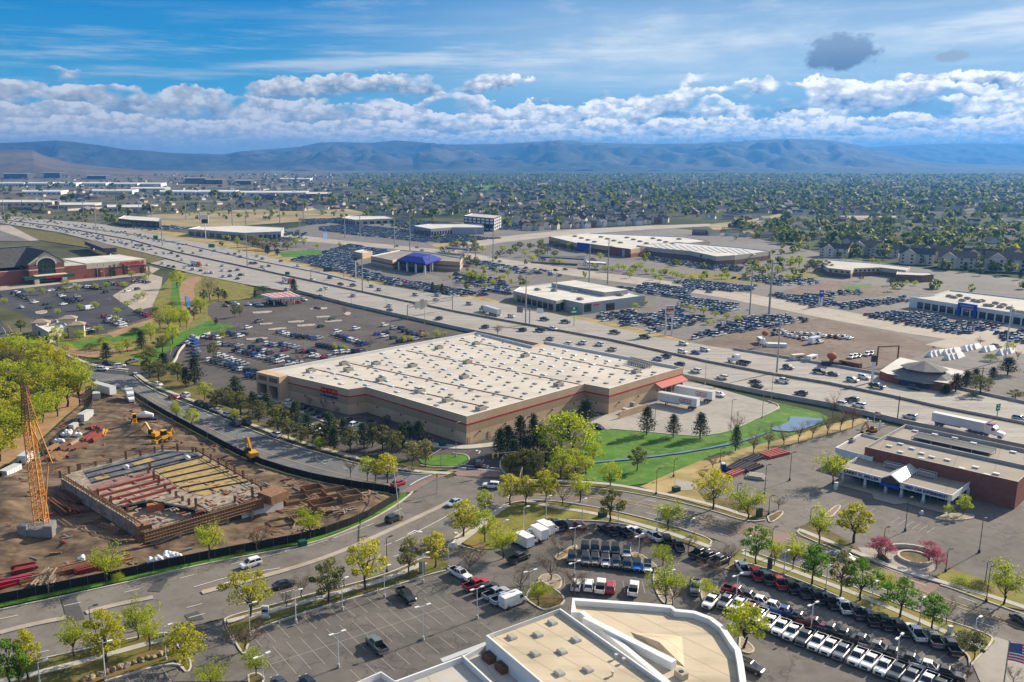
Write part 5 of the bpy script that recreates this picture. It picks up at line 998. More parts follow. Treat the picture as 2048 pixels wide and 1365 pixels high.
# ---------------------------------------------------------------- buildings
def roofmat(name, c1, c2, seam, step, rot=0.0, stain=.3):
    m = mat(name, c1, .8, 0, .2); t = NT(m); p = t.mapv(t.pos(), -rot); n_ = t.noise(t.pos(), .07, 6, .65); c = t.ramp(n_, [(.35, c1), (.65, c2)])
    q = t.n('ShaderNodeSeparateXYZ'); t.l(p, q.inputs[0]); k = None
    for i, st in enumerate(step):
        if st:
            a = t.math('LESS_THAN', t.math('FRACT', t.math('DIVIDE', q.outputs[i], st)), .18 / st * 1.6); k = a if k is None else t.math('MAXIMUM', k, a)
    if k is not None: c = t.mix(t.math('MULTIPLY', k, .5), c, seam)
    w_ = t.noise(t.mapv(t.pos(), -rot, (.03, .2, 1)), 1.0, 5, .6); c = t.mix(t.math('MULTIPLY', t.ramp(w_, [(.52, (0, 0, 0)), (.72, (1, 1, 1))]), stain), c, seam)
    t.l(c, t.b.inputs['Base Color'])
SA = rad(43.6)
roofmat('roof_membrane', (.46, .42, .36), (.56, .515, .445), (.24, .21, .17), (15.5, 15.5), SA, .45); roofmat('roof_cream', (.47, .395, .275), (.57, .485, .35), (.27, .225, .165), (0, 4.2), rad(-50), .75); roofmat('roof_grey', (.23, .20, .165), (.30, .265, .22), (.14, .125, .11), (9, 0), rad(-35), .35); roofmat('roof_white', (.48, .46, .41), (.64, .61, .55), (.30, .27, .23), (12, 12), rad(30), .4); roofmat('roof_pale_gravel', (.40, .37, .33), (.50, .47, .42), (.26, .24, .21), (10, 0), rad(20), .3)
def wallmat(name, c1, c2, step=0, seam=.75, scale=.25):
    m = mat(name, c1, .85, 0, .2); t = NT(m); n_ = t.noise(t.pos(), scale, 5, .6); c = t.ramp(n_, [(.35, c1), (.65, c2)])
    if step:
        q = t.n('ShaderNodeSeparateXYZ'); t.l(t.pos(), q.inputs[0]); a = t.math('LESS_THAN', t.math('FRACT', t.math('DIVIDE', t.math('ADD', q.outputs[0], t.math('MULTIPLY', q.outputs[1], .3)), step)), .1 / step); c = t.mix(t.math('MULTIPLY', a, .5), c, tuple(v * .5 for v in c1))
    t.l(c, t.b.inputs['Base Color'])
wallmat('wall_tan', (.48, .34, .215), (.54, .385, .25), 7.5); wallmat('wall_tan_dark', (.37, .255, .155), (.42, .29, .18), 7.5); wallmat('wall_tan_pale', (.52, .375, .24), (.58, .42, .275), 7.5)
wallmat('wall_brick', (.20, .075, .05), (.26, .10, .07), scale=.8); wallmat('wall_brick_brown', (.17, .10, .075), (.23, .135, .10), scale=.8); wallmat('wall_white', (.66, .66, .64), (.72, .72, .70)); wallmat('wall_grey_panel', (.33, .34, .35), (.38, .39, .40), 6); wallmat('wall_stucco', (.50, .43, .33), (.56, .49, .38)); wallmat('wall_cream', (.58, .52, .42), (.64, .58, .48)); wallmat('wall_dark', (.055, .06, .07), (.085, .09, .10)); wallmat('wall_concrete', (.36, .34, .31), (.44, .42, .38)); wallmat('parapet_white', (.62, .62, .60), (.70, .70, .68)); wallmat('wall_stone', (.40, .37, .33), (.50, .46, .40), scale=1)
mat('stripe_red', (.42, .025, .025), .6); mat('sign_red', (.55, .008, .012), .45); mat('sign_blue', (.01, .035, .20), .45); mat('sign_blue_bright', (.01, .06, .42), .4); mat('sign_white', (.75, .75, .75), .5); mat('sign_green', (.0, .19, .085), .45); mat('canopy_green', (.015, .075, .05), .6); mat('canopy_red', (.40, .09, .075), .7)
mat('glass_dark', (.02, .028, .035), .06, 0, .8); mat('metal_grey', (.28, .28, .27), .5, .4); mat('metal_light', (.52, .53, .52), .5, .2); mat('metal_dark', (.05, .05, .05), .5, .3); mat('unit_beige', (.36, .33, .26), .7); mat('skylight_plastic', (.62, .66, .70), .25, 0, .6); mat('rust_brown', (.16, .075, .04), .9); mat('metal_blue_roof', (.004, .016, .22), .6)
mottled('shingle_dark', (.045, .043, .045), (.085, .08, .08), .6); mottled('shingle_brown', (.11, .09, .075), (.17, .14, .115), .6); mottled('shingle_grey', (.13, .13, .135), (.19, .185, .18), .6); mottled('tile_tan', (.26, .20, .15), (.34, .27, .21), .8); mottled('roof_orange', (.30, .10, .04), (.40, .15, .07), .5)
def ccw(P):
    a = sum(P[i - 1][0] * P[i][1] - P[i][0] * P[i - 1][1] for i in range(len(P))); return P if a > 0 else P[::-1]
def inset(P, d):
    L_, R_ = offs(P, 2 * d, True); return L_            # P counter-clockwise: left is inside
def bldg(name, label, px, h, bands, roof, par=.8, cat='building', group=None, world=False, thick=.35, cap=None, wall_name='wall'):
    """walls in height bands [(z, material)...], parapet and sunk flat roof; px = roof corners in the photo"""
    P_ = ccw(list(px) if world else [G(x, y, h) for x, y in px]); c = (sum(p[0] for p in P_) / len(P_), sum(p[1] for p in P_) / len(P_), 0); rt = thing(name, c, label, cat, group)
    mats, mb = [], MB(); z0 = 0
    I = inset(P_, thick)
    for z1, m in bands:
        if m not in mats: mats.append(m)
        for i in range(len(P_)): a, b = P_[i], P_[(i + 1) % len(P_)]; mb.quad((*a, z0), (*b, z0), (*b, z1), (*a, z1), m=mats.index(m))
        z0 = z1
    cm = cap or 'parapet_white'
    if cm not in mats: mats.append(cm)
    k = mats.index(cm)
    for i in range(len(P_)):
        j = (i + 1) % len(P_); mb.quad((*P_[i], h), (*P_[j], h), (*I[j], h), (*I[i], h), m=k); mb.quad((*I[j], h - par), (*I[i], h - par), (*I[i], h), (*I[j], h), m=k)
    mb.obj(wall_name, mats, rt); r = MB(); r.add([(*p, h - par) for p in I], [tuple(range(len(I)))]); r.obj('roof', roof, rt)
    return rt, P_
def win(rt, a, b, n_, z0, z1, fill=.7, m='glass_dark', name='window', t0=0, t1=1, out=.06, frame=None):
    dx, dy = b[0] - a[0], b[1] - a[1]; L = math.hypot(dx, dy); h = math.atan2(dy, dx); nx, ny = dy / L, -dx / L
    for i in range(n_):
        t_ = t0 + (t1 - t0) * (i + .5) / n_; w_ = L * (t1 - t0) / n_ * fill
        MB().box((a[0] + dx * t_ + nx * out / 2, a[1] + dy * t_ + ny * out / 2, z0), (w_, out + .02, z1 - z0), h).obj(name, m, rt)
def hit(px, py, a, b):
    """point of the wall a-b behind a photo column"""
    dx, dy = (px - CX) / FO, (py - CY) / FO; ux, uy = dx, CP - dy * SP; ex, ey = b[0] - a[0], b[1] - a[1]
    t_ = (a[0] * uy - a[1] * ux) / (ex * -uy + ey * ux); return (a[0] + ex * t_, a[1] + ey * t_)
def fit(o, width):
    xs_ = [v.co.x for v in o.data.vertices]; k = width / max(.01, max(xs_) - min(xs_)); o.data.transform(Matrix.Diagonal((k, 1, 1, 1)))
def units(rt, px, z, d, name='rooftop_unit', m='unit_beige', rot=SA):
    for x, y in px:
        X, Y = G(x, y, z); b = MB().box((X, Y, z - .02), d, rot); b.box((X, Y, z - .02 + d[2]), (d[0] * .55, d[1] * .55, .18), rot, m=1); o = b.obj(name, [m, 'metal_dark'], rt)
# --- the big warehouse store
H0 = 8.94
rt, P_ = bldg('warehouse_store', 'huge tan warehouse store with flat cream roof and red stripe', [(530, 741), (697, 779), (732, 774), (933, 833), (1168.75, 768), (1218.75, 777.5), (1366.75, 734.5), (1091, 682.5), (1066, 692), (952, 664)], H0, [(3.5, 'wall_tan_pale'), (6.05, 'wall_tan_dark'), (H0, 'wall_tan')], 'roof_membrane', 1.0, thick=.45)
W8 = [G(x, y, H0) for x, y in ((530, 741), (697, 779), (732, 774), (933, 833), (1168.75, 768), (1218.75, 777.5), (1366.75, 734.5))]
sb = MB()
for i in range(6):
    a, b = Vector((*W8[i], 0)), Vector((*W8[i + 1], 0)); d = (b - a).normalized(); n_ = Vector((d.y, -d.x, 0)) * .06
    sb.bar(a + n_ * .5 + Vector((0, 0, 6.25)) - d * .04, b + n_ * .5 + Vector((0, 0, 6.25)) + d * .04, .08, .42)
sb.obj('red_stripe', 'stripe_red', rt)
for i in range(6):
    a, b = W8[i], W8[i + 1]; L_ = math.hypot(b[0] - a[0], b[1] - a[1]); win(rt, a, b, max(1, int(L_ / 11)), 2.9, 3.3, .04, 'metal_dark', 'wall_lamp', out=.35)
ent = MB(); e0, e1 = W8[0], hit(576, 752, W8[0], W8[1]); ux = Vector((e1[0] - e0[0], e1[1] - e0[1], 0)); el_ = ux.length; ux.normalize(); nn = Vector((ux.y, -ux.x, 0)); eh = math.atan2(ux.y, ux.x)
cE = Vector((*e0, 0)) + ux * el_ / 2 + nn * 2.0
en = MB(); en.box((cE.x, cE.y, 5.2), (el_, 4.2, 3.9), eh); 
for t_ in (.04, .5, .96): p = Vector((*e0, 0)) + ux * el_ * t_ + nn * 2.0; en.box((p.x, p.y, 0), (1.1, 4.2, 5.2), eh)
en.obj('entrance_porch', 'wall_tan', rt)
q = cE - nn * 1.9; MB().box((q.x, q.y, .05), (el_ * .9, .12, 4.6), eh).obj('entrance_door', 'glass_dark', rt)
for t_ in (.28, .74): p = Vector((*e0, 0)) + ux * el_ * t_ + nn * 4.12; MB().box((p.x, p.y, 6.6), (el_ * .36, .1, 1.6), eh).obj('panel', 'wall_brick_brown', rt)
s0, s1 = hit(641, 767, W8[0], W8[1]), hit(674, 778, W8[0], W8[1]); d_ = Vector((s1[0] - s0[0], s1[1] - s0[1], 0)); o = lettering('COSTCO', 'sign_lettering', 'sign_red', rt, (s0[0] + d_.y / d_.length * .2, s0[1] - d_.x / d_.length * .2, 5.75), d_, 2.15, .25, shear=.2, bold=.02); fit(o, d_.length * 1.02)
o = lettering('WHOLESALE', 'sign_lettering', 'sign_blue', rt, (s0[0] + d_.normalized().x * 1.2 + d_.normalized().y * .2, s0[1] + d_.normalized().y * 1.2 - d_.normalized().x * .2, 4.55), d_, .72, .2, shear=.2, bold=.02); fit(o, (Vector((s1[0] - s0[0], s1[1] - s0[1]))).length * .9)
for i in range(3): sgb = Vector((*s0, 4.6 + i * .25)); MB().bar(sgb - d_.normalized() * (.3) + Vector((d_.y, -d_.x, 0)).normalized() * .12, sgb + d_.normalized() * .7 + Vector((d_.y, -d_.x, 0)).normalized() * .12, .08, .12).obj('sign_bar', 'sign_blue', rt)
zr = H0 - 1.0
units(rt, [(622, 744), (697, 742), (762, 762), (840, 785), (895, 803), (962, 820), (1117, 772), (928, 757), (935, 727), (825, 734), (1050, 714), (952, 690), (878, 698), (688, 730), (752, 730), (1272, 746)], zr, (3.1, 2.2, 1.25))
sk = [];
A0, B0 = Vector(G(952, 664, H0)), Vector(G(530, 741, H0)); C0, D0 = Vector(G(1366, 735, H0)), Vector(G(933, 833, H0)); inner = inset(P_, 4)
for i in range(13):
    for j in range(12):
        a = A0.lerp(C0, (i + .5) / 13); b = B0.lerp(D0, (i + .5) / 13); p = a.lerp(b, (j + .3 + .5 * (i % 2)) / 12)
        if inside(p, inner): sk.append(p)
skm = MB().box((0, 0, 0), (1.3, 2.3, .2)).box((0, 0, .2), (1.2, 2.2, .22), m=1, top=(.7, .8)).mesh('skylight', ['metal_grey', 'skylight_plastic'])
for p in sk[:100]:
    o = bpy.data.objects.new('skylight', skm); COL.objects.link(o); o.parent = rt; o.location = (p.x - rt.location.x, p.y - rt.location.y, zr - .01); o.rotation_euler = (0, 0, SA)
sv_ = MB(); [sv_.box((p.x, p.y, zr - .01), (1.0, 1.6, .35), SA) for p in sk[100:]]; [sv_.box((p.x + 5.2, p.y + 1.5, zr - .01), (.5, .8, .4), SA) for p in sk if inside((p.x + 5.2, p.y + 1.5), inner)]; sv_.obj('roof_vents', 'metal_grey', rt)['kind'] = 'stuff'
vt = MB()
for i in range(34): X, Y = G(1262 + (i % 12) * 3.7 - (i // 12) * 3, 722 + (i // 12) * 3.4 + (i % 12) * 1.0, zr); vt.tube((X, Y, zr), (X, Y, zr + 1.5), .22, n=6); vt.tube((X, Y, zr + 1.5), (X, Y, zr + 1.7), .4, n=6)
vt.obj('exhaust_stacks', 'metal_grey', rt)['kind'] = 'stuff'
pp = MB()
for i in range(1, 7):
    a, b = A0.lerp(B0, i / 7), C0.lerp(D0, i / 7); a, b = a.lerp(b, .06), a.lerp(b, .94)
    if i not in (2, 4): pp.bar((*a, zr + .1), (*b, zr + .1), .22)
pp.obj('roof_pipe', 'rust_brown', rt)
R0, R1 = W8[5], W8[6]
for x in (1325, 1337, 1349, 1360): p = hit(x, 780, R0, R1); MB().box((p[0] + .04, p[1] - .04, .9), (2.8, .2, 3.0), SA).obj('dock_door', 'metal_dark', rt)
a, b = hit(1309, 785, R0, R1), hit(1362, 770, R0, R1); n_ = Vector((R1[1] - R0[1], R0[0] - R1[0], 0)).normalized(); va, vb = Vector((*a, 0)), Vector((*b, 0))
aw = MB(); aw.add([va + Vector((0, 0, 6.0)), vb + Vector((0, 0, 6.0)), vb + n_ * 3 + Vector((0, 0, 4.7)), va + n_ * 3 + Vector((0, 0, 4.7)), va + Vector((0, 0, 5.75)), vb + Vector((0, 0, 5.75)), vb + n_ * 3 + Vector((0, 0, 4.45)), va + n_ * 3 + Vector((0, 0, 4.45))], [(0, 3, 2, 1), (4, 5, 6, 7), (3, 7, 6, 2), (0, 4, 7, 3), (1, 2, 6, 5)]); aw.obj('awning', 'canopy_red', rt)
for x, y in ((978, 868), (938, 876)): p = hit(x, y, W8[3], W8[4]); MB().box((p[0] + .05, p[1] - .05, .05), (1.1, .15, 2.2), SA).obj('door', 'wall_tan_dark', rt)
# low screen wall with compactor beside the dock
a, b = G(1238, 838), G(1298, 820); q = MB(); q.path([a, b], .3, 0, 2.4); tag(q.obj('wall', 'wall_tan'), 'low tan screen wall in front of the waste compactor', 'wall')
cp = thing('waste_compactor', G(1258, 825), 'white waste compactor behind the low tan screen wall', 'compactor'); X, Y = G(1258, 825)
MB().box((X, Y, 0), (5.5, 2.2, 1.8), SA).obj('body', 'metal_light', cp); MB().box((X + 1.5, Y + 1.4, 1.8), (1.6, 1.8, 1.4), SA, top=(.7, .8)).obj('hopper', 'unit_beige', cp)
# --- showroom with brick hall
hb = 7.2; c4 = [G(1730, 894, hb), G(2036, 964, hb), G(1811, 849, hb)]; c4.insert(2, (c4[1][0] + c4[2][0] - c4[0][0], c4[1][1] + c4[2][1] - c4[0][1]))
rt, P_ = bldg('car_showroom', 'closed car showroom with brick hall, white fascia and columned front', c4, hb, [(hb, 'wall_brick')], 'roof_grey', .9, world=True, cap='wall_concrete')
A1, B1, C1_, D1_ = [Vector((*p, 0)) for p in c4]; U_ = (B1 - A1).normalized(); V_ = (D1_ - A1).normalized(); Lb = (B1 - A1).length; Lv = (D1_ - A1).length; UH = math.atan2(U_.y, U_.x)
mid = MB(); m0 = A1 + V_ * Lv * .5; mid.bar(m0 + U_ * .4 + Vector((0, 0, hb - .45)), m0 + U_ * (Lb - .4) + Vector((0, 0, hb - .45)), .4, .88); mid.obj('roof_divider', 'wall_concrete', rt)
frm = MB()
for t_ in (.16, .30, .44, .58, .70):
    for s_ in (.60, .78): p = A1 + U_ * Lb * t_ + V_ * Lv * s_; frm.bar(p + Vector((0, 0, hb - .9)), p + Vector((0, 0, hb + .4)), .12)
for s_ in (.60, .78): frm.bar(A1 + U_ * Lb * .16 + V_ * Lv * s_ + Vector((0, 0, hb + .4)), A1 + U_ * Lb * .70 + V_ * Lv * s_ + Vector((0, 0, hb + .4)), .12)
frm.obj('screen_frame', 'metal_light', rt); p0, p1 = A1 + U_ * Lb * .16 + V_ * Lv * .6, A1 + U_ * Lb * .70 + V_ * Lv * .78; c = (p0 + p1) / 2; MB().box((c.x, c.y, hb + .1), (Lb * .54, Lv * .18, .12), UH).obj('roof_netting', 'metal_dark', rt)
for i, (t_, s_) in enumerate(((.06, .22), (.10, .36), (.2, .3), (.17, .12), (.29, .22), (.37, .18), (.33, .07), (.47, .2), (.66, .17), (.6, .05), (.8, .12), (.76, .03), (.2, .9), (.34, .92), (.48, .88), (.75, .86), (.86, .8), (.06, .88))):
    p = A1 + U_ * (Lb * t_ + 1.5) + V_ * (Lv * s_ + 1); MB().box((p.x, p.y, hb - .92), (1.5, 1.0, .45), UH).obj('roof_vent', 'metal_light', rt)
hc = 4.3; F0, F1, B1_, B0_ = [Vector((*G(x, y, hc), 0)) for x, y in ((1679, 934), (1905, 991), (1949, 957), (1729, 903))]; fu = (F1 - F0).normalized(); fl = (F1 - F0).length; fv = (B1_ - F1).normalized(); fd = (B1_ - F1).length; fh = math.atan2(fu.y, fu.x); fn = Vector((fu.y, -fu.x, 0))
q = [F0, F1, F1 + fv * fd, F0 + fv * fd]; pf = [(p.x, p.y) for p in q]; can = MB(); I = inset(ccw(pf), .35); P2 = ccw(pf)
for i in range(4): j = (i + 1) % 4; can.quad((*P2[i], 2.75), (*P2[j], 2.75), (*P2[j], hc), (*P2[i], hc)); can.quad((*P2[i], hc), (*P2[j], hc), (*I[j], hc), (*I[i], hc)); can.quad((*I[j], hc - .5), (*I[i], hc - .5), (*I[i], hc), (*I[j], hc))
can.add([(*p, 2.75) for p in P2], [(3, 2, 1, 0)]); can.obj('fascia', 'wall_white', rt); MB().add([(*p, hc - .5) for p in I], [(0, 1, 2, 3)]); r = MB(); r.add([(*p, hc - .5) for p in I], [(0, 1, 2, 3)]); r.obj('porch_roof', 'roof_grey', rt)
for t_ in (.03, .24, .43, .57, .76, .97):
    p = F0 + fu * fl * t_ - fn * .8; b = MB().box((p.x, p.y, 0), (.8, .8, .9), fh, m=1); b.box((p.x, p.y, .9), (.55, .55, 1.85), fh); b.obj('column', ['wall_white', 'wall_concrete'], rt)
for t_ in (.35, .7): p = F1 - fn * .8 + fv * fd * t_; MB().box((p.x, p.y, 0), (.55, .55, 2.75), fh).obj('column', 'wall_white', rt)
p = F0 + fu * fl * .5 - fn * (fd * .6); MB().box((p.x, p.y, 0), (fl * .93, fd * .5, 2.74), fh).obj('glass_front', 'glass_dark', rt)
for i in range(15): p = F0 + fu * fl * (.05 + .9 * i / 14) - fn * (fd * .35 - .08); MB().box((p.x, p.y, 0), (.12, .1, 2.7), fh).obj('mullion', 'metal_light', rt)
gm = F0 + fu * fl * .478; w2 = 2.3; zt = hc + 1.25; gb = MB()
a, b, c = gm - fu * w2 + fn * .15, gm + fu * w2 + fn * .15, gm + fn * .15; bk = fv * (fd + .2)
gb.add([a + Vector((0, 0, hc - .2)), b + Vector((0, 0, hc - .2)), c + Vector((0, 0, zt)), a + bk + Vector((0, 0, hc - .2)), b + bk + Vector((0, 0, hc - .2)), c + bk + Vector((0, 0, zt))], [(0, 2, 5, 3), (1, 4, 5, 2), (3, 5, 4)]); gb.obj('gabled_skylight', 'metal_light', rt)
g2 = MB(); g2.add([a + Vector((0, 0, 2.6)) + fn * .05, b + Vector((0, 0, 2.6)) + fn * .05, b + Vector((0, 0, hc - .3)) + fn * .05, c + Vector((0, 0, zt - .25)) + fn * .05, a + Vector((0, 0, hc - .3)) + fn * .05], [(0, 1, 2, 3, 4)]); g2.obj('gable_glass', 'glass_dark', rt)
g3 = MB(); g3.bar(a + Vector((0, 0, hc - .1)), c + Vector((0, 0, zt + .1)), .5, .25); g3.bar(c + Vector((0, 0, zt + .1)), b + Vector((0, 0, hc - .1)), .5, .25); g3.obj('gable_frame', 'wall_white', rt)
MB().bar(a + fn * .25 + Vector((0, 0, 2.75)), b + fn * .25 + Vector((0, 0, 2.75)), .15, .8).obj('sign_panel', 'sign_blue_bright', rt)
for tx, x0, x1, y0, y1 in (('LARRY H. MILLER', 1688, 1757, 945, 964), ('USED CAR SUPERMARKET', 1809, 1896, 975, 996)):
    a, b = hit(x0, y0, tuple(F0.xy), tuple(F1.xy)), hit(x1, y1, tuple(F0.xy), tuple(F1.xy)); o = lettering(tx, 'fascia_lettering', 'sign_blue', rt, (a[0] + fn.x * .1, a[1] + fn.y * .1, 3.15), fu, .78, .12, bold=.03, space=1.05); fit(o, math.hypot(b[0] - a[0], b[1] - a[1]))
for t_, s_ in ((.36, .62), (.66, .62)):
    p = F0 + fu * fl * t_ + fv * fd * s_; b = MB()
    for dx in (-2.2, 2.2):
        for dy in (-.7, .7): e = p + fu * dx + fv * dy; b.bar(e + Vector((0, 0, hc - .5)), e + Vector((0, 0, hc + 1.0)), .12)
    for dy in (-.7, .7):
        for z in (.1, 1.0): b.bar(p - fu * 2.2 + fv * dy + Vector((0, 0, hc + z)), p + fu * 2.2 + fv * dy + Vector((0, 0, hc + z)), .12)
    b.box((p.x, p.y, hc - .4), (3.6, 1.0, 1.0), fh, m=1); b.obj('rooftop_unit', ['metal_light', 'metal_grey'], rt)
hw_ = 5.0; wg = [G(x, y, hw_) for x, y in ((1671, 895), (1722, 867), (1790, 884), (1745, 915))]; wgm = MB(); P3 = ccw(wg); I3 = inset(P3, .35)
for i in range(4): j = (i + 1) % 4; wgm.quad((*P3[i], 2.6), (*P3[j], 2.6), (*P3[j], hw_), (*P3[i], hw_)); wgm.quad((*P3[i], 0), (*P3[j], 0), (*P3[j], 2.6), (*P3[i], 2.6), m=1); wgm.quad((*P3[i], hw_), (*P3[j], hw_), (*I3[j], hw_), (*I3[i], hw_)); wgm.quad((*I3[j], hw_ - .6), (*I3[i], hw_ - .6), (*I3[i], hw_), (*I3[j], hw_))
wgm.obj('side_wing', ['wall_white', 'wall_dark'], rt); r = MB(); r.add([(*p, hw_ - .6) for p in I3], [(0, 1, 2, 3)]); r.obj('wing_roof', 'roof_grey', rt); units(rt, [(1703, 884)], hw_ - .6, (1.6, 1.6, 1.0))
# paved forecourt
pv = [F0 + fn * 2.5, F0 + fu * fl * .36 + fn * 2.5, F0 + fu * fl * .42 + fn * 5.5, F0 + fu * fl * .60 + fn * 5.5, F0 + fu * fl * .66 + fn * 2.5, F1 + fn * 2.5, F1 - fn * 6, F0 - fn * 6]; sheet('path', [(p.x, p.y) for p in pv], 0, 'concrete_apron', z=.16, world=True)
# --- dealership in front, cream roofs
hm = 6.5; rp = [G(972, 1271, hm), G(1121, 1217, hm), G(1312, 1352, hm)]; e = (rp[2][0] - rp[1][0], rp[2][1] - rp[1][1]); k = 1.7; rp = [rp[0], rp[1], (rp[1][0] + e[0] * k, rp[1][1] + e[1] * k), (rp[0][0] + e[0] * k, rp[0][1] + e[1] * k)]
rt, P_ = bldg('dealership_building', 'cream-roofed dealership with white parapets and roof vents at the lower edge', rp, hm, [(hm, 'wall_white')], 'roof_cream', .75, world=True)
zr = hm - .75; DH = math.atan2(e[1], e[0])
for x, y in ((1024, 1276), (1076, 1271), (1105, 1247), (1152, 1281), (1071, 1309), (1124, 1305), (1119, 1348), (1176, 1341)):
    X, Y = G(x, y, zr); b = MB().box((X, Y, zr - .02), (1.5, 1.25, .42), DH); b.box((X, Y, zr + .4), (1.3, 1.05, .06), DH, m=1); b.obj('roof_vent', ['metal_light', 'unit_beige'], rt)
for x, y in ((1232, 1318), (1247, 1326), (1225, 1352)): X, Y = G(x, y, zr); MB().tube((X, Y, zr), (X, Y, zr + .6), .16).tube((X, Y, zr + .6), (X, Y, zr + .85), .3).obj('vent_pipe', 'metal_light', rt)
hl = 4.2; lp = [G(x, y, hl) for x, y in ((710, 1366), (762, 1343), (790, 1362), (925, 1312), (975, 1288))]; far = [(lp[-1][0] + e[0] * 1.0, lp[-1][1] + e[1] * 1.0), (lp[0][0] + e[0], lp[0][1] + e[1])]; PL = ccw(lp + far); IL = inset(PL, .3); w_ = MB()
for i in range(len(PL)): j = (i + 1) % len(PL); w_.quad((*PL[i], 0), (*PL[j], 0), (*PL[j], hl), (*PL[i], hl)); w_.quad((*PL[i], hl), (*PL[j], hl), (*IL[j], hl), (*IL[i], hl)); w_.quad((*IL[j], hl - 1), (*IL[i], hl - 1), (*IL[i], hl), (*IL[j], hl))
w_.obj('low_wing', 'wall_white', rt); r = MB(); r.add([(*p, hl - 1) for p in IL], [tuple(range(len(IL)))]); r.obj('wing_roof', 'roof_pale_gravel', rt)
dv = MB(); a = Vector((*G(925, 1312, hl), hl - .45)); dv.bar(a, a + Vector((e[0], e[1], 0)) * .9, .3, 1.1); dv.obj('roof_divider', 'wall_white', rt)
for x, y in ((978, 1322), (1004, 1342)):
    X, Y = G(x, y, hl - 1); b = MB().box((X, Y, hl - 1), (2.2, 1.5, 1.2), DH); 
    for d in (-.5, .5): b.tube((X + d * math.cos(DH), Y + d * math.sin(DH), hl + .2), (X + d * math.cos(DH), Y + d * math.sin(DH), hl + .28), .4, n=10, m=1)
    b.obj('rooftop_unit', ['rust_brown', 'metal_dark'], rt)
q = [G(x, y, 3.6) for x, y in ((880, 1318), (970, 1284), (976, 1290), (886, 1325))]; b = MB(); b.add([(*p, 3.6) for p in q] + [(*p, 3.45) for p in q], [(0, 1, 2, 3), (7, 6, 5, 4), (0, 4, 5, 1), (2, 6, 7, 3)]); b.obj('corrugated_canopy', 'metal_light', rt)
hq = 6.0; cv = [(1145, 1196), (1290, 1206), (1343, 1211), (1352, 1218), (1390, 1222), (1425, 1235), (1450, 1254), (1464, 1275), (1472, 1287), (1482, 1300), (1488, 1330), (1493, 1366)]; cw = [G(x, y, hq) for x, y in cv]; dn = (0, -1)
back = [(cw[-1][0] + .5, cw[-1][1] - 30), (rp[2][0] + 4, cw[-1][1] - 34)]; inn = [G(1160, 1225, hq), G(1142, 1225, hq)]
PV = ccw(cw + back + [(G(1330, 1366, hq)[0], G(1330, 1366, hq)[1])] + [inn[0], inn[1]])
b2 = thing('dealership_hall', (sum(p[0] for p in PV) / len(PV), sum(p[1] for p in PV) / len(PV), 0), 'curved dealership hall with cream roof, small hip and wide white parapet', 'building'); IV = inset(PV, 1.0); w_ = MB(); nP = len(PV)
for i in range(nP): j = (i + 1) % nP; w_.quad((*PV[i], 0), (*PV[j], 0), (*PV[j], hq), (*PV[i], hq)); w_.quad((*PV[i], hq), (*PV[j], hq), (*IV[j], hq), (*IV[i], hq)); w_.quad((*IV[j], hq - 1), (*IV[i], hq - 1), (*IV[i], hq), (*IV[j], hq))
w_.obj('wall', 'wall_white', b2); r = MB(); r.add([(*p, hq - 1) for p in IV], [tuple(range(nP))]); r.obj('roof', 'roof_cream', b2)
q = [Vector((*G(x, y, hq - 1), hq - .98)) for x, y in ((1262, 1265), (1364, 1273), (1369, 1334))]; tp = Vector((*G(1318, 1284, hq + .6), hq + .6)); h_ = MB(); h_.add([*q, tp], [(0, 1, 3), (1, 2, 3), (2, 0, 3)]); h_.obj('hip_roof', 'roof_cream', b2)
pa = MB(); a, b = Vector((*G(1170, 1243, hq - .5), hq - .4)), Vector((*G(1348, 1333, hq - .5), hq - .4)); pa.bar(a, b, 1.3, 1.6); pa.obj('raised_gutter', 'wall_white', b2)
X, Y = G(1362, 1355, hq - 1); MB().box((X, Y, hq - 1), (1.8, 1.3, 1.0), DH).tube((X, Y, hq), (X, Y, hq + .08), .4, n=10, m=1).obj('rooftop_unit', ['unit_beige', 'metal_dark'], b2)
# --- sports store
F0, F1 = Vector((*G(0, 573), 0)), Vector((*G(293, 546), 0)); su = (F1 - F0).normalized(); sh = math.atan2(su.y, su.x)
st = local_thing('sports_store', (F1.x, F1.y, 0), sh, 'brick sports store with dark gabled roof, arched window and red letters', 'building')
def lb(u0, u1, v0, v1, z0, z1, m): b = MB(); b.box(((u0 + u1) / 2, (v0 + v1) / 2, z0), (u1 - u0, v1 - v0, z1 - z0)); return b, m
def part(nm, u0, u1, v0, v1, z0, z1, m): b, m = lb(u0, u1, v0, v1, z0, z1, m); return b.obj(nm, m, st)
part('wall', -46, 0, 0, 46, 0, 6.6, 'wall_brick'); part('upper_wall', -46, .2, -.2, 46, 6.6, 10.6, 'wall_stucco'); part('roof', -45.4, -.4, .5, 45.4, 10.6, 10.75, 'roof_white')
part('wall', -62, -46.02, -1.5, 40, 0, 10, 'wall_brick'); part('roof', -61.6, -46.4, -1.2, 39.6, 10, 10.2, 'roof_pale_gravel'); part('wall', -140, -84, 0, 46, 0, 9.5, 'wall_brick'); part('roof', -139, -84.5, .5, 45.5, 9.5, 9.7, 'roof_pale_gravel'); part('wall', -170, -110, -4, 40, 0, 9, 'wall_stucco')
for u in (-84, -66): part('tower', u - 3, u + 3, -4, 6, 0, 13.5, 'wall_brick'); part('stone_band', u - 3.1, u + 3.1, -4.1, 6.1, 9.2, 9.9, 'wall_cream')
gb = MB(); gb.add([(-88, -3, 13.5), (-62, -3, 13.5), (-75, -3, 22), (-88, 40, 13.5), (-62, 40, 13.5), (-75, 40, 22)], [(0, 1, 2), (5, 4, 3)]); gb.obj('gable_wall', 'wall_cream', st)
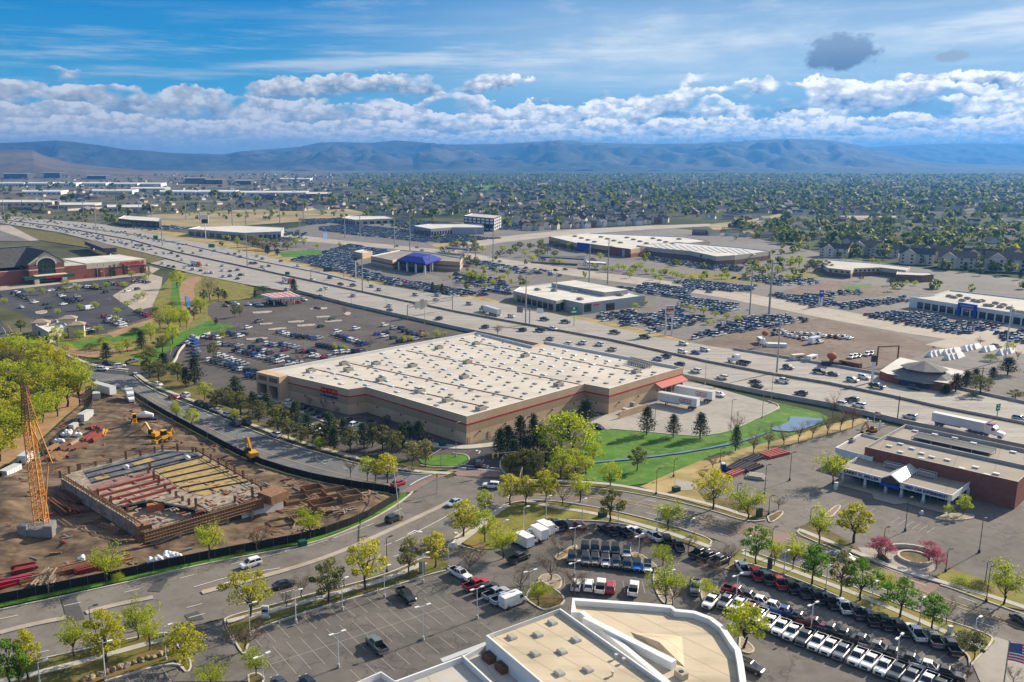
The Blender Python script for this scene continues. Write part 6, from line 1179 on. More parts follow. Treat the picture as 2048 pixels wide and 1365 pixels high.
gr = MB(); gr.add([(-89.5, -4, 12.9), (-75, -4, 22.6), (-75, 42, 22.6), (-89.5, 42, 12.9), (-60.5, -4, 12.9), (-60.5, 42, 12.9), (-89.5, -4, 12.5), (-75, -4, 22.2), (-60.5, -4, 12.5)], [(0, 1, 2, 3), (1, 4, 5, 2), (0, 6, 7, 1), (1, 7, 8, 4)]); gr.obj('gable_roof', 'shingle_dark', st)
hp = MB(); hp.add([(-180, 2, 12), (-60, 2, 12), (-60, 62, 12), (-180, 62, 12), (-160, 32, 23), (-70, 32, 23)], [(0, 1, 5, 4), (1, 2, 5), (2, 3, 4, 5), (3, 0, 4)]); hp.obj('hip_roof', 'shingle_dark', st)
part('clerestory', -150, -72, 31, 33, 20, 23.2, 'glass_dark'); part('blue_roof_panel', -135, -100, 18, 20, 17.6, 18.6, 'metal_blue_roof'); part('upper_wall', -90, -60, 3, 60, 9, 13.0, 'wall_dark')
ar = MB(); arc = [(-81, 3.5), (-69, 3.5), (-69, 13)] + [(-75 + 6 * math.cos(t_ * math.pi / 10), 13 + 4.2 * math.sin(t_ * math.pi / 10)) for t_ in range(1, 10)] + [(-81, 13)]
ar.add([(u, -3.1, z) for u, z in arc] + [(u, -3.6, z) for u, z in arc], [tuple(range(len(arc), 2 * len(arc)))] + [(i, (i + 1) % len(arc), len(arc) + (i + 1) % len(arc), len(arc) + i) for i in range(len(arc))]); ar.obj('arched_window', 'glass_dark', st)
am = MB(); 
for i in range(10): t0, t1 = i * math.pi / 10, (i + 1) * math.pi / 10; am.bar((-75 + 6.6 * math.cos(t0), -3.7, 13 + 4.8 * math.sin(t0)), (-75 + 6.6 * math.cos(t1), -3.7, 13 + 4.8 * math.sin(t1)), .9)
am.obj('arch_trim', 'wall_cream', st); mu = MB()
for u in (-78, -75, -72): mu.bar((u, -3.65, 3.6), (u, -3.65, 16), .25)
for z in (7, 10, 13): mu.bar((-81, -3.65, z), (-69, -3.65, z), .25)
mu.obj('window_bars', 'canopy_green', st); part('entrance_canopy', -92, -58, -9, -3, 3.4, 5.4, 'canopy_green'); part('canopy_top', -85, -63, -9.2, -3, 5.4, 6.0, 'wall_cream'); part('entrance_door', -82, -66, -3.3, -3.05, 0, 3.3, 'glass_dark')
for u in (-84, -65): part('pier', u - 1.6, u + 1.6, -9, -6.2, 0, 3.4, 'wall_stone')
for u in (-35, -25, -14, -1): part('pilaster', u - .8, u + .8, -.6, 0, 0, 6.6, 'wall_brick'); part('stone_band', u - .9, u + .9, -.7, 0, 4.0, 4.4, 'wall_cream')
o = lettering('SCHEELS', 'sign_lettering', 'sign_red', st, (-20.5, -.45, 7.4), (1, 0, 0), 2.3, .3, bold=.05); fit(o, 19); o = lettering('SCHEELS', 'sign_lettering', 'sign_red', st, (-78, -9.25, 3.7), (1, 0, 0), 1.3, .2, bold=.05); fit(o, 12)
bp = thing('footbridge', G(195, 490), 'dark covered bridge roof beside the brick sports store', 'bridge'); a, b = Vector((*G(180, 482, 8), 0)), Vector((*G(221, 497, 8), 0)); bb = MB(); bb.bar(a + Vector((0, 0, 6)), b + Vector((0, 0, 6)), 10, 3.5); bb.obj('deck', 'wall_brick_brown', bp); c_ = MB(); c_.bar(a + Vector((0, 0, 8)), b + Vector((0, 0, 8)), 12, .5); c_.obj('roof', 'shingle_brown', bp)
for t_ in (.1, .9): p = a.lerp(b, t_); MB().box((p.x, p.y, 0), (3, 3, 4.3)).obj('pier', 'wall_concrete', bp)
# --- small restaurant with tiled towers
rt, P_ = bldg('restaurant', 'small stucco restaurant with white roof and tiled corner towers', [(71, 650), (98, 665), (138, 655), (122, 638), (85, 642)], 5.2, [(1.2, 'wall_stone'), (5.2, 'wall_stucco')], 'roof_white', .7)
for x, y, zt_, m_ in ((80, 645, 6, 'tile_tan'), (137, 642, 7.2, 'tile_tan'), (153, 652, 6.6, 'tile_tan')):
    X, Y = G(x, y, 5.5); b = MB().box((X, Y, 0), (7, 6, zt_ - .5), SA * .4); b.obj('tower', 'wall_stucco', rt); h_ = MB().box((X, Y, zt_ - .5), (8.4, 7.4, .3), SA * .4); h_.box((X, Y, zt_ - .2), (8.2, 7.2, 1.3), SA * .4, top=(.3, .15)); h_.obj('tiled_roof', m_, rt)
units(rt, [(108, 645), (104, 652), (115, 655)], 4.6, (2.2, 1.6, 1.1)); win(rt, P_[-1], P_[0], 1, .5, 2.6, .5)
for i in range(len(P_)): win(rt, P_[i], P_[(i + 1) % len(P_)], 2, .6, 2.8, .35)
# --- used car building with blue canopy
rt, P_ = bldg('car_store', 'tan banded car store with bright blue hipped entrance canopy', [(742, 512), (785, 521), (803, 517), (920, 524), (925, 516), (855, 504), (800, 500)], 7.5, [(1.6, 'wall_tan_dark'), (3.2, 'wall_tan_pale'), (4.4, 'wall_brick_brown'), (7.5, 'wall_tan')], 'roof_grey', .8)
cb = [Vector((*G(x, y), 0)) for x, y in ((798, 541), (850, 549), (878, 538), (822, 530))]; z0, z1 = 8.2, 11.6; c = sum(cb, Vector()) / 4; h_ = MB(); h_.add([p + (p - c) * .12 + Vector((0, 0, z0)) for p in cb] + [c.lerp(p, .62) + Vector((0, 0, z1)) for p in cb] + [p + (p - c) * .12 + Vector((0, 0, z0 - .9)) for p in cb], [(4, 5, 6, 7)] + [(i, (i + 1) % 4, 4 + (i + 1) % 4, 4 + i) for i in range(4)] + [(8 + i, 8 + (i + 1) % 4, (i + 1) % 4, i) for i in range(4)]); h_.obj('blue_canopy', 'metal_blue_roof', rt)
for a in (cb[0], cb[1], cb[2], cb[3], cb[0].lerp(cb[1], .33), cb[0].lerp(cb[1], .66), cb[1].lerp(cb[2], .5), cb[3].lerp(cb[0], .5)): MB().box((a.x, a.y, 0), (1.2, 1.2, 7), FWD).obj('column', 'wall_white', rt)
MB().prism([tuple(c.lerp(p, .7).xy) for p in cb], 0, 6.4).obj('glass_front', 'glass_dark', rt)
rt, P_ = bldg('small_office', 'small tan office box behind the blue-canopied car store', [(708, 503), (725, 507), (745, 503), (728, 499)], 5, [(5, 'wall_tan')], 'roof_white', .6)
# --- grey glass showroom
rt, P_ = bldg('grey_showroom', 'grey panelled showroom with white stepped roof beside the motorway', [(1027, 582), (1112, 602), (1128, 599), (1166, 607), (1290, 591), (1218, 575), (1105, 566), (1040, 574)], 6.4, [(6.4, 'wall_grey_panel')], 'roof_white', .6)
Wd = [G(x, y, 6.4) for x, y in ((1027, 582), (1112, 602), (1128, 599), (1166, 607), (1290, 591))]; win(rt, Wd[0], Wd[1], 7, .4, 4.2, .8, t0=.08, t1=.95); win(rt, Wd[3], Wd[4], 1, 1.2, 5.6, 1, 'metal_dark', 'poster', t0=.02, t1=.13); win(rt, Wd[3], Wd[4], 1, .2, 4.4, 1, t0=.36, t1=.50); win(rt, Wd[3], Wd[4], 1, 4.2, 4.9, 1, 'sign_red', 'sign_panel', t0=.16, t1=.25); win(rt, Wd[1], Wd[2], 2, .2, 4.6, .9)
up = [G(x, y, 8.4) for x, y in ((1103, 566), (1210, 585), (1256, 580), (1150, 561))]; b = MB(); b.prism(up, 5.9, 8.4, mt=1, bottom=False); b.obj('raised_roof', ['wall_grey_panel', 'roof_white'], rt); units(rt, [(1075, 581), (1108, 583), (1240, 592), (1160, 600), (1180, 578), (1160, 572), (1150, 585)], 5.8, (4, 1.8, 1.2), m='unit_beige', rot=FWD)
# --- white and blue dealership right
rt, P_ = bldg('blue_portal_showroom', 'long white showroom with blue entrance portal and cluttered roof', [(1820, 594), (2100, 637), (2100, 603), (1900, 580), (1868, 590)], 6.2, [(6.2, 'wall_white')], 'roof_pale_gravel', .7)
Wd = [G(1820, 594, 6.2), G(2100, 637, 6.2)]; win(rt, *Wd, 16, .3, 4.0, .8, t0=.06); a, b = hit(1917, 620, *Wd), hit(1953, 628, *Wd); d = Vector((b[0] - a[0], b[1] - a[1], 0)); n_ = Vector((d.y, -d.x, 0)).normalized(); h_ = math.atan2(d.y, d.x); pb = MB(); c = Vector((*a, 0)) + d / 2 + n_ * .5
for t_ in (.06, .94): p = Vector((*a, 0)) + d * t_ + n_ * .5; pb.box((p.x, p.y, 0), (d.length * .13, 1.4, 5.2), h_)
pb.box((c.x, c.y, 5.2), (d.length, 1.4, 2.2), h_); pb.obj('portal', 'sign_blue_bright', rt); o = lettering('CHEVROLET', 'sign_lettering', 'sign_white', rt, (a[0] + d.x * .14 + n_.x * 1.25, a[1] + d.y * .14 + n_.y * 1.25, 5.7), d, .9, .06, bold=.01); fit(o, d.length * .72)
r2 = random.Random(3); units(rt, [(1900 + i * 9 + r2.uniform(-3, 3), 596 + i * 1.9 + r2.uniform(-7, 3)) for i in range(17)], 5.5, (3.2, 1.8, 1.3), rot=FWD)
# --- brick school or office
rt, P_ = bldg('brick_office', 'low brick and stucco office building left of the apartments', [(1656, 536), (1702, 541), (1708, 537), (1760, 535), (1812, 541), (1820, 534), (1750, 526), (1650, 519), (1642, 527)], 6, [(3, 'wall_brick_brown'), (6, 'wall_stucco')], 'roof_pale_gravel', .6)
Wd = [G(x, y, 6) for x, y in ((1656, 536), (1702, 541), (1708, 537), (1760, 535))]; win(rt, Wd[0], Wd[1], 4, 3.4, 4.8, .5); win(rt, Wd[2], Wd[3], 6, 3.4, 4.8, .5)
rt, P_ = bldg('brick_annex', 'brown brick annex with flat roof in front of the apartments', [(1792, 549), (1846, 551), (1868, 549), (1860, 545), (1795, 543)], 5, [(5, 'wall_brick_brown')], 'roof_pale_gravel', .5)
# --- big box stores
rt, P_ = bldg('discount_store', 'long tan and brick discount store with big blue sign', [(1098, 473), (1152, 486), (1175, 487), (1262, 499), (1280, 496), (1420, 482), (1370, 474), (1180, 466)], 7.5, [(3.5, 'wall_brick'), (7.5, 'wall_tan')], 'roof_white', .8)
Wd = [G(x, y, 7.5) for x, y in ((1098, 473), (1152, 486), (1175, 487), (1262, 499))]; win(rt, Wd[1], Wd[3], 1, 1.2, 8.2, 1, 'sign_blue_bright', 'blue_sign', t0=.03, t1=.26, out=.5); win(rt, Wd[1], Wd[3], 1, 0, 7.8, 1, 'wall_brick', 'brick_front', t0=.62, t1=.98, out=.3); win(rt, Wd[1], Wd[3], 1, .2, 6.5, 1, 'paint_pale_blue', 'blue_door', t0=.86, t1=.9, out=.5)
units(rt, [(1150 + i * 13, 474 + (i * 5 % 4) * 3.4 + i * .35) for i in range(17)], 6.7, (5, 2, 1.3), m='unit_beige', rot=FWD)
rt, P_ = bldg('club_store', 'large club store with brick right wing and blue diamond signs', [(1273, 491), (1322, 497), (1380, 502), (1433, 513), (1470, 511), (1542, 502), (1480, 495), (1350, 484)], 8, [(4.2, 'wall_brick_brown'), (8, 'wall_stucco')], 'roof_white', .8)
Wd = [G(x, y, 8) for x, y in ((1273, 491), (1380, 502), (1433, 513), (1542, 502))]; win(rt, Wd[2], Wd[3], 3, .2, 7.6, .86, 'wall_brick', 'brick_wall', out=.25)
for t_, k in ((.16, 0), (.80, 1)):
    a, b = (Wd[0], Wd[1]) if k == 0 else (Wd[1], Wd[2]); d = Vector((b[0] - a[0], b[1] - a[1], 0)); n_ = Vector((d.y, -d.x, 0)).normalized(); u = d.normalized(); p = Vector((*a, 5.8)) + d * (t_ if k == 0 else .45) + n_ * .3; s_ = 1.9; q = MB(); q.add([p + u * s_, p + Vector((0, 0, s_)), p - u * s_, p - Vector((0, 0, s_))], [(0, 1, 2, 3)]); q.obj('diamond_sign', 'sign_blue', rt)
rw = MB()
for i in range(14): a, b = Vector((*G(1305 + i * 14, 487 + i * .9, 7.3), 7.35)), Vector((*G(1322 + i * 14.5, 496.5 + i * 1.05, 7.3), 7.35)); rw.bar(a, b, 2.2, .35)
rw.obj('roof_ridges', 'metal_light', rt)
for q, lab in (([(1078, 511), (1170, 515), (1168, 519), (1080, 514)], 'long blue-edged fuel canopy before the discount store'), ([(1171, 522), (1210, 525), (1213, 528), (1175, 526)], 'short blue-edged canopy right of the long fuel canopy'), ([(890, 493), (938, 497), (936, 500), (893, 496)], 'blue low canopy by the green trees beyond the lots')):
    cn = thing('canopy', G(*q[0]), lab, 'canopy'); P3 = [G(x, y, 5) for x, y in q]; b = MB(); b.prism(P3, 4.2, 5.2, mt=1); b.obj('roof', ['sign_blue_bright', 'roof_white' if 'short' in lab else 'wall_dark'], cn)
    for p in P3: MB().box((p[0], p[1], 0), (.7, .7, 4.2)).obj('post', 'wall_white', cn)
# --- fuel canopy of the warehouse
cn = thing('fuel_canopy', G(560, 605), 'fuel station canopy with red and pale roof grid', 'canopy'); P3 = [G(x, y, 5.2) for x, y in ((521, 589), (545, 596), (602, 593), (580, 583))]; b = MB(); b.prism(P3, 4.3, 5.2, mt=1); b.obj('roof', ['wall_white', 'stripe_red'], cn)
A2, B2, C2, D2 = [Vector((*p, 5.22)) for p in P3]; b = MB()
for t_ in (.03, .2, .4, .6, .8, .97): b.bar(A2.lerp(D2, t_), B2.lerp(C2, t_), .7, .1); b.bar(A2.lerp(B2, t_), D2.lerp(C2, t_), .7, .1)
b.obj('roof_grid', 'wall_white', cn)
for t_ in (.15, .5, .85):
    for s_ in (.25, .75): p = A2.lerp(D2, t_).lerp(B2.lerp(C2, t_), s_); MB().box((p.x, p.y, 0), (.6, .6, 4.3), FWD).obj('post', 'wall_white', cn); q = p + Vector((1.4, 0, 0)); MB().box((q.x, q.y, 0), (.8, .6, 1.9), FWD).obj('fuel_pump', 'stripe_red', cn)
# --- hexagonal restaurant
X, Y = G(1845, 768); hx = thing('round_restaurant', (X, Y, 0), 'brown restaurant with two-tier hexagonal roof beside the motorway', 'restaurant')
def ngon(r, n_, z, a0=.3, sx=1): return [(X + r * sx * math.cos(a0 + i * 2 * math.pi / n_), Y + r * math.sin(a0 + i * 2 * math.pi / n_), z) for i in range(n_)]
P3 = [G(x, y, 3.8) for x, y in ((1760, 742), (1775, 748), (1900, 768), (1940, 745), (1800, 715))]; b = MB(); b.prism(P3, 0, 3.8, mt=1); b.obj('wall', ['wall_brick', 'roof_white'], hx)
b = MB(); b.loft([ngon(13, 8, 3.0), ngon(7.2, 8, 5.6)], caps=False); b.obj('lower_roof', 'shingle_grey', hx); b = MB(); b.loft([ngon(7.1, 8, 5.4), ngon(7.1, 8, 6.4)], caps=False); b.obj('lantern', 'wall_dark', hx); b = MB(); b.loft([ngon(8.4, 8, 6.4), ngon(.15, 8, 9.0)]); b.obj('upper_roof', 'shingle_grey', hx); b = MB(); b.loft([ngon(11, 8, 0), ngon(11, 8, 3.2)], caps=False); b.obj('glass_front', 'wall_dark', hx)
# --- other dealers farther off
for nm, lab, px, h, wm, rm, nw in (('showroom', 'grey and pale blue showroom with long white roof left', [(376, 458), (488, 466), (562, 463), (568, 455), (480, 451), (400, 453)], 8, 'wall_grey_panel', 'roof_white', 8), ('showroom', 'low dark showroom with pale roof beside the field', [(236, 437), (262, 440), (318, 443), (322, 435), (250, 431)], 9, 'wall_dark', 'roof_white', 5), ('showroom', 'flat white-roofed showroom left of the dark office block', [(684, 436), (710, 440), (790, 437), (770, 432), (700, 432)], 7, 'wall_grey_panel', 'roof_white', 6), ('showroom', 'dark and white showroom below the dark office block', [(828, 452), (862, 458), (905, 455), (968, 455), (965, 448), (860, 448)], 8, 'wall_grey_panel', 'roof_white', 8)):
    rt, P_ = bldg(nm, lab, px, h, [(h, wm)], rm, .6); a, b = G(*px[0], h), G(*px[1], h); win(rt, a, b, nw, .5, h * .65, .7); b2 = G(*px[2], h); win(rt, b, b2, nw, .5, h * .6, .6)
rt, P_ = bldg('office_block', 'four-storey dark office block with white panels and flat roof', [(928, 432), (988, 437), (1003, 431), (945, 427)], 16, [(16, 'wall_dark')], 'roof_pale_gravel', .6)
Wd = [G(x, y, 16) for x, y in ((928, 432), (988, 437), (1003, 431))]
for z in (1, 4.8, 8.6, 12.2): win(rt, Wd[0], Wd[1], 7, z, z + 2.2, .7, 'wall_white' if z != 4.8 else 'glass_dark', 'panel' if z != 4.8 else 'window'); win(rt, Wd[1], Wd[2], 4, z, z + 2.4, .55, 'wall_white', 'panel')
wn = 0
for x0, x1, y0, y1, h, wm, lab in ((0, 48, 373, 366, 10, 'wall_white', 'white warehouse, leftmost of the far row'), (52, 98, 373, 366, 10, 'wall_white', 'long white warehouse, second of the far row'), (112, 152, 373, 366, 10, 'wall_white', 'white warehouse, third of the far row'), (168, 212, 373, 366, 10, 'wall_white', 'white warehouse, fourth of the far row'), (222, 275, 374, 366, 10, 'wall_white', 'white warehouse, fifth of the far row'), (283, 322, 374, 367, 10, 'wall_white', 'white warehouse, sixth of the far row'), (45, 122, 390, 382, 8, 'wall_white', 'pale depot, leftmost of the nearer far row'), (185, 265, 389, 381, 9, 'wall_white', 'pale depot, second of the nearer far row'), (262, 330, 384, 377, 9, 'wall_grey_panel', 'grey depot behind the nearer far row'), (320, 392, 391, 383, 9, 'wall_white', 'pale depot, third of the nearer far row'), (395, 470, 391, 384, 9, 'wall_white', 'pale depot, fourth of the nearer far row'), (480, 612, 393, 385, 9, 'wall_white', 'longest pale depot at the right end of the far row'), (612, 660, 397, 388, 10, 'wall_brick_brown', 'brown brick depot at the right end of the far row'), (370, 410, 368, 357, 18, 'wall_dark', 'dark glass block, left of three on the plain'), (412, 445, 369, 360, 16, 'wall_dark', 'dark glass block, middle of three on the plain'), (470, 502, 370, 362, 14, 'wall_dark', 'dark glass block, right of three on the plain'), (8, 55, 358, 348, 20, 'wall_dark', 'dark distant office slab below the tan hill'), (88, 120, 357, 346, 24, 'wall_dark', 'taller dark distant office below the tan hill'), (175, 212, 359, 352, 14, 'wall_dark', 'dark distant office at the edge of the plain'), (0, 105, 412, 405, 7, 'wall_stucco', 'low tan business park building by the motorway'), (120, 190, 418, 410, 7, 'wall_stucco', 'low tan business park building, second by the motorway'), (215, 305, 423, 414, 7, 'wall_stucco', 'low tan business park building, third by the motorway'), (560, 620, 362, 356, 8, 'wall_white', 'tiny white shed on the distant plain')):
    a, b = G(x0, y0), G(x1, y0); yb = a[1]; d = min(260, 60 + (yb - 900) * .06); hh_ = CAM - yb * (SP + (y1 - CY) / FO * CP) / (CP - (y1 - CY) / FO * SP) if wm == 'wall_dark' else h
    rt, P_ = bldg('depot', lab, [a, b, (b[0] * (1 + d / yb) * .98, yb + d), (a[0] * (1 + d / yb), yb + d)], max(4, hh_), [(max(4, hh_), wm)], 'roof_white' if wm != 'wall_dark' else 'roof_grey', .6, world=True, cat='depot', group='depots on the plain')
    win(rt, a, b, 8, hh_ * .15, hh_ * .55, .5)
# ---------------------------------------------------------------- lamps, masts, signs, lorries
mat('pole_white', (.66, .66, .64), .5); mat('pole_dark', (.045, .04, .036), .6); mat('pole_steel', (.34, .34, .33), .45, .5); mat('pole_wood', (.10, .07, .05), .9); mat('sign_back', (.22, .22, .21), .6); mat('flag_red', (.55, .02, .035), .7); mat('flag_white', (.78, .78, .78), .7); mat('flag_blue', (.015, .035, .22), .7)
LG = {'w': ('parking_lamp', 'white car-park lamp', 'pole_white'), 'd': ('street_lamp', 'dark street lamp', 'pole_dark'), 's': ('street_lamp', 'grey lamp post', 'pole_steel')}
def lamps_at(spec, where, group, heads=2, col='w', r=.09):
    rows = sorted((tuple(float(v) for v in q.split()) for q in spec.split(',')), key=lambda q: q[0])
    for i, (x, yb, yt) in enumerate(rows):
        X, Y = G(x, yb); h = max(3, ZT(yt, Y)); nm, lk, m = LG[col]; t_ = thing(nm, (X, Y, .05), f'{lk} {where}, {nth(i)} from left' if len(rows) > 1 else f'{lk} {where}', 'lamp', group); a = R.choice((.5, .6, .75)) - math.pi * (R.random() < .5) * 0
        MB().tube((X, Y, .6), (X, Y, h - .1), r * 1.15, r * .8, 7).obj('pole', m, t_); MB().tube((X, Y, .05), (X, Y, .75), .28, .25, 8).obj('base', 'wall_concrete' if col != 'd' else 'pole_dark', t_)
        hb_ = MB(); ca, sa = math.cos(a), math.sin(a)
        for sg in ((-1, 1) if heads == 2 else (1,)): hb_.bar((X, Y, h - .1), (X + sg * ca * .9, Y + sg * sa * .9, h), .08); hb_.box((X + sg * ca * 1.15, Y + sg * sa * 1.15, h - .06), (.85, .42, .16), a)
        hb_.obj('lamp_head', m if col != 's' else 'pole_steel', t_)
lamps_at('80 1371 1325,211 1360 1286,332 1321 1253,500 1273 1208,592 1246 1182,685 1221 1159,769 1196 1134,846 1167 1108,897 1138 1088', 'on the boulevard edge of the dealer lot', 'white lamps of the dealer lot', 1)
lamps_at('526 1361 1311,677 1336 1266,846 1281 1212,954 1238 1177', 'among the empty left bays', 'white lamps of the dealer lot')
lamps_at('1060 1196 1142,1149 1101 1055,1149 1152 1130,1277 1116 1071,1336 1191 1143,1472 1206 1150', 'among the islands of the dealer lot', 'white lamps of the dealer lot')
lamps_at('1622 1261 1208,1793 1330 1273', 'standing in the double row', 'white lamps of the dealer lot')
lamps_at('1006 1083 1043,1047 1068 1015,1092 1041 994,1164 1047 1000,1236 1051 1005,1314 1063 1019,1380 1076 1040', 'on the curved upper edge of the dealer lot', 'white lamps of the dealer lot', 1)
lamps_at('1490 1123 1075,1567 1153 1104,1651 1183 1133,1742 1218 1166,1838 1251 1199,1946 1296 1237', 'on the grass strip by the right street', 'white lamps of the dealer lot', 1)
lamps_at('1312 990 939,1347 955 920,1440 926 897,1474 991 973,1529 988 931,1537 1031 993,1579 962 906,1620 1046 1018,1768 1081 1060,1810 1063 997,1891 1145 1100,1958 1106 1039,1970 1168 1125', 'round the empty car park', 'dark lamps round the empty car park', 1, 'd', .08)
lamps_at('181 1251 1214,774 1146 1076,1542 1116 1056,1972 1205 1136', 'at the edge of the street', 'street lamps', 1, 'd', .08)
lamps_at('912 915 846,1309 861 803,1461 861 800,1524 837 780,1542 807 748,1410 770 718,1553 747 660', 'round the warehouse', 'lamps of the warehouse', 1, 's', .09)
lamps_at('428 694 640,440 662 636,472 700 648,511 668 648,580 620 600,604 670 630,634 640 615,710 655 620,650 612 575,703 613 573,773 628 590,849 648 612,607 698 690,552 690 672,727 635 618', 'in the warehouse car park', 'lamps of the warehouse', 1, 's', .08)
lamps_at('219 600 577,240 606 586,174 706 700,192 763 732,250 775 752,295 813 782,345 840 812,415 880 850,475 898 866,290 570 550', 'on the street left of the warehouse', 'street lamps', 1, 's', .07)
mast = '1538 628 520,1499 630 535,1215 569 479,1178 567 490,951 527 455,986 526 452,820 503 426,789 497 440,725 586 505,495 535 466,325 493 442,193 467 413,690 476 435,720 475 430,1051 652 552,1553 748 640,600 480 440,465 453 404,492 455 402,400 443 402,372 440 400,304 432 402,278 428 402,235 430 395,205 425 397,167 428 395,117 420 390,89 425 372,44 412 395,10 448 385,540 440 410,560 448 410,607 445 405,1112 600 545,860 545 508'
for i, q in enumerate(sorted((tuple(float(v) for v in s_.split()) for s_ in mast.split(',')), key=lambda q: q[0])):
    X, Y = G(q[0], q[1]); h = ZT(q[2], Y); t_ = thing('power_mast', (X, Y, 0), f'tall grey steel mast beside the motorway, {nth(i)} from left', 'mast', 'tall masts along the motorway'); k = 1.5 if q[0] == 1538 else 1
    MB().tube((X, Y, 0), (X, Y, h), (.30 + Y * .00028) * k, (.16 + Y * .00018) * k, 6).obj('pole', 'pole_steel', t_); b = MB(); 
    for z in (.97, .9): b.bar((X - 1.2, Y, h * z), (X + 1.2, Y, h * z), .12 + Y * .0001)
    b.obj('arm', 'pole_steel', t_)
for i, (x, yb, yt) in enumerate(((1794, 846, 792), (1960, 790, 735), (1865, 762, 732))):
    X, Y = G(x, yb); h = ZT(yt, Y); t_ = thing('utility_pole', (X, Y, 0), ('wooden utility pole behind the brick hall', 'wooden utility pole among the dark pines right', 'grey service pole beside the round restaurant')[i], 'pole'); MB().tube((X, Y, 0), (X, Y, h), .2, .14, 7).obj('pole', 'pole_wood', t_); b = MB(); b.bar((X - 1.4, Y + .5, h - .5), (X + 1.4, Y - .5, h - .5), .16); b.bar((X - 1.1, Y + .4, h - 1.4), (X + 1.1, Y - .4, h - 1.4), .14); b.obj('crossarm', 'pole_wood', t_)
X, Y = G(2010, 720); h = 24; t_ = thing('utility_pole', (X, Y, 0), 'tall pale pole carrying wires at the right edge', 'pole'); MB().tube((X, Y, 0), (X, Y, h), .35, .2, 8).obj('pole', 'pole_white', t_)
# traffic signals
mat('signal_yellow', (.55, .33, .02), .6)
for i, (bx, by, ty, hx, hy, lab) in enumerate(((882, 936, 901, 857, 912, 'signal mast with arm at the green corner island'), (1028, 942, 915, 985, 907, 'signal mast reaching over the warehouse exit'), (789, 985, 955, 800, 1030, 'signal mast at the end of the black fence'), (1044, 975, 940, 1040, 950, 'signal post on the brick crossing'))):
    X, Y = G(bx, by); h = 5.6; t_ = thing('traffic_light', (X, Y, 0), lab, 'traffic light', 'traffic lights at the crossing'); MB().tube((X, Y, 0), (X, Y, h), .12, .1, 8).obj('post', 'pole_steel', t_); e = G(hx, hy, 6.2); b = MB(); b.bar((X, Y, h - .1), (*e, 6.0), .14); b.obj('arm', 'pole_steel', t_)
    for s_ in (.75, .98): p = Vector((X, Y, 5.4)).lerp(Vector((*e, 5.2)), s_); MB().box((p.x, p.y, p.z - .5), (.4, .35, 1.1)).obj('signal_head', 'signal_yellow', t_)
MB_ = thing('traffic_light', G(880, 958), 'hanging pair of yellow signal heads over the crossing', 'traffic light', 'traffic lights at the crossing')
a, b = Vector((*G(874, 951, 5), 5.5)), Vector((*G(895, 953, 5), 5.5)); q = MB(); q.bar(a, b, .1); q.tube((a.x, a.y, 0), a, .1, .08); q.obj('mast', 'pole_steel', MB_)
for p in (a, b): MB().box((p.x, p.y, p.z - 1.1), (.4, .35, 1.1)).obj('signal_head', 'signal_yellow', MB_)
# motorway signs
def panel(px, py, wpx, hpx, Y, m, parent, nm='sign_panel', yaw=0, edge='sign_white'):
    """facing the camera side at distance Y"""
    k = Y / (FO * CP); X = (px - CX) * (Y * CP + SP * CAM) / FO; z = ZT(py, Y); b = MB(); b.box((X, Y, z - hpx * k / 2), (wpx * k, .2, hpx * k), yaw, m=0); return b.obj(nm, [m], parent), (X, Y, z, wpx * k, hpx * k)
for x, yb, py, wp, hp, m, lab, yaw in ((1147, 655, 622, 16, 17, 'sign_green', 'green motorway sign on curved arm by the grey showroom', .4), (424, 510, 492, 12, 7, 'sign_green', 'small green motorway sign at the left verge', 0), (575, 553, 547, 9, 6, 'sign_green', 'small green sign low on the motorway', 0), (1993, 842, 815, 13, 14, 'sign_green', 'green motorway sign at the right near the white lorry', .5), (736, 570, 560, 4, 5, 'sign_green', 'tiny green sign on the dry verge', 0), (312, 488, 475, 9, 7, 'sign_green', 'pale green sign far along the motorway', 0), (678, 548, 539, 4, 4, 'sign_blue_bright', 'tiny blue sign above the arched gantry', 0), (728, 556, 549, 5, 4, 'sign_blue_bright', 'tiny blue sign right of the arched gantry', 0), (1495, 622, 620, 5, 5, 'sign_white', 'small white sign on the verge of the tan road', 0)):
    X, Y = G(x, yb); t_ = thing('road_sign', (X, Y, 0), lab, 'sign', 'signs along the motorway'); o, (PX_, PY, z, pw, ph) = panel(x, py, wp, hp, Y, m, t_, yaw=yaw); MB().tube((X + .2, Y + .35, 0), (X + .2, Y + .35, max(1, z)), .16, .14, 7).obj('post', 'pole_steel', t_)
    if hp > 12:
        b = MB(); b.box((PX_, PY - .13, z + ph * .18), (pw * .25, .05, ph * .2), yaw); b.box((PX_, PY - .13, z - ph * .2), (pw * .7, .05, ph * .16), yaw); b.obj('sign_symbol', 'sign_white', t_)
def gantry(a, b, z, lab, panels, backs=True):
    A, B = Vector((*G(*a), 0)), Vector((*G(*b), 0)); t_ = thing('sign_gantry', tuple(A), lab, 'gantry', 'sign gantries over the motorway')
    for p in (A, B): MB().tube(p, p + Vector((0, 0, z)), .3, .25, 8).obj('post', 'pole_steel', t_)
    q = MB()
    for dz in (0, -1.6): q.bar(A + Vector((0, 0, z + dz)), B + Vector((0, 0, z + dz)), .35)
    for i in range(12): q.bar(A.lerp(B, i / 12) + Vector((0, 0, z - 1.6 * (i % 2))), A.lerp(B, (i + 1) / 12) + Vector((0, 0, z - 1.6 * ((i + 1) % 2))), .18)
    q.obj('truss', 'pole_steel', t_)
    for t0, w_, h_, m in panels: p = A.lerp(B, t0); d = (B - A).normalized(); MB().box((p.x - d.y * -.4, p.y - d.x * .4, z - .8 - h_ / 2), (w_, .25, h_), math.atan2(d.y, d.x)).obj('sign_panel', m, t_)
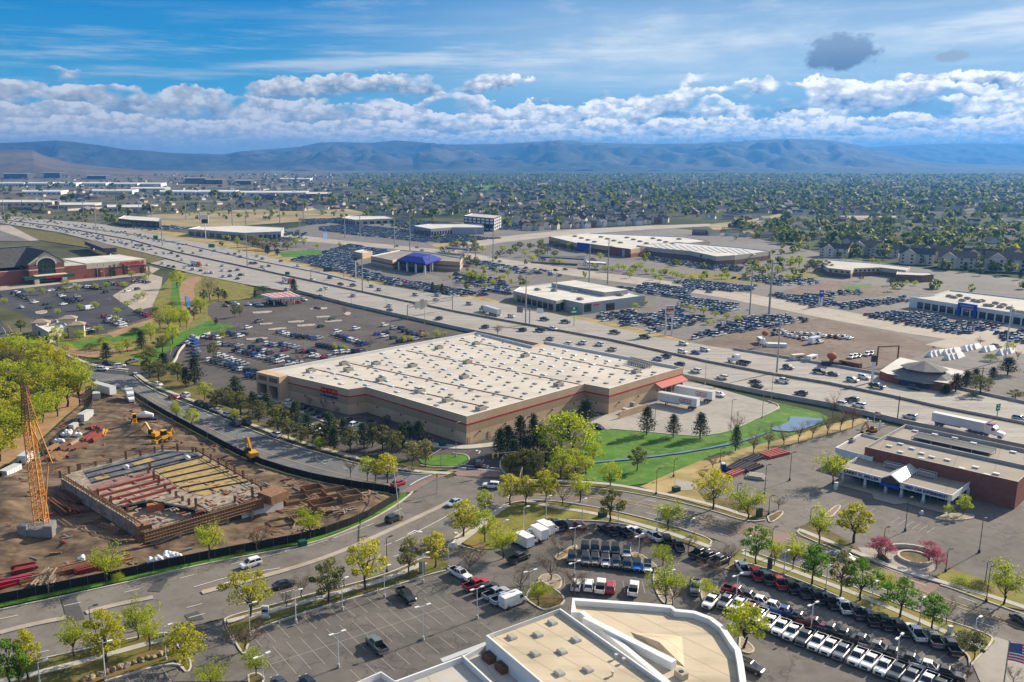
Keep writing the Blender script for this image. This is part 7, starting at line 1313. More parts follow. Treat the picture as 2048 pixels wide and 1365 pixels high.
gantry((815, 640), (905, 622), 8, 'wide steel gantry with big sign back across the near carriageway', [(.28, 10, 3.8, 'sign_back'), (.3, 3, 5.6, 'sign_back')])
gantry((622, 562), (688, 556), 8, 'arched gantry with a dark message board across the far carriageway', [(.5, 7, 3.2, 'metal_dark')])
t_ = thing('sign_gantry', G(1059, 652), 'two-armed sign post on the motorway median', 'gantry', 'sign gantries over the motorway'); X, Y = G(1059, 652); MB().tube((X, Y, 0), (X, Y, 9), .35, .3, 8).obj('post', 'pole_steel', t_); b = MB(); b.bar((X - 5, Y + 2, 8.2), (X + 6, Y - 2, 8.2), .4); b.obj('arm', 'pole_steel', t_); MB().box((X - 5, Y + 1.8, 6.6), (3.2, .25, 3.4), -.35).obj('sign_panel', 'sign_back', t_); MB().box((X + 5, Y - 2.2, 7), (3.4, .25, 2.4), -.35).obj('sign_panel', 'sign_white', t_)
# big roadside signs
def board(x0, x1, yb, yt, ybot, lab, face, extra=(), legs=(.15, .85)):
    X0, Y = G(x0, yb); X1, _ = G(x1, yb); t_ = thing('billboard', ((X0 + X1) / 2, Y, 0), lab, 'billboard'); zt_, zb = ZT(yt, Y), ZT(ybot, Y)
    for l in legs: X = X0 + (X1 - X0) * l; MB().box((X, Y + .3, 0), (.7, .7, zb)).obj('leg', 'pole_white', t_)
    MB().box(((X0 + X1) / 2, Y, zb), (X1 - X0, .6, zt_ - zb)).obj('board', face, t_)
    for u0, u1, v0, v1, m in extra: MB().box((X0 + (X1 - X0) * (u0 + u1) / 2, Y - .34, zb + (zt_ - zb) * v0), ((X1 - X0) * (u1 - u0), .08, (zt_ - zb) * (v1 - v0)), 0).obj('picture' if m != 'sign_white' else 'letter_strip', m, t_)
    return t_
mottled('poster_face', (.35, .03, .03), (.60, .55, .52), .5, contrast=(.45, .55))
board(1328, 1346, 671, 611, 632, 'two-legged billboard with red picture over the car lot', 'wall_white', [(.08, .92, .04, .72, 'poster_face'), (.12, .88, .78, .94, 'wall_grey_panel')])
board(1637, 1645, 614, 581, 594, 'blue square pylon sign on the far lots', 'sign_blue_bright', [(.2, .8, .55, .75, 'sign_white')]); board(404, 419, 481, 430, 448, 'pylon sign with white and dark panel left of the pale showroom', 'wall_white', [(.1, .9, .05, .5, 'metal_dark')], (.5,))
board(1738, 1750, 768, 711, 724, 'dark pylon sign in front of the round restaurant', 'metal_dark', [], (.5,)); board(708, 715, 558, 516, 522, 'dark small pylon sign on the used car lot', 'metal_dark', [], (.5,)); board(1842, 1845, 1030, 1022, 1026, 'low white notice on the car park island', 'wall_white', [], (.5,))
board(524, 538, 1238, 1212, 1236, 'low grey dealer monument sign on the grass verge', 'metal_light', [(.1, .9, .2, .4, 'sign_white'), (.1, .9, .55, .75, 'sign_blue')]); board(838, 850, 1147, 1124, 1146, 'grey monument sign left of the lot entrance', 'metal_grey'); board(1535, 1543, 1140, 1118, 1138, 'small dark monument sign at the street corner', 'wall_dark'); board(1512, 1524, 1034, 1016, 1033, 'dark monument sign by the planted island', 'wall_dark'); board(1895, 1903, 1270, 1252, 1266, 'small tilted white sign on the grass strip', 'wall_white', [], (.5,))
board(1668, 1675, 980, 965, 974, 'small white notice under the yellow tree', 'wall_white', [], (.5,))
# flags
def flag(x, yb, yt, lab, fw_, fh_, pole='pole_white', us=True, off=(1, 0), hgt=None, pr=.06):
    X, Y = G(x, yb); h = hgt or ZT(yt, Y); t_ = thing('flag', (X, Y, 0), lab, 'flag'); MB().tube((X, Y, 0), (X, Y, h), pr * 1.3, pr, 7).tube((X, Y, h), (X, Y, h + .2), pr * 2, pr, 7).obj('pole', pole, t_)
    def P3(u, v): return (X + .05 + off[0] * u * fw_ * .93, Y + off[1] * u * fw_ + .16 * fw_ * math.sin(u * 6 + v) * u, h - .15 - v * fh_ - .30 * fh_ * u * u - .03 * fh_ * math.sin(u * 7))
    c = MB(); nu = 14
    for i in range(13):
        for j in range(nu):
            u0, u1 = j / nu, (j + 1) / nu; v0, v1 = i / 13, (i + 1) / 13; m = 2 if (us and i < 7 and u1 <= .43) else (i % 2)
            c.add([P3(u0, v0), P3(u1, v0), P3(u1, v1), P3(u0, v1)], [(0, 1, 2, 3)], m)
    c.obj('cloth', ['flag_red', 'flag_white', 'flag_blue'], t_)
    if us and fw_ > 2.5:
        s_ = MB()
        for r_ in range(9):
            for k in range(6 if r_ % 2 == 0 else 5):
                u, v = (.036 + k * .072 + (0 if r_ % 2 == 0 else .036)), (.03 + r_ * .056); cx_, cy_, cz_ = P3(u, v); rr = .026 * fh_
                for sy in (-.03, .03): s_.add([(cx_ + (rr if q % 2 == 0 else rr * .4) * math.sin(q * math.pi / 5), cy_ + sy, cz_ + (rr if q % 2 == 0 else rr * .4) * math.cos(q * math.pi / 5)) for q in range(10)], [tuple(range(10))])
        s_.obj('stars', 'flag_white', t_)['kind'] = 'stuff'
flag(2001, 1415, 1283, 'big stars and stripes flag on a pole at the lower right', 4.6, 3.0, 'pole_steel', off=(.97, -.24), pr=.09)
flag(1747, 857, 823, 'small stars and stripes flag between two white crosses', 1.9, 1.1); flag(196, 557, 528, 'limp red and white flag, left of two before the brick store', 1.2, 2.6, off=(.4, 0)); flag(209, 557, 527, 'limp red and white flag, right of two before the brick store', 1.2, 2.6, off=(.4, 0)); flag(1863, 712, 692, 'tiny flag beside the tan road junction', 1.6, 1.0)
for i, (x, yb, yt) in enumerate(((1734, 856, 837), (1759, 860, 842))):
    X, Y = G(x, yb); h = ZT(yt, Y); c = MB(); c.box((X, Y, 0), (.35, .3, h)); c.box((X - .75, Y, h * .62), (1.15, .28, .35)); c.box((X + .75, Y, h * .62), (1.15, .28, .35)); tag(c.obj('cross', 'wall_white'), 'white wooden cross, ' + ('left' if i == 0 else 'right') + ' of the pair by the small flag', 'cross')
# lorries
def lorry(rear, front, lab, trailer='wall_white', cabm='paint_white', z=.6, cab=True, tank=False, logo=None, L=15.5, roof=None, cat='lorry', dock=False):
    A, B = Vector((*G(*rear, z + 1), 0)), Vector((*G(*front, z + 1), 0)); d = (B - A).normalized(); t_ = local_thing('lorry' if cab else 'trailer', (A.x, A.y, z), math.atan2(d.y, d.x), lab, cat)
    if tank: b = MB(); b.tube((.2, 0, 2.3), (12, 0, 2.3), 1.2, n=14); b.obj('tank', trailer, t_); L = 12
    else: b = MB(); b.box((L / 2, 0, 1.2), (L, 2.6, 2.8 if trailer != 'metal_dark' else .35)); b.obj('trailer_box', trailer, t_); b = MB(); b.box((L / 2, 0, 4.0 if trailer != 'metal_dark' else 1.5), (L + .02, 2.62, .05)); b.obj('roof_rail' if trailer != 'metal_dark' else 'flatbed', 'metal_light', t_); b = MB(); b.box((L * .3, 0, .8), (L * .5, 1.9, .38)); b.obj('skirt', 'metal_dark', t_)
    for x in ((1.6, 2.9) if not dock else (L - 1.4, L - 2.7)):
        for s_ in (-1, 1): o = bpy.data.objects.new('wheel', WM['t']); COL.objects.link(o); o.parent = t_; o.location = (x, s_ * 1.05, .52)
    if not cab:
        b = MB(); [b.box((3.0 if dock else L - 3, s_ * .8, 0), (.25, .25, 1.2)) for s_ in (-1, 1)]; b.obj('landing_leg', 'metal_dark', t_)
    if cab:
        c = L + .4; b = MB(); b.loft([[(c + x, -w_, z0), (c + x, -w_, z1), (c + x, w_, z1), (c + x, w_, z0)] for x, w_, z0, z1 in ((0, 1.2, 1, 3.6), (1.6, 1.2, .9, 3.7), (2.6, 1.15, .7, 3.2), (3.0, 1.1, .7, 2.2), (4.8, .95, .7, 1.9), (5.1, .85, .8, 1.6))]); b.box((c - 1.0, 0, .7), (3.0, 1.2, .35)); b.obj('cab', cabm, t_)
        if roof: b = MB(); b.box((c + 1.0, 0, 3.66), (2.0, 2.42, .5), top=(.8, .9)); b.obj('cab_roof', roof, t_)
        g_ = MB(); g_.quad((c + 2.63, -1.0, 3.0), (c + 2.63, 1.0, 3.0), (c + 3.02, 1.0, 2.25), (c + 3.02, -1.0, 2.25)); [g_.quad((c + 1.5, s_ * 1.215, 2.2), (c + 2.5, s_ * 1.19, 2.2), (c + 2.4, s_ * 1.19, 3.0), (c + 1.5, s_ * 1.215, 3.0)) for s_ in (-1, 1)]; g_.obj('window', 'car_glass', t_)
        for x in (c - 1.2, c + .1, c + 3.9):
            for s_ in (-1, 1): o = bpy.data.objects.new('wheel', WM['t']); COL.objects.link(o); o.parent = t_; o.location = (x, s_ * 1.0, .52)
    if logo:
        for s_ in (-1,):
            o = lettering(logo, 'logo_lettering', 'sign_red', t_, (L * .56, -1.34, 2.3), (1, 0, 0), 1.15, .06, shear=.2, bold=.02); fit(o, L * .30); MB().box((L * .72, -1.32, 1.85), (L * .28, .05, .22)).obj('logo_bar', 'sign_blue', t_)
    return t_
lorry((1318, 800), (1383, 812), 'white dock trailer, nearer of the two at the red awning', z=.1, cab=False, logo='COSTCO', cat='trailer', L=14.6, dock=True); lorry((1351, 786), (1417, 798), 'white dock trailer, farther of the two at the red awning', z=.1, cab=False, logo='COSTCO', cat='trailer', L=14.6, dock=True)
lorry((1866, 842), (1950, 860), 'long pale lorry with white and red cab behind the brick hall', 'wall_white', 'paint_white', roof='paint_red'); lorry((998, 630), (952, 616), 'white lorry with dark green cab beside the grey showroom', 'wall_white', 'paint_green'); lorry((384, 528), (402, 531), 'short lorry with red cab on the near carriageway', 'wall_white', 'paint_red', L=9); lorry((566, 560), (590, 567), 'white tank lorry with red cab on the near carriageway', 'wall_white', 'paint_red', tank=True); lorry((1500, 727), (1450, 717), 'white tow truck with empty flatbed on the far carriageway', 'metal_dark', 'paint_white', L=5)
lorry((190, 780), (236, 793), 'long white site office trailer with windows by the black fence', z=.2, cab=False, cat='site office', L=12)
lorry((258, 792), (262, 800), 'white lorry nose behind the site office trailer', 'wall_white', 'paint_white', L=3, z=.1)
for i, (x, y, d, L_, lab) in enumerate(((1595, 722, (12, -1), 6.5, 'boxy cream caravan on the dirt lot edge'), (1623, 724, (10, -3), 6.5, 'white slanted caravan on the dirt lot edge'), (1522, 688, (8, 5), 7, 'white box trailer beside the show stage'), (1700, 737, (20, 4), 9, 'long rusty brown tank by the motorway parapet'))):
    X, Y = G(x, y); t_ = local_thing('caravan' if i < 2 else 'trailer', (X, Y, .1), heading((x, y), d), lab, 'caravan' if i < 2 else 'trailer'); b = MB()
    b.box((0, 0, .6), (L_, 2.4, 2.2), top=(.96, .92)); b.obj('body', ('wall_cream', 'wall_white', 'wall_white', 'rust_brown')[i], t_); b = MB(); b.box((0, -1.2, 1.5), (L_ * .5, .06, .6)); b.box((L_ * .3, 1.2, 1.5), (L_ * .2, .06, .6)); b.obj('window', 'car_glass', t_)
    for s_ in (-1, 1): o = bpy.data.objects.new('wheel', WM['s']); COL.objects.link(o); o.parent = t_; o.location = (0, s_ * 1.1, .33)
X, Y = G(1628, 688); t_ = local_thing('step_van', (X, Y, .1), heading((1628, 688), (20, -5)), 'white delivery step van on the brown dirt lot', 'van'); b = MB(); b.box((0, 0, .6), (7.5, 2.4, 2.7), top=(.99, .97)); b.loft(secs([(3.7, .5, 2.2, 1.1), (4.4, .5, 1.5, 1.0), (4.9, .6, 1.3, .9)])); b.obj('body', 'paint_white', t_); b = MB(); b.box((.5, -1.22, 1.6), (2.4, .06, 1.0)); b.box((3.0, -1.21, 1.9), (.9, .06, .8)); b.obj('window', 'car_glass', t_)
for x in (-2.2, 2.9):
    for s_ in (-1, 1): o = bpy.data.objects.new('wheel', WM['m']); COL.objects.link(o); o.parent = t_; o.location = (x, s_ * 1.1, .38)
X, Y = G(1552, 694); t_ = thing('show_stage', (X, Y, .1), 'white open show stage with a red ball on its mast', 'stage'); b = MB(); b.box((X, Y, .1), (9, 3, 1.6), -.2); b.obj('deck', 'wall_white', t_); b = MB(); [b.bar((X - 6 + dx, Y + dy, .1), (X - 5.4 + dx * .3, Y + dy * .3, 5.4), .25) for dx, dy in ((-1.5, -1.5), (1.5, -1.5), (1.5, 1.5), (-1.5, 1.5))]; b.obj('scaffold_leg', 'wall_white', t_); b = MB(); b.blob((X - 5.4, Y, 6.3), (1.5, 1.5, 1.2), amp=0); b.obj('red_ball', 'roof_orange', t_)
X, Y = G(1662, 734); t_ = thing('roadside_sculpture', (X, Y, .1), 'dark plinth with an orange bulb-shaped top by the parapet', 'sculpture'); b = MB(); b.box((X, Y, .1), (7.5, 2.5, 2.2), -.3); b.obj('plinth', 'metal_dark', t_); b = MB(); b.tube((X, Y, 2.3), (X, Y, 3.4), .8, 1.0); b.blob((X, Y, 4.6), (2, 2, 1.5), amp=.05); b.obj('bulb', 'roof_orange', t_)
t_ = thing('gate_frame', G(1753, 732), 'tall thin rectangular steel gate frame at the dirt lot exit', 'gate'); a, b = Vector((*G(1753, 732), 0)), Vector((*G(1794, 730), 0)); hh_ = ZT(694, a.y); q = MB(); q.bar(a, a + Vector((0, 0, hh_)), .45); q.bar(b, b + Vector((0, 0, hh_)), .45); q.bar(a + Vector((0, 0, hh_)), b + Vector((0, 0, hh_)), .45); q.obj('frame', 'rust_brown', t_)
# white tents over boats
for i, (x, y, n_) in enumerate(((1870, 712, 3), (1900, 708, 3), (1940, 700, 3), (1978, 702, 2), (2010, 708, 3), (1905, 718, 3))):
    for j in range(n_):
        X, Y = G(x + j * 9 - 6, y - j * 1.6); b = MB(); h_ = FWD + 1.57; c_, s_ = math.cos(h_), math.sin(h_); T = lambda u, v, z: (X + u * c_ - v * s_, Y + u * s_ + v * c_, z)
        b.add([T(-4, -1.5, .1), T(4, -1.3, .1), T(4, 1.3, .1), T(-4, 1.5, .1), T(-3.2, 0, 2.6), T(3.6, 0, 1.9)], [(0, 1, 5, 4), (2, 3, 4, 5), (1, 2, 5), (3, 0, 4), (3, 2, 1, 0)]); tag(b.obj('covered_boat', 'wall_white'), f'white-covered boat, {nth(j)} in the {("lower left", "left middle", "upper middle", "upper right", "right", "lower middle")[i]} cluster', 'boat', 'shrink-wrapped boats by the round restaurant')
# stored steel on the empty car park
for x, y, d, n_, L_, m, lab in ((1475, 935, (40, -18), 5, 11, 'metal_dark', 'grey stack of long steel frames beside the blue cabin'), (1500, 921, (40, -16), 4, 9, 'metal_dark', 'farther grey stack of steel frames by the bare trees'), (1545, 910, (40, -10), 5, 10, 'canopy_red', 'red stack of steel beams near the pond path'), (1468, 948, (30, -12), 3, 8, 'canopy_red', 'short stack of red beams below the blue cabin'), (1498, 938, (40, -16), 4, 9, 'bed_liner', 'row of dark beams on the asphalt'), (1512, 955, (26, 4), 4, 5, 'wall_stone', 'loose pile of pale timbers on the asphalt')):
    X, Y = G(x, y); h_ = heading((x, y), d); b = MB()
    for k in range(n_):
        for l in range(2): b.box((X - math.sin(h_) * (k - n_ / 2) * .9, Y + math.cos(h_) * (k - n_ / 2) * .9, .1 + l * .45), (L_ - l * 1.2, .45, .4), h_ + .02 * k)
    tag(b.obj('steel_stack', m), lab, 'steel stack')
t_ = thing('portable_toilet', G(1446, 944), 'blue portable toilet cabin beside the steel stacks', 'toilet'); X, Y = G(1446, 944); MB().box((X, Y, .1), (1.3, 1.3, 2.2)).obj('body', 'sign_blue', t_); MB().box((X, Y, 2.3), (1.4, 1.4, .25), top=(.7, .7)).obj('roof', 'wall_white', t_)
# round planter by the pink trees
X, Y = G(1829, 1120); t_ = thing('round_planter', (X, Y, 0), 'round low concrete planter between the pink trees', 'planter'); b = MB(); b.path([(X + 3.2 * math.cos(a * .2618), Y + 3.2 * math.sin(a * .2618)) for a in range(24)], .5, 0, .8, closed=True); b.obj('rim', 'wall_stone', t_); b = MB(); b.add([(X + 3 * math.cos(a * .2618), Y + 3 * math.sin(a * .2618), .55) for a in range(24)], [tuple(range(24))]); b.obj('soil', 'bed_plants', t_)
b = MB(); b.path([(X + 6.2 * math.cos(a * .2), Y + 6.2 * math.sin(a * .2)) for a in range(2, 18)], .5, 0, .9); tag(b.obj('wall', 'wall_stone'), 'curved low concrete wall behind the round planter', 'wall')
# rocks of the retaining bank at the lower left
rr = random.Random(9); mottled('rock_tan', (.19, .14, .095), (.30, .235, .165), .9)
for i, (x, y, h) in enumerate(along([(p) for p in line([(170, 1362), (215, 1348), (260, 1332), (300, 1318), (338, 1308)])], 1.15)):
    b = MB(); b.blob((x, y + rr.uniform(-.3, .3), .35), (rr.uniform(.5, .8), rr.uniform(.4, .7), rr.uniform(.35, .6)), seed=i, sub=1, amp=.35); tag(b.obj('boulder', 'rock_tan'), f'tan boulder of the rock bank, {nth(i)} from left', 'boulder', 'boulders below the left verge')
for i, (x, y, h) in enumerate(along(line([(505, 1270), (640, 1226), (790, 1180), (892, 1146)]), 5.2)):
    tag(MB().tube((x, y + .6, .2), (x, y + .6, 1.15), .07, n=6).obj('bollard', 'pole_white'), f'thin pale bollard along the dealer lot edge, {nth(i)} from left', 'bollard', 'bollards along the left bays')
for x, y, lab in ((605, 1093, 'green utility box at the site fence'), (1205, 1035, 'green utility box on the curved lawn'), (1352, 984, 'dark green utility box on the golden verge'), (885, 893, 'small grey utility box at the warehouse corner')):
    X, Y = G(x, y); tag(MB().box((X, Y, .1), (1.8, 1.4, 1.3), .5).obj('utility_box', 'canopy_green'), lab, 'utility box')
for px_, lab, m, h_ in (([(100, 692), (170, 712), (225, 704), (285, 690), (330, 680), (400, 652), (416, 640)], 'low mesh fence winding above the creek lawn', 'pole_steel', 1.4), ([(215, 668), (310, 636), (330, 622)], 'wooden fence along the pale creek path', 'tile_tan', 1.3)):
    b = MB(); P3 = line(px_, 1)
    for x, y, h in along(P3, 3): b.box((x, y, .1), (.12, .12, h_))
    for z in (.4, .8, h_ - .05):
        for p, q in zip(P3, P3[1:]): b.bar((*p, z), (*q, z), .06)
    tag(b.obj('fence', m), lab, 'fence')
b = MB(); b.path(line([(420, 668), (372, 690), (358, 705), (352, 722), (340, 735)]), .5, 0, 1.1); tag(b.obj('wall', 'wall_stone'), 'low pale stone wall curving beside the car park ramp', 'wall')
# ---------------------------------------------------------------- building site
from mathutils import noise as NZ
SITE = [G(*p) for p in [(205, 770), (262, 792), (315, 826), (400, 872), (500, 927), (600, 958), (700, 978), (780, 989), (798, 996), (765, 1020), (725, 1045), (625, 1082), (512, 1103), (375, 1130), (250, 1158), (0, 1208), (-160, 1240), (-160, 1000), (0, 945), (60, 905), (130, 838), (185, 790)]]
MOUND = [(285, 868, 6, 2.6), (300, 905, 5, 1.0), (20, 1030, 9, 3.2), (45, 990, 7, 2.6), (10, 1090, 8, 2.4), (150, 1075, 7, 1.2), (470, 895, 7, 1.8), (560, 925, 8, 2.0), (640, 960, 8, 1.6), (420, 1085, 7, .9), (700, 1010, 6, 1.2), (205, 1110, 8, 1.0), (240, 880, 8, .8)]
MW = [(*G(x, y), r, h) for x, y, r, h in MOUND]; PITS = [(*G(x, y), r, h) for x, y, r, h in ((205, 1030, 14, -1.6), (470, 950, 8, -1.4), (590, 985, 9, -1.2), (95, 960, 6, -.8))]
def site_z(x, y):
    z = .35 + NZ.fractal((x * .09, y * .09, 0), 1, 2, 5) * 1.0 + abs(NZ.noise((x * .5, y * .14, 3))) * .6
    for mx, my, r, h in MW + PITS: d2 = ((x - mx) ** 2 + (y - my) ** 2) / (r * r); z += h * math.exp(-d2 * 1.6)
    return z
b = MB(); st_ = 1.1; xs = np.arange(min(p[0] for p in SITE), max(p[0] for p in SITE), st_); ys = np.arange(min(p[1] for p in SITE), max(p[1] for p in SITE), st_); idx = {}
SE = list(zip(SITE, SITE[1:] + SITE[:1]))
def edge_d(x, y):
    m_ = 99
    for (ax, ay), (bx, by) in SE:
        dx, dy = bx - ax, by - ay; t_ = max(0, min(1, ((x - ax) * dx + (y - ay) * dy) / (dx * dx + dy * dy))); m_ = min(m_, math.hypot(x - ax - dx * t_, y - ay - dy * t_))
    return m_
for i, x in enumerate(xs):
    for j, y in enumerate(ys):
        if inside((x, y), SITE): k = min(1, edge_d(x, y) / 4); idx[i, j] = len(b.v); b.v.append((x, y, .28 + (max(-.9, site_z(x, y)) - .28) * k))
for (i, j), a in idx.items():
    if (i + 1, j) in idx and (i + 1, j + 1) in idx and (i, j + 1) in idx: b.f.append((a, idx[i + 1, j], idx[i + 1, j + 1], idx[i, j + 1])); b.m.append(0)
struct(b.obj('dirt', 'site_dirt', smooth=True)); sheet('dirt', SITE, 0, 'site_dirt', z=-.0, world=True).location.z = .05
mat('screen_black', (.012, .013, .014), .7); mat('wood_form', (.25, .15, .08), .85); mat('rust_red', (.22, .04, .03), .8); mat('machine_yellow', (.62, .30, .015), .45); mat('crane_orange', (.55, .23, .045), .6); mat('bag_white', (.70, .70, .70), .8); mat('tarp_green', (.03, .28, .16), .6)
mottled('deck_yellow', (.29, .21, .085), (.40, .30, .13), .9, c3=(.26, .17, .06), scale2=.5); mottled('deck_dark', (.055, .062, .075), (.12, .13, .145), .6, c3=(.20, .19, .17), scale2=.4); mottled('deck_pink', (.20, .11, .09), (.27, .165, .135), .7); mottled('slab_new', (.22, .185, .145), (.36, .31, .25), .5, c3=(.17, .12, .08), scale2=.7); mottled('form_brown', (.16, .085, .045), (.30, .17, .09), 1.3)
def screen(px, lab, h=1.9):
    P3 = line(px, 1); b = MB(); b.path(P3, .08, .2, h + .2); f = tag(b.obj('site_fence', 'screen_black'), lab, 'fence'); q = MB()
    for x, y, a in along(P3, 3.2): q.tube((x, y, 0), (x, y, h + .45), .05, n=5)
    q.obj('posts', 'pole_steel', f)['kind'] = 'stuff'
screen([(264, 791), (315, 824), (400, 870), (500, 924), (600, 956), (700, 976), (778, 987)], 'black screened site fence along the upper boulevard'); screen([(778, 988), (806, 995), (770, 1016), (725, 1044), (625, 1080), (512, 1101), (375, 1128), (250, 1156), (125, 1182), (0, 1208), (-150, 1240)], 'black screened site fence along the lower boulevard'); screen([(187, 772), (184, 828), (130, 870), (70, 918), (0, 958), (-120, 1020)], 'dark site fence below the willow grove', 1.6)
DZ = 4.0; D = lambda x, y, z=DZ: Vector((*G(x, y, z), z))
X, Y = G(320, 985); cf = thing('unfinished_building', (X, Y, 0), 'unfinished concrete building with yellow decking, timber formwork and rebar columns', 'building site')
def slab(nm, px, z, th, m): b = MB(); b.prism([G(x, y, z) for x, y in px], z - th, z); return b.obj(nm, m, cf)
slab('deck', [(120, 953), (160, 938), (325, 900), (392, 902), (518, 974), (524, 990), (420, 1022), (300, 1000), (235, 1012), (190, 985)], 3.7, .5, 'slab_new'); slab('dark_deck', [(166, 942), (325, 902), (390, 904), (404, 912), (300, 938), (185, 968)], 3.78, .1, 'deck_dark'); slab('yellow_deck', [(306, 939), (405, 914), (496, 963), (408, 992), (376, 985)], 3.78, .1, 'deck_yellow'); slab('yellow_panel', [(262, 927), (300, 915), (310, 921), (275, 933)], 3.84, .05, 'deck_yellow'); slab('yellow_panel', [(188, 955), (215, 949), (220, 955), (196, 962)], 3.84, .05, 'deck_yellow'); slab('pink_deck', [(174, 973), (298, 941), (318, 952), (190, 986)], 3.78, .1, 'deck_pink')
slab('lower_slab', [(235, 1015), (350, 980), (420, 1020), (300, 1062), (272, 1050)], 1.6, .6, 'slab_new')
for a, c in (((184, 985), (314, 951)), ((200, 993), (328, 959)), ((218, 1000), (342, 967)), ((240, 1006), (352, 975))): b = MB(); b.bar(D(*a), D(*c), .5, .6); b.obj('red_beam', 'rust_red', cf)
b = MB()
for i in range(6): t_ = i / 5; b.bar(D(306, 939).lerp(D(376, 985), t_), D(405, 914).lerp(D(496, 963), t_), .35, .25)
for i in range(3): t_ = .2 + i * .35; b.bar(D(166, 942).lerp(D(185, 968), t_), D(325, 902).lerp(D(404, 912), t_), .35, .25)
b.obj('joist', 'metal_dark', cf)
PER = [D(120, 953), D(160, 938), D(325, 900), D(392, 902), D(518, 974)]; L5 = [p for i in range(4) for p in (PER[i].lerp(PER[i + 1], t_) for t_ in np.linspace(0, .9, (3, 6, 3, 8)[i]))]
L5 += [D(x, y) for x, y in ((297, 945), (308, 958), (318, 966), (330, 975), (340, 985), (352, 992), (365, 1000), (378, 1008), (392, 1013), (196, 990), (222, 1004), (255, 1015), (470, 1003), (505, 992), (300, 938), (285, 1060))]
for i, p in enumerate(L5): h = R.uniform(1.3, 2.8); MB().box((p.x, p.y, 3.6), (.5, .5, h), .6).obj('rebar_column', 'form_brown', cf)
rl = MB()
for i in range(4):
    for z in (.5, 1.0): rl.bar(PER[i] + Vector((0, 0, z)), PER[i + 1] + Vector((0, 0, z)), .12, .16)
rl.obj('guard_rail', 'wood_form', cf)
fa, fb, fc = Vector((*G(288, 1066, 4.4), 0)), Vector((*G(525, 998, 4.4), 0)), Vector((*G(564, 984, 4.4), 0))
b = MB(); b.bar(fa + Vector((0, 0, 3.3)), fb + Vector((0, 0, 3.3)), .4, 2.4); b.obj('formwork', 'form_brown', cf); b = MB()
for i in range(44): p = fa.lerp(fb, i / 43); n_ = Vector(((fb - fa).y, -(fb - fa).x, 0)).normalized() * .3; b.bar(p + n_ + Vector((0, 0, 2.0)), p + n_ + Vector((0, 0, 5.0)), .14)
for z in (2.3, 3.0, 3.7, 4.6): n_ = Vector(((fb - fa).y, -(fb - fa).x, 0)).normalized() * .38; b.bar(fa + n_ + Vector((0, 0, z)), fb + n_ + Vector((0, 0, z)), .16)
b.obj('formwork_ribs', 'wood_form', cf)
b = MB(); b.bar(fb.lerp(fc, .1) + Vector((0, 0, 4.2)), fc + Vector((0, 0, 4.2)), 5, 2.2); b.obj('formwork', 'form_brown', cf)
b = MB(); b.bar(Vector((*G(484, 1042), 1.2)), Vector((*G(566, 1018), 1.2)), .5, 3.0); b.obj('concrete_wall', 'wall_white', cf); b = MB(); a, c = Vector((*G(124, 962, 3), 2.1)), Vector((*G(276, 1056, 3), 2.1)); b.bar(a, c, .5, 3.2); b.obj('concrete_wall', 'slab_new', cf); b = MB(); b.bar(fa + Vector((0, 2.5, 1)), fb + Vector((0, 2.5, 1)), 1.0, 2.0); b.obj('under_wall', 'wall_dark', cf)
for t_ in (.28, .52, .68, .9): p = fa.lerp(fb, t_); MB().box((p.x, p.y - .2, 0), (.7, .7, 2.3), .4).obj('pillar', 'slab_new', cf)
b = MB(); b.bar(D(284, 1055, 3), D(284, 1055, 3) + Vector((-3, -4, -2.6)), .2); b.bar(D(262, 1040, 3), D(262, 1040, 3) + Vector((-4, -3, -2.6)), .2); b.bar(D(230, 1010, 3), D(230, 1010, 3) + Vector((-4, -3, -2.6)), .2); b.obj('timber_prop', 'wood_form', cf)
MB().box((*G(312, 1022, 1.6), 1.6), (4, 1.6, 1.8), .3).obj('orange_crate', 'roof_orange', cf)
for i, (x, y, w_, d, lab) in enumerate(((592, 1003, 6, 4, 'left'), (625, 985, 5, 4, 'upper middle'), (672, 992, 6, 4.5, 'upper right'), (645, 1018, 6, 4, 'middle'), (700, 1010, 5, 4, 'right'), (560, 1048, 5, 4, 'lower left'), (610, 1040, 6, 4, 'lower middle'))):
    X, Y = G(x, y); z = site_z(X, Y); b = MB(); a = .5; c_, s_ = math.cos(a), math.sin(a); q = [(X + u * c_ - v * s_, Y + u * s_ + v * c_) for u, v in ((-w_ / 2, -d / 2), (w_ / 2, -d / 2), (w_ / 2, d / 2), (-w_ / 2, d / 2))]; b.path(q, .18, z - .4, z + 1.1, closed=True); tag(b.obj('footing_form', 'form_brown' if i % 2 else 'wood_form'), f'open timber footing box in the trench field, {lab}', 'formwork', 'footing boxes right of the unfinished building')
rr = random.Random(21)
for i, (x, y) in enumerate(((575, 1020), (600, 1060), (640, 1000), (660, 1030), (690, 1030), (720, 1010), (590, 970), (545, 1065), (740, 1000), (620, 1015))):
    X, Y = G(x, y); z = site_z(X, Y); b = MB()
    for k in range(9): b.bar((X + rr.uniform(-2, 2), Y + rr.uniform(-1.5, 1.5), z + .3 + k * .03), (X + rr.uniform(-4, 4), Y + rr.uniform(-3, 3), z + .4 + k * .03), .3, .08)
    tag(b.obj('plank_pile', rr.choice(('wood_form', 'form_brown', 'tile_tan'))), f'loose plank pile among the footing trenches, entry {("below the box row", "lowest", "top", "centre", "right of centre", "far right", "upper left", "bottom left", "rightmost", "left of centre")[i]}', 'plank pile')
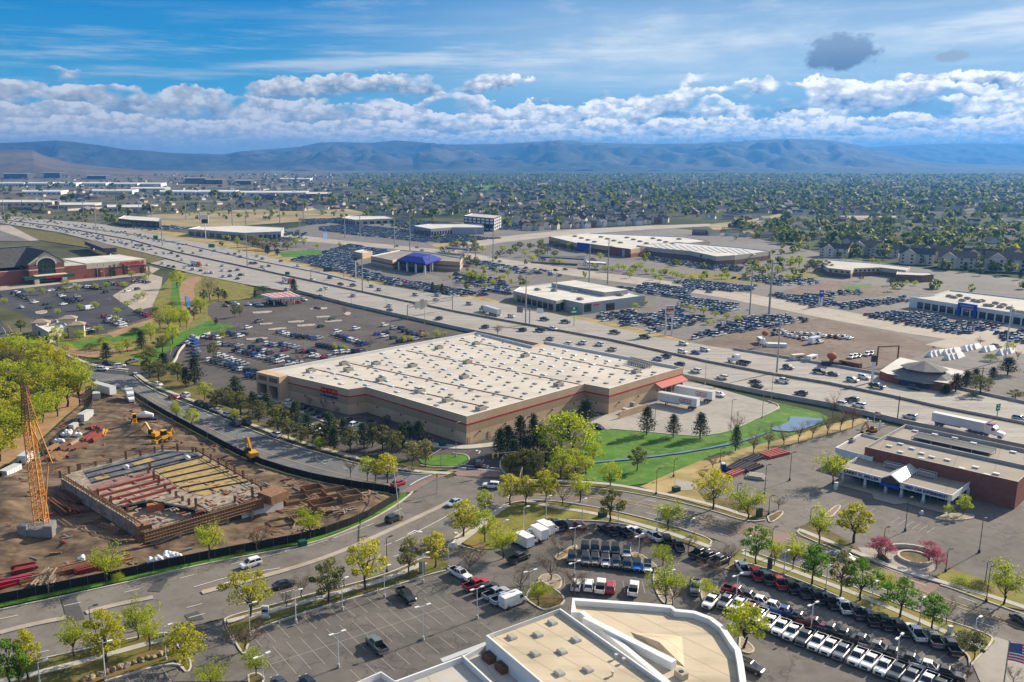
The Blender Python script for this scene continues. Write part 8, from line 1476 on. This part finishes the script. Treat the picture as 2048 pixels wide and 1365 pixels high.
# lattice crane on crawlers
X, Y = G(84, 1076); cr = thing('crawler_crane', (X, Y, .3), 'tall orange lattice crane standing on grey crawlers at the left', 'crane'); htop = ZT(774, Y)
for s_ in (-1, 1): b = MB(); b.loft([[(X + s_ * 2.9 - .6, Y + y, z) for z in (0,)] + [(X + s_ * 2.9 + .6, Y + y, zb), (X + s_ * 2.9 + .6, Y + y, zt_), (X + s_ * 2.9 - .6, Y + y, zt_)] for y, zb, zt_ in ((-3.5, .3, .9), (-3, .1, 1.3), (3, .1, 1.3), (3.5, .3, .9))]); b.obj('crawler_track', 'metal_dark', cr)
b = MB(); b.box((X, Y, 1.2), (4.6, 5.5, 2.0)); b.obj('upper_body', 'metal_grey', cr); 
for s_ in (-1, 1): b = MB(); [b.box((X + s_ * 2.9, Y - 2.2, 1.4 + k * .55), (2.0, 1.8, .5)) for k in range(5)]; b.obj('counterweight', 'metal_grey', cr)
b = MB(); b.box((X - 1.2, Y + 2.9, 1.5), (1.5, 1.8, 2.0), top=(.85, .85)); b.obj('cab', 'car_glass', cr)
def lattice(p, q, w0, w1, n_, m, nm, ch=.2):
    b = MB(); p, q = Vector(p), Vector(q); d = (q - p).normalized(); u = Vector((1, 0, 0)); v = d.cross(u).normalized(); C4 = [(-1, -1), (1, -1), (1, 1), (-1, 1)]
    pt = lambda t_, c: p.lerp(q, t_) + (u * c[0] + v * c[1]) * ((w0 + (w1 - w0) * t_) / 2)
    for c in C4: b.bar(pt(0, c), pt(1, c), ch)
    for i in range(n_):
        for k in range(4): b.bar(pt(i / n_, C4[k]), pt((i + 1) / n_, C4[(k + 1) % 4]), ch * .5); b.bar(pt(i / n_, C4[k]), pt(i / n_, C4[(k + 1) % 4]), ch * .5)
    return b.obj(nm, m, cr)
zk = ZT(843, Y); lattice((X + .3, Y, 3), (X - .9, Y + .6, zk), 2.3, 1.6, 17, 'crane_orange', 'boom', .2); lattice((X - .9, Y + .6, zk), (X - 1.2, Y + 1.2, htop), 1.8, .9, 12, 'rust_brown', 'jib', .2)
b = MB(); b.bar((X - .7, Y + .6, zk), (X + 2.3, Y + 1.5, zk * .62), .22); b.bar((X + 2.3, Y + 1.5, zk * .62), (X + 1.3, Y - 1, 4), .22); b.bar((X + .6, Y + 1, zk), (X + 3.0, Y + 2, zk * .62), .22); b.bar((X - 1.2, Y + 1.2, htop), (X + 1.4, Y + .8, zk - 1), .1); b.obj('back_stay', 'crane_orange', cr)
def machine(kind, px, d, lab, s=1.0):
    X, Y = G(*px); t_ = local_thing(kind, (X, Y, site_z(X, Y)), heading(px, d), lab, 'excavator' if kind == 'excavator' else 'loader'); t_.scale = (s,) * 3
    if kind == 'excavator':
        for y in (-1.1, 1.1): b = MB(); b.loft([[(x, y - .3, z0), (x, y + .3, z0), (x, y + .3, z1), (x, y - .3, z1)] for x, z0, z1 in ((-2, .3, .7), (-1.6, 0, .95), (1.6, 0, .95), (2, .3, .7))]); b.obj('track', 'metal_dark', t_)
        b = MB(); b.box((-.4, 0, 1.0), (3.4, 2.5, 1.2), top=(.95, .9)); b.obj('body', 'machine_yellow', t_); b = MB(); b.box((.6, .75, 1.6), (1.5, 1.0, 1.5), top=(.8, .9)); b.obj('cab', 'car_glass', t_)
        b = MB(); b.bar((1.2, -.2, 1.8), (3.6, -.2, 4.9), .55, .6); b.bar((3.6, -.2, 4.9), (5.6, -.2, 3.0), .45, .5); b.obj('boom', 'machine_yellow', t_); b = MB(); b.bar((5.6, -.2, 3.0), (5.9, -.2, 1.0), .4, .45); b.obj('stick', 'machine_yellow', t_); b = MB(); b.box((5.6, -.2, .3), (1.0, 1.1, .9), top=(1, 1)); b.obj('bucket', 'metal_dark', t_)
    else:
        b = MB(); b.box((-.6, 0, .9), (3.4, 1.5, 1.1)); b.box((-2.0, 0, .9), (1.0, 1.6, 1.4)); b.obj('body', 'machine_yellow', t_); b = MB(); b.box((0, 0, 2.0), (1.5, 1.4, 1.4), top=(.85, .85)); b.obj('cab', 'car_glass', t_); b = MB(); b.box((0, 0, 3.4), (1.7, 1.6, .12)); b.obj('cab_roof', 'machine_yellow', t_)
        for sy in (-.6, .6): b = MB(); b.bar((.4, sy, 1.7), (2.9, sy, .9), .22); b.obj('lift_arm', 'machine_yellow', t_)
        b = MB(); b.box((3.2, 0, .2), (.9, 2.3, 1.0), top=(.5, 1)); b.obj('bucket', 'machine_yellow', t_); b = MB(); b.bar((-2.4, 0, 1.8), (-3.2, 0, 3.4), .3); b.bar((-3.2, 0, 3.4), (-4.2, 0, 1.4), .25); b.obj('rear_arm', 'machine_yellow', t_)
        for x in (-1.6, 1.3):
            for sy in (-1, 1): o = bpy.data.objects.new('wheel', WM['t']); COL.objects.link(o); o.parent = t_; o.location = (x, sy * .95, .6); o.scale = (1.2,) * 3
machine('excavator', (505, 922), (-12, -10), 'orange-yellow excavator by the fence beside the yellow deck', 1.05); machine('excavator', (308, 880), (-30, -6), 'yellow excavator with its boom over the dark soil mound', .9); machine('loader', (328, 888), (-26, 8), 'yellow loader below the dark soil mound', 1); machine('loader', (270, 852), (2, 24), 'orange-yellow loader facing the camera beside the mixer', .95); machine('excavator', (1742, 868), (-24, 4), 'small orange excavator by the white crosses', .7)
X, Y = G(295, 846); t_ = local_thing('concrete_mixer', (X, Y, .5), .1, 'white drum concrete mixer behind the orange loader', 'mixer'); MB().tube((-3, 0, 2.0), (-.5, 0, 2.3), .7, 1.2, 12).tube((-.5, 0, 2.3), (2, 0, 2.0), 1.2, .6, 12).obj('drum', 'bag_white', t_); MB().box((0, 0, .5), (6.5, 2, .7)).obj('chassis', 'metal_dark', t_)
for i, (x, y, n_) in enumerate(((132, 872, 6), (118, 892, 3), (158, 880, 2), (306, 1127, 3), (322, 1125, 2), (340, 1117, 4), (352, 1120, 2), (365, 1122, 1), (170, 1128, 1), (383, 945, 1), (260, 965, 1))):
    for j in range(n_):
        X, Y = G(x + (j % 3) * 7 - 6, y + (j // 3) * 5); z = site_z(X, Y) if i < 9 else 3.7; b = MB(); b.blob((X, Y, z + .55), (.75, .75, .7), seed=i * 7 + j, amp=.22); tag(b.obj('bulk_bag', 'bag_white'), f'white bulk bag, {nth(j)} {("of the pile below the pale container", "left of the steel bundles", "on the timber heap", "at the lower fence gate", "behind the lower fence gate", "of the heap inside the lower fence", "right of the heap inside the lower fence", "alone inside the lower fence", "beside the red stacks", "on the yellow deck", "on the red beams")[i]}', 'bulk bag', 'white bulk bags on the site')
for i, (x, y, d, L_, w_, h_, m, lab) in enumerate(((172, 842, (18, -10), 6, 2.4, 2.5, 'metal_light', 'pale green site container by the left fence'), (194, 800, (4, -12), 3.5, 2.4, 2.4, 'metal_grey', 'small grey shed below the site office trailer'), (52, 928, (14, -10), 4.5, 2.4, 2.2, 'wall_white', 'white skip at the left fence'), (22, 948, (20, -10), 6, 2.4, 1.6, 'wall_white', 'long white skip at the left picture edge'), (148, 862, (14, -8), 3, 1.6, 1.5, 'metal_light', 'grey cement box beside the white bags'))):
    X, Y = G(x, y); z = site_z(X, Y); a = heading((x, y), d); b = MB(); b.box((X, Y, z), (L_, w_, h_), a); t_ = tag(b.obj('site_container', m), lab, 'container'); b = MB(); b.box((X, Y, z + h_), (L_ + .15, w_ + .15, .1), a); [b.box((X + math.cos(a) * u, Y + math.sin(a) * u, z + .1), (.08, w_ + .1, h_ - .2), a) for u in np.linspace(-L_ / 2, L_ / 2, 7)]; o = b.obj('ribs', 'metal_light', t_)
ms = [(110, 905, (24, -14), 'wood_form'), (135, 900, (24, -14), 'rust_brown'), (150, 892, (26, -16), 'tile_tan'), (162, 900, (26, -14), 'rust_brown'), (125, 918, (20, -10), 'form_brown'), (200, 860, (4, -16), 'rust_red'), (185, 872, (20, -8), 'bed_liner'), (212, 868, (6, -14), 'machine_yellow'), (195, 880, (14, -10), 'rust_red'), (75, 912, (14, -8), 'tarp_green'), (70, 918, (14, -6), 'tarp_green'), (120, 1005, (20, 14), 'rust_brown'), (128, 1018, (20, 14), 'rust_brown'), (112, 1022, (20, 14), 'rust_brown'), (50, 1150, (30, -6), 'rust_red'), (30, 1178, (24, -5), 'paint_red'), (10, 1185, (20, -5), 'paint_red'), (75, 1172, (20, -6), 'form_brown'), (130, 1155, (34, -8), 'rust_brown'), (150, 1142, (30, -8), 'form_brown'), (185, 1148, (34, -8), 'rust_red'), (225, 1138, (36, -8), 'deck_yellow'), (240, 1133, (36, -8), 'wood_form'), (110, 1165, (16, -20), 'tile_tan'), (215, 1060, (20, 6), 'wood_form')]
for i, (x, y, d, m) in enumerate(ms):
    X, Y = G(x, y); z = site_z(X, Y); a = heading((x, y), d); b = MB(); L_ = rr.uniform(4, 8) if m != 'rust_brown' or y < 950 else 12
    for k in range(rr.randint(4, 7)):
        for l in range(rr.randint(1, 3)): b.box((X - math.sin(a) * k * .5 + rr.uniform(-.3, .3), Y + math.cos(a) * k * .5, z + l * .38), (L_ * rr.uniform(.75, 1), .38, .34), a + rr.uniform(-.06, .06))
    cn_ = {'rust_red': 'dark red', 'paint_red': 'bright red', 'wood_form': 'orange timber', 'form_brown': 'brown timber', 'rust_brown': 'rusty steel', 'tile_tan': 'pale timber', 'bed_liner': 'black', 'machine_yellow': 'yellow', 'tarp_green': 'green wrapped', 'deck_yellow': 'yellow timber'}[m]
    zone = 'by the left fence' if y < 935 else ('beside the crane' if y < 1100 and x < 200 else 'inside the lower fence'); sib = [q for q in ms if q[3] == m and (('by the left fence' if q[1] < 935 else ('beside the crane' if q[1] < 1100 and q[0] < 200 else 'inside the lower fence')) == zone)]; rk = sorted(sib).index(ms[i])
    tag(b.obj('material_stack', m), f'{cn_} stack {zone}' + (f', {nth(rk)} from left' if len(sib) > 1 else ' of the site'), 'material stack', 'material stacks on the site')
db = MB()
for _ in range(420):
    x, y = rr.uniform(-135, -15), rr.uniform(165, 320)
    if not inside((x, y), SITE) or edge_d(x, y) < 2: continue
    z = site_z(x, y) + .12; a = rr.uniform(0, 3.1); L_ = rr.uniform(.6, 3.6); db.box((x, y, z), (L_, rr.uniform(.15, .5), rr.uniform(.1, .4)), a, m=rr.randint(0, 4))
for _ in range(170):
    t_, k = rr.random(), rr.random(); p = PER[1].lerp(PER[4], t_).lerp(D(290, 1066).lerp(D(520, 994), t_), k); db.box((p.x, p.y, 3.72), (rr.uniform(.4, 2.6), rr.uniform(.15, .5), rr.uniform(.08, .35)), rr.choice((.7, 2.3)), m=rr.randint(0, 4))
tag(db.obj('debris', ['wood_form', 'form_brown', 'tile_tan', 'metal_grey', 'rust_red']), 'scattered offcuts and rubble over the building site', 'debris', kind='stuff')
b = MB(); a, c = Vector((*G(124, 962, 3), 3.7)), Vector((*G(283, 1062, 3), 3.7))
for i in range(30): p = a.lerp(c, i / 29); b.bar(p, p + Vector((0, 0, 1.3 + .5 * (i % 3 == 0))), .16)
for z in (.5, .95, 1.25): b.bar(a + Vector((0, 0, z)), c + Vector((0, 0, z)), .1, .22)
b.obj('guard_rail', 'wood_form', cf); b = MB(); p = Vector((*G(284, 1062, 3), 0)); b.box((p.x + .5, p.y - .5, .3), (3.2, 2.6, 4.6), .6); b.obj('formwork', 'form_brown', cf)
b = MB(); a, c = D(392, 902, 3.6), D(518, 974, 3.6)
for i in range(26): p = a.lerp(c, i / 25); b.bar(p + Vector((.6, .3, -1.6)), p + Vector((.6, .3, 1.1)), .2)
b.bar(a + Vector((.4, .2, -.6)), c + Vector((.4, .2, -.6)), .3, 1.6); b.obj('formwork', 'wood_form', cf)
# ---------------------------------------------------------------- houses, far woods, mountains, haze
def house_mesh(w_, d, h, wing, rm):
    wl, rf = MB(), MB(); wl.box((0, 0, 0), (w_, d, h)); r = h + d * .36
    def gable(x0, x1, y0, y1, ax):
        o = .4; ym, xm = (y0 + y1) / 2, (x0 + x1) / 2
        if ax: v = [(x0 - o, y0 - o, h - .1), (x1 + o, y0 - o, h - .1), (x1 + o, ym, h + (y1 - y0) * .36), (x0 - o, ym, h + (y1 - y0) * .36), (x0 - o, y1 + o, h - .1), (x1 + o, y1 + o, h - .1)]; e = [[(x, y0, h), (x, y1, h), (x, ym, h + (y1 - y0) * .34)] for x in (x0, x1)]
        else: v = [(x0 - o, y1 + o, h - .1), (x0 - o, y0 - o, h - .1), (xm, y0 - o, h + (x1 - x0) * .36), (xm, y1 + o, h + (x1 - x0) * .36), (x1 + o, y1 + o, h - .1), (x1 + o, y0 - o, h - .1)]; e = [[(x0, y, h), (x1, y, h), (xm, y, h + (x1 - x0) * .34)] for y in (y0, y1)]
        rf.add(v, [(0, 1, 2, 3), (3, 2, 5, 4)]); [wl.add(q, [(0, 1, 2)]) for q in e]
    gable(-w_ / 2, w_ / 2, -d / 2, d / 2, True)
    if wing: wl.box((-w_ * .22, -d * .5, 0), (w_ * .42, d * .5, h)); gable(-w_ * .43, -w_ * .01, -d * .75, 0, False)
    if w_ > 20: wd_ = [MB().box((x, -d / 2 - (d * .25 if x < 0 else 0) - .03, z), (1.6, .08, 1.5)).mesh('window', ['glass_dark']) for x in np.linspace(-w_ * .38, w_ * .38, 4) for z in (1, 4, 6.6)]; return wl.mesh('wall', ['wall_cream']), rf.mesh('roof', [rm]), wd_
    return wl.mesh('wall', ['wall_cream']), rf.mesh('roof', [rm])
HP = [house_mesh(12, 9, 5.4, True, 'shingle_dark'), house_mesh(14, 9, 3.2, True, 'shingle_brown'), house_mesh(15, 8, 3.2, False, 'shingle_grey'), house_mesh(10, 9, 5.6, True, 'shingle_grey'), house_mesh(26, 13, 8.6, True, 'shingle_brown')]
hr = random.Random(31); HROOF = ['shingle_dark', 'shingle_brown', 'shingle_grey', 'tile_tan']
def house(kind, x, y, rot, lab, group, roof=None, wall=None, cat='house', s=1.0):
    o = bpy.data.objects.new('house' if cat == 'house' else 'apartment_building', None); COL.objects.link(o); o.location = (x, y, .1); o.rotation_euler = (0, 0, rot); o.scale = (s, s, s); tag(o, lab, cat, group)
    for nm, me, m in [(nm_, me_, m_) for nm_, me_, m_ in zip(('wall', 'roof'), HP[kind], (wall, roof))] + ([('window', q, None) for q in HP[kind][2]] if kind == 4 else []):
        c = bpy.data.objects.new(nm, me); COL.objects.link(c); c.parent = o
        if m: paint(c, m)
HG = 'houses beyond the sales lots'; KEEP = []
for r_, (x0, x1, y0, y1, n_, kinds, where) in enumerate(((1050, 1340, 462, 446, 16, (0, 3), 'front terrace row'), (1040, 1330, 453, 440, 17, (0, 3), 'second terrace row'), (1025, 1320, 446, 434, 18, (0, 3), 'third terrace row'), (1010, 1290, 440, 429, 18, (0, 3), 'fourth terrace row'), (960, 1220, 433, 423, 18, (0, 1), 'fifth terrace row'), (760, 905, 430, 429, 12, (0, 3), 'dark row behind the pale showroom'), (560, 735, 423, 417, 10, (1, 2), 'orchard row by the golden field'), (600, 880, 412, 408, 12, (1, 2), 'row beyond the orchard row'), (900, 1160, 414, 410, 14, (1, 2), 'upper estate row'), (1380, 1640, 470, 478, 8, (1, 2), 'wooded row behind the club store'), (1450, 2040, 455, 470, 15, (1, 2), 'second wooded row'), (1400, 2040, 438, 450, 17, (1, 2), 'third wooded row'), (1380, 2040, 425, 434, 20, (1, 2), 'fourth wooded row'), (1640, 2040, 488, 486, 10, (1, 2), 'row behind the apartments'))):
    for i in range(n_):
        t_ = (i + .5) / n_; x, y = x0 + (x1 - x0) * t_ + hr.uniform(-4, 4), y0 + (y1 - y0) * t_ + hr.uniform(-.9, .9); X, Y = G(x, y); KEEP.append((X, Y))
        house(hr.choice(kinds), X, Y, hr.choice((0, .4, -.4, 1.2)) + hr.uniform(-.2, .2), f'small gabled house in the {where}, {nth(i)} from left', HG, ('shingle_dark' if r_ < 6 and hr.random() < .8 else hr.choice(HROOF)), hr.choice(('wall_cream', 'wall_white', 'wall_stucco', 'wall_brick_brown')))
for i, (x, y, rot, s, lab) in enumerate(((1668, 514, .5, .9, 'leftmost'), (1730, 510, .5, 1.0, 'second'), (1768, 514, .5, .9, 'third'), (1832, 528, .5, 1.0, 'fourth'), (1868, 522, .5, 1.0, 'fifth'), (1912, 536, .5, 1.0, 'sixth'), (1960, 530, .5, 1.0, 'seventh'), (2010, 542, .5, 1.1, 'eighth'), (2050, 534, .5, 1.1, 'rightmost'))):
    house(4, *G(x, y), -rot, f'brown-roofed gabled apartment block, {lab} of the row at the right', 'apartment blocks', 'shingle_brown' if i % 3 else 'shingle_dark', 'wall_cream', 'apartments', s); KEEP.append(G(x, y))
# far woods and roofs: leaf clumps by the thousand, nobody could count them
leaf('leaf_valley', (.06, .09, .02), (.19, .22, .036), (.46, .46, .07), .45)
LOTS = [[G(*p) for p in q] for q in ([(500, 470), (700, 438), (940, 446), (1060, 462), (1300, 456), (1480, 470), (1650, 515), (2100, 565), (2300, 640), (2300, 880), (2048, 812), (1467, 704), (900, 596), (560, 514)], [(230, 443), (300, 430), (480, 419), (690, 416), (740, 428), (620, 444), (480, 454), (330, 456)], [(870, 495), (1000, 474), (1130, 460), (1290, 450), (1420, 446), (1570, 427), (1575, 435), (1420, 462), (1290, 462), (1000, 490)])]
nr = np.random.RandomState(4)
def woods(n, regions, name, lab, seed, free=False):
    nr.seed(seed); V = []; cnt = 0
    for (x0, x1, y0, y1, dens, dry) in regions:
        A = (x1 - x0); ys_ = np.arange(y0, y1, 1.0)
        for y in ys_:
            Y = G(CX, y)[1]; k = FO / Y; nt = nr.poisson(dens * A / (9 * k * 6.5 * k))
            for _ in range(min(nt, 420)):
                x = nr.uniform(x0, x1); yy = y + nr.uniform(0, 1); X, Yy = G(x, yy)
                if NZ.noise((X * .004, Yy * .002, 1)) + nr.normal() * .25 < dry: continue
                if not free and any(inside((X, Yy), q) for q in LOTS) or any(abs(X - a) < 9 and abs(Yy - b) < 8 and nr.rand() < .8 for a, b in (KEEP if Yy < 1900 else ())): continue
                h = nr.uniform(4, 7) if free else nr.uniform(5, 13) if nr.rand() < .85 else nr.uniform(13, 17); w_ = h * nr.uniform(.35, .62); m_ = 46 if Yy < 1100 else (26 if Yy < 1900 else (12 if Yy < 3200 else 6)); q = nr.normal(size=(m_, 3)); q /= np.linalg.norm(q, axis=1)[:, None]; q *= (nr.uniform(.3, 1, m_) ** .5)[:, None]
                c = q * np.array((w_, w_, h * .42)) + np.array((X, Yy, h * .56)); nn_ = q + nr.normal(size=(m_, 3)) * .5 + np.array((0, 0, .4)); nn_ /= np.linalg.norm(nn_, axis=1)[:, None]
                a = np.cross(nn_, nr.normal(size=(m_, 3))); a /= np.linalg.norm(a, axis=1)[:, None]; b = np.cross(nn_, a); s_ = (w_ * (.34 if m_ > 30 else (.46 if m_ > 20 else .75))) * nr.uniform(.6, 1.2, (m_, 1))
                V.append(np.stack([c - a * s_, c - b * s_, c + a * s_, c + b * s_], 1)); cnt += 1
    V = np.concatenate(V).reshape(-1, 3); nf = len(V) // 4; me = bpy.data.meshes.new(name); me.vertices.add(len(V)); me.vertices.foreach_set('co', V.astype(np.float32).ravel()); me.loops.add(len(V)); me.loops.foreach_set('vertex_index', np.arange(len(V), dtype=np.int32)); me.polygons.add(nf); me.polygons.foreach_set('loop_start', np.arange(0, len(V), 4, dtype=np.int32)); me.materials.append(MATS['leaf_valley']); me.update(calc_edges=True)
    o = bpy.data.objects.new(name, me); COL.objects.link(o); tag(o, lab, 'woods', kind='stuff'); print(name, cnt, nf)
woods(0, [(-80, 330, 375, 446, .25, -.1), (330, 780, 393, 440, .6, -.1), (760, 1400, 378, 470, .75, -.2), (1300, 2140, 372, 440, 1.0, -.4), (1340, 2140, 438, 560, 1.3, -.45), (700, 2140, 350, 380, 1.0, -.4), (-80, 800, 352, 376, .25, .1), (0, 420, 422, 445, .25, .0)], 'valley_woods', 'mass of trees filling the valley beyond the sales lots', 3)
woods(0, [(1430, 1640, 466, 482, .9, -.3), (1545, 1660, 482, 514, .9, -.3), (880, 1130, 486, 530, .75, -.15), (1470, 1660, 512, 558, .8, -.2), (1640, 2000, 500, 524, .9, -.3), (360, 620, 476, 502, .35, 0), (1780, 2060, 572, 590, .3, 0), (690, 1010, 440, 482, .2, 0), (1140, 1480, 500, 560, .26, 0), (360, 740, 412, 440, .8, -.1), (900, 1080, 520, 580, .3, 0), (0, 330, 424, 446, .5, 0)], 'planting', 'loose planting between the sales lots and stores', 5, True)
FH = MB(); nr.seed(8)
for _ in range(1700):
    y = 349 + 80 * nr.rand() ** 1.5; x = nr.uniform(500, 2120) if nr.rand() < .85 else nr.uniform(-50, 600); X, Y = G(x, y)
    if any(inside((X, Y), q) for q in LOTS) or Y < 1150: continue
    w_ = nr.uniform(10, 18) if nr.rand() < .93 else nr.uniform(30, 90); d, h, r = nr.uniform(8, 14), nr.uniform(3, 6), nr.uniform(0, 3.1); k = int(nr.randint(0, 3)); FH.box((X, Y, 0), (w_, d, h), r, m=k); FH.box((X, Y, h), (w_ * 1.05, d * 1.08, d * .3), r, m=3 + int(nr.randint(0, 3)), top=(.9, .04))
tag(FH.obj('distant_houses', ['wall_stucco', 'wall_cream', 'wall_brick_brown', 'shingle_dark', 'shingle_grey', 'shingle_brown']), 'scattered roofs of the far suburbs', 'houses', kind='stuff')
def rock(name, c1, c2, c3):
    m = mat(name, c1, .95, 0, .1); t = NT(m); n_ = t.noise(t.pos(), .0016, 8, .65); n2 = t.noise(t.pos(), .0005, 5, .6); c = t.mix(t.ramp(n2, [(.48, (0, 0, 0)), (.62, (1, 1, 1))]), t.ramp(n_, [(.38, c1), (.62, c2)]), c3); t.l(c, t.b.inputs['Base Color'])
rock('mountain_scrub', (.028, .032, .024), (.07, .066, .046), (.115, .10, .07)); rock('mountain_dark', (.015, .022, .02), (.035, .04, .035), (.05, .05, .045)); rock('hill_tan', (.13, .09, .06), (.26, .19, .135), (.10, .085, .06))
def range_(name, prof, Db, Dc, m, amp=1.0, seed=0, pw=1.35, yb=None):
    nx, ny = 420, 46; b = MB(); xs_ = np.linspace(prof[0][0], prof[-1][0], nx); yp = np.interp(xs_, [p[0] for p in prof], [p[1] for p in prof])
    for j in range(ny + 6):
        r = j / ny
        for i in range(nx):
            dx, dy = (xs_[i] - CX) / FO, (yp[i] - CY) / FO; fy = CP - dy * SP; sl_ = (-SP - dy * CP) / fy; hc_ = CAM + Dc * sl_; D = Db + (Dc - Db) * min(r, 1) + max(0, r - 1) * 3 * (Dc - Db); X, Y = dx / fy * D, D
            rg = 1 - abs(NZ.fractal((X * .0009 + seed, Y * .0006, seed), .9, 2, 5)) ; n2 = NZ.fractal((X * .0035, Y * .0022, seed + 3), 1, 2, 4)
            z = hc_ * (min(r, 1) ** pw) * (1 + amp * (1 - min(r, 1)) * ((rg - .75) * 1.7 + n2 * .42)) if r <= 1 else hc_ * max(0, 1 - (r - 1) * 3)
            if r <= 1: z += hc_ * .05 * amp * n2 * min(1, (1 - r) * 8)
            b.v.append((X, Y, z - 2 + (0 if r > .02 else -6)))
    b.f = [(j * nx + i, j * nx + i + 1, (j + 1) * nx + i + 1, (j + 1) * nx + i) for j in range(ny + 5) for i in range(nx - 1)]; b.m = [0] * len(b.f); struct(b.obj(name, m, smooth=True))
range_('mountains', [(240, 320), (330, 312), (400, 307), (445, 309), (480, 303), (530, 299), (560, 297), (600, 294), (640, 285), (680, 284), (740, 286), (790, 281), (830, 283), (880, 289), (930, 289), (1000, 288), (1080, 283), (1115, 281), (1150, 281), (1170, 285), (1240, 287), (1300, 288), (1400, 287), (1460, 284), (1540, 279), (1600, 278), (1660, 281), (1720, 291), (1790, 308), (1840, 320), (1900, 327), (2000, 330), (2400, 334)], 7600, 11500, 'mountain_scrub', 2.0, 2)
range_('mountains', [(1500, 300), (1700, 297), (1800, 291), (1900, 287), (2050, 288), (2200, 280), (2500, 285)], 12500, 14800, 'mountain_dark', 1.0, 9)
range_('mountains', [(-500, 290), (-100, 288), (40, 285), (110, 281), (150, 284), (215, 293), (250, 299), (290, 301), (345, 306), (420, 309), (470, 316)], 8500, 9900, 'mountain_scrub', 1.2, 5)
range_('hills', [(-500, 290), (-60, 300), (30, 299), (65, 301), (85, 309), (110, 317), (140, 325), (180, 331), (230, 336), (290, 341), (360, 345.8)], 4600, 6200, 'hill_tan', .8, 12, 1.1)
hz_ = MB(); hz_.box((0, 7800, -9), (36000, 17400, 440)); o = hz_.obj('haze', []); o['kind'] = 'stuff'; m = bpy.data.materials.new('haze'); m.use_nodes = True; nt = m.node_tree; nt.nodes.remove(nt.nodes['Principled BSDF']); v = nt.nodes.new('ShaderNodeVolumePrincipled'); v.inputs['Color'].default_value = (.085, .34, .84, 1); v.inputs['Density'].default_value = HAZE = 8.5e-5; v.inputs['Anisotropy'].default_value = .25; nt.links.new(v.outputs[0], nt.nodes['Material Output'].inputs['Volume']); o.data.materials.append(m)
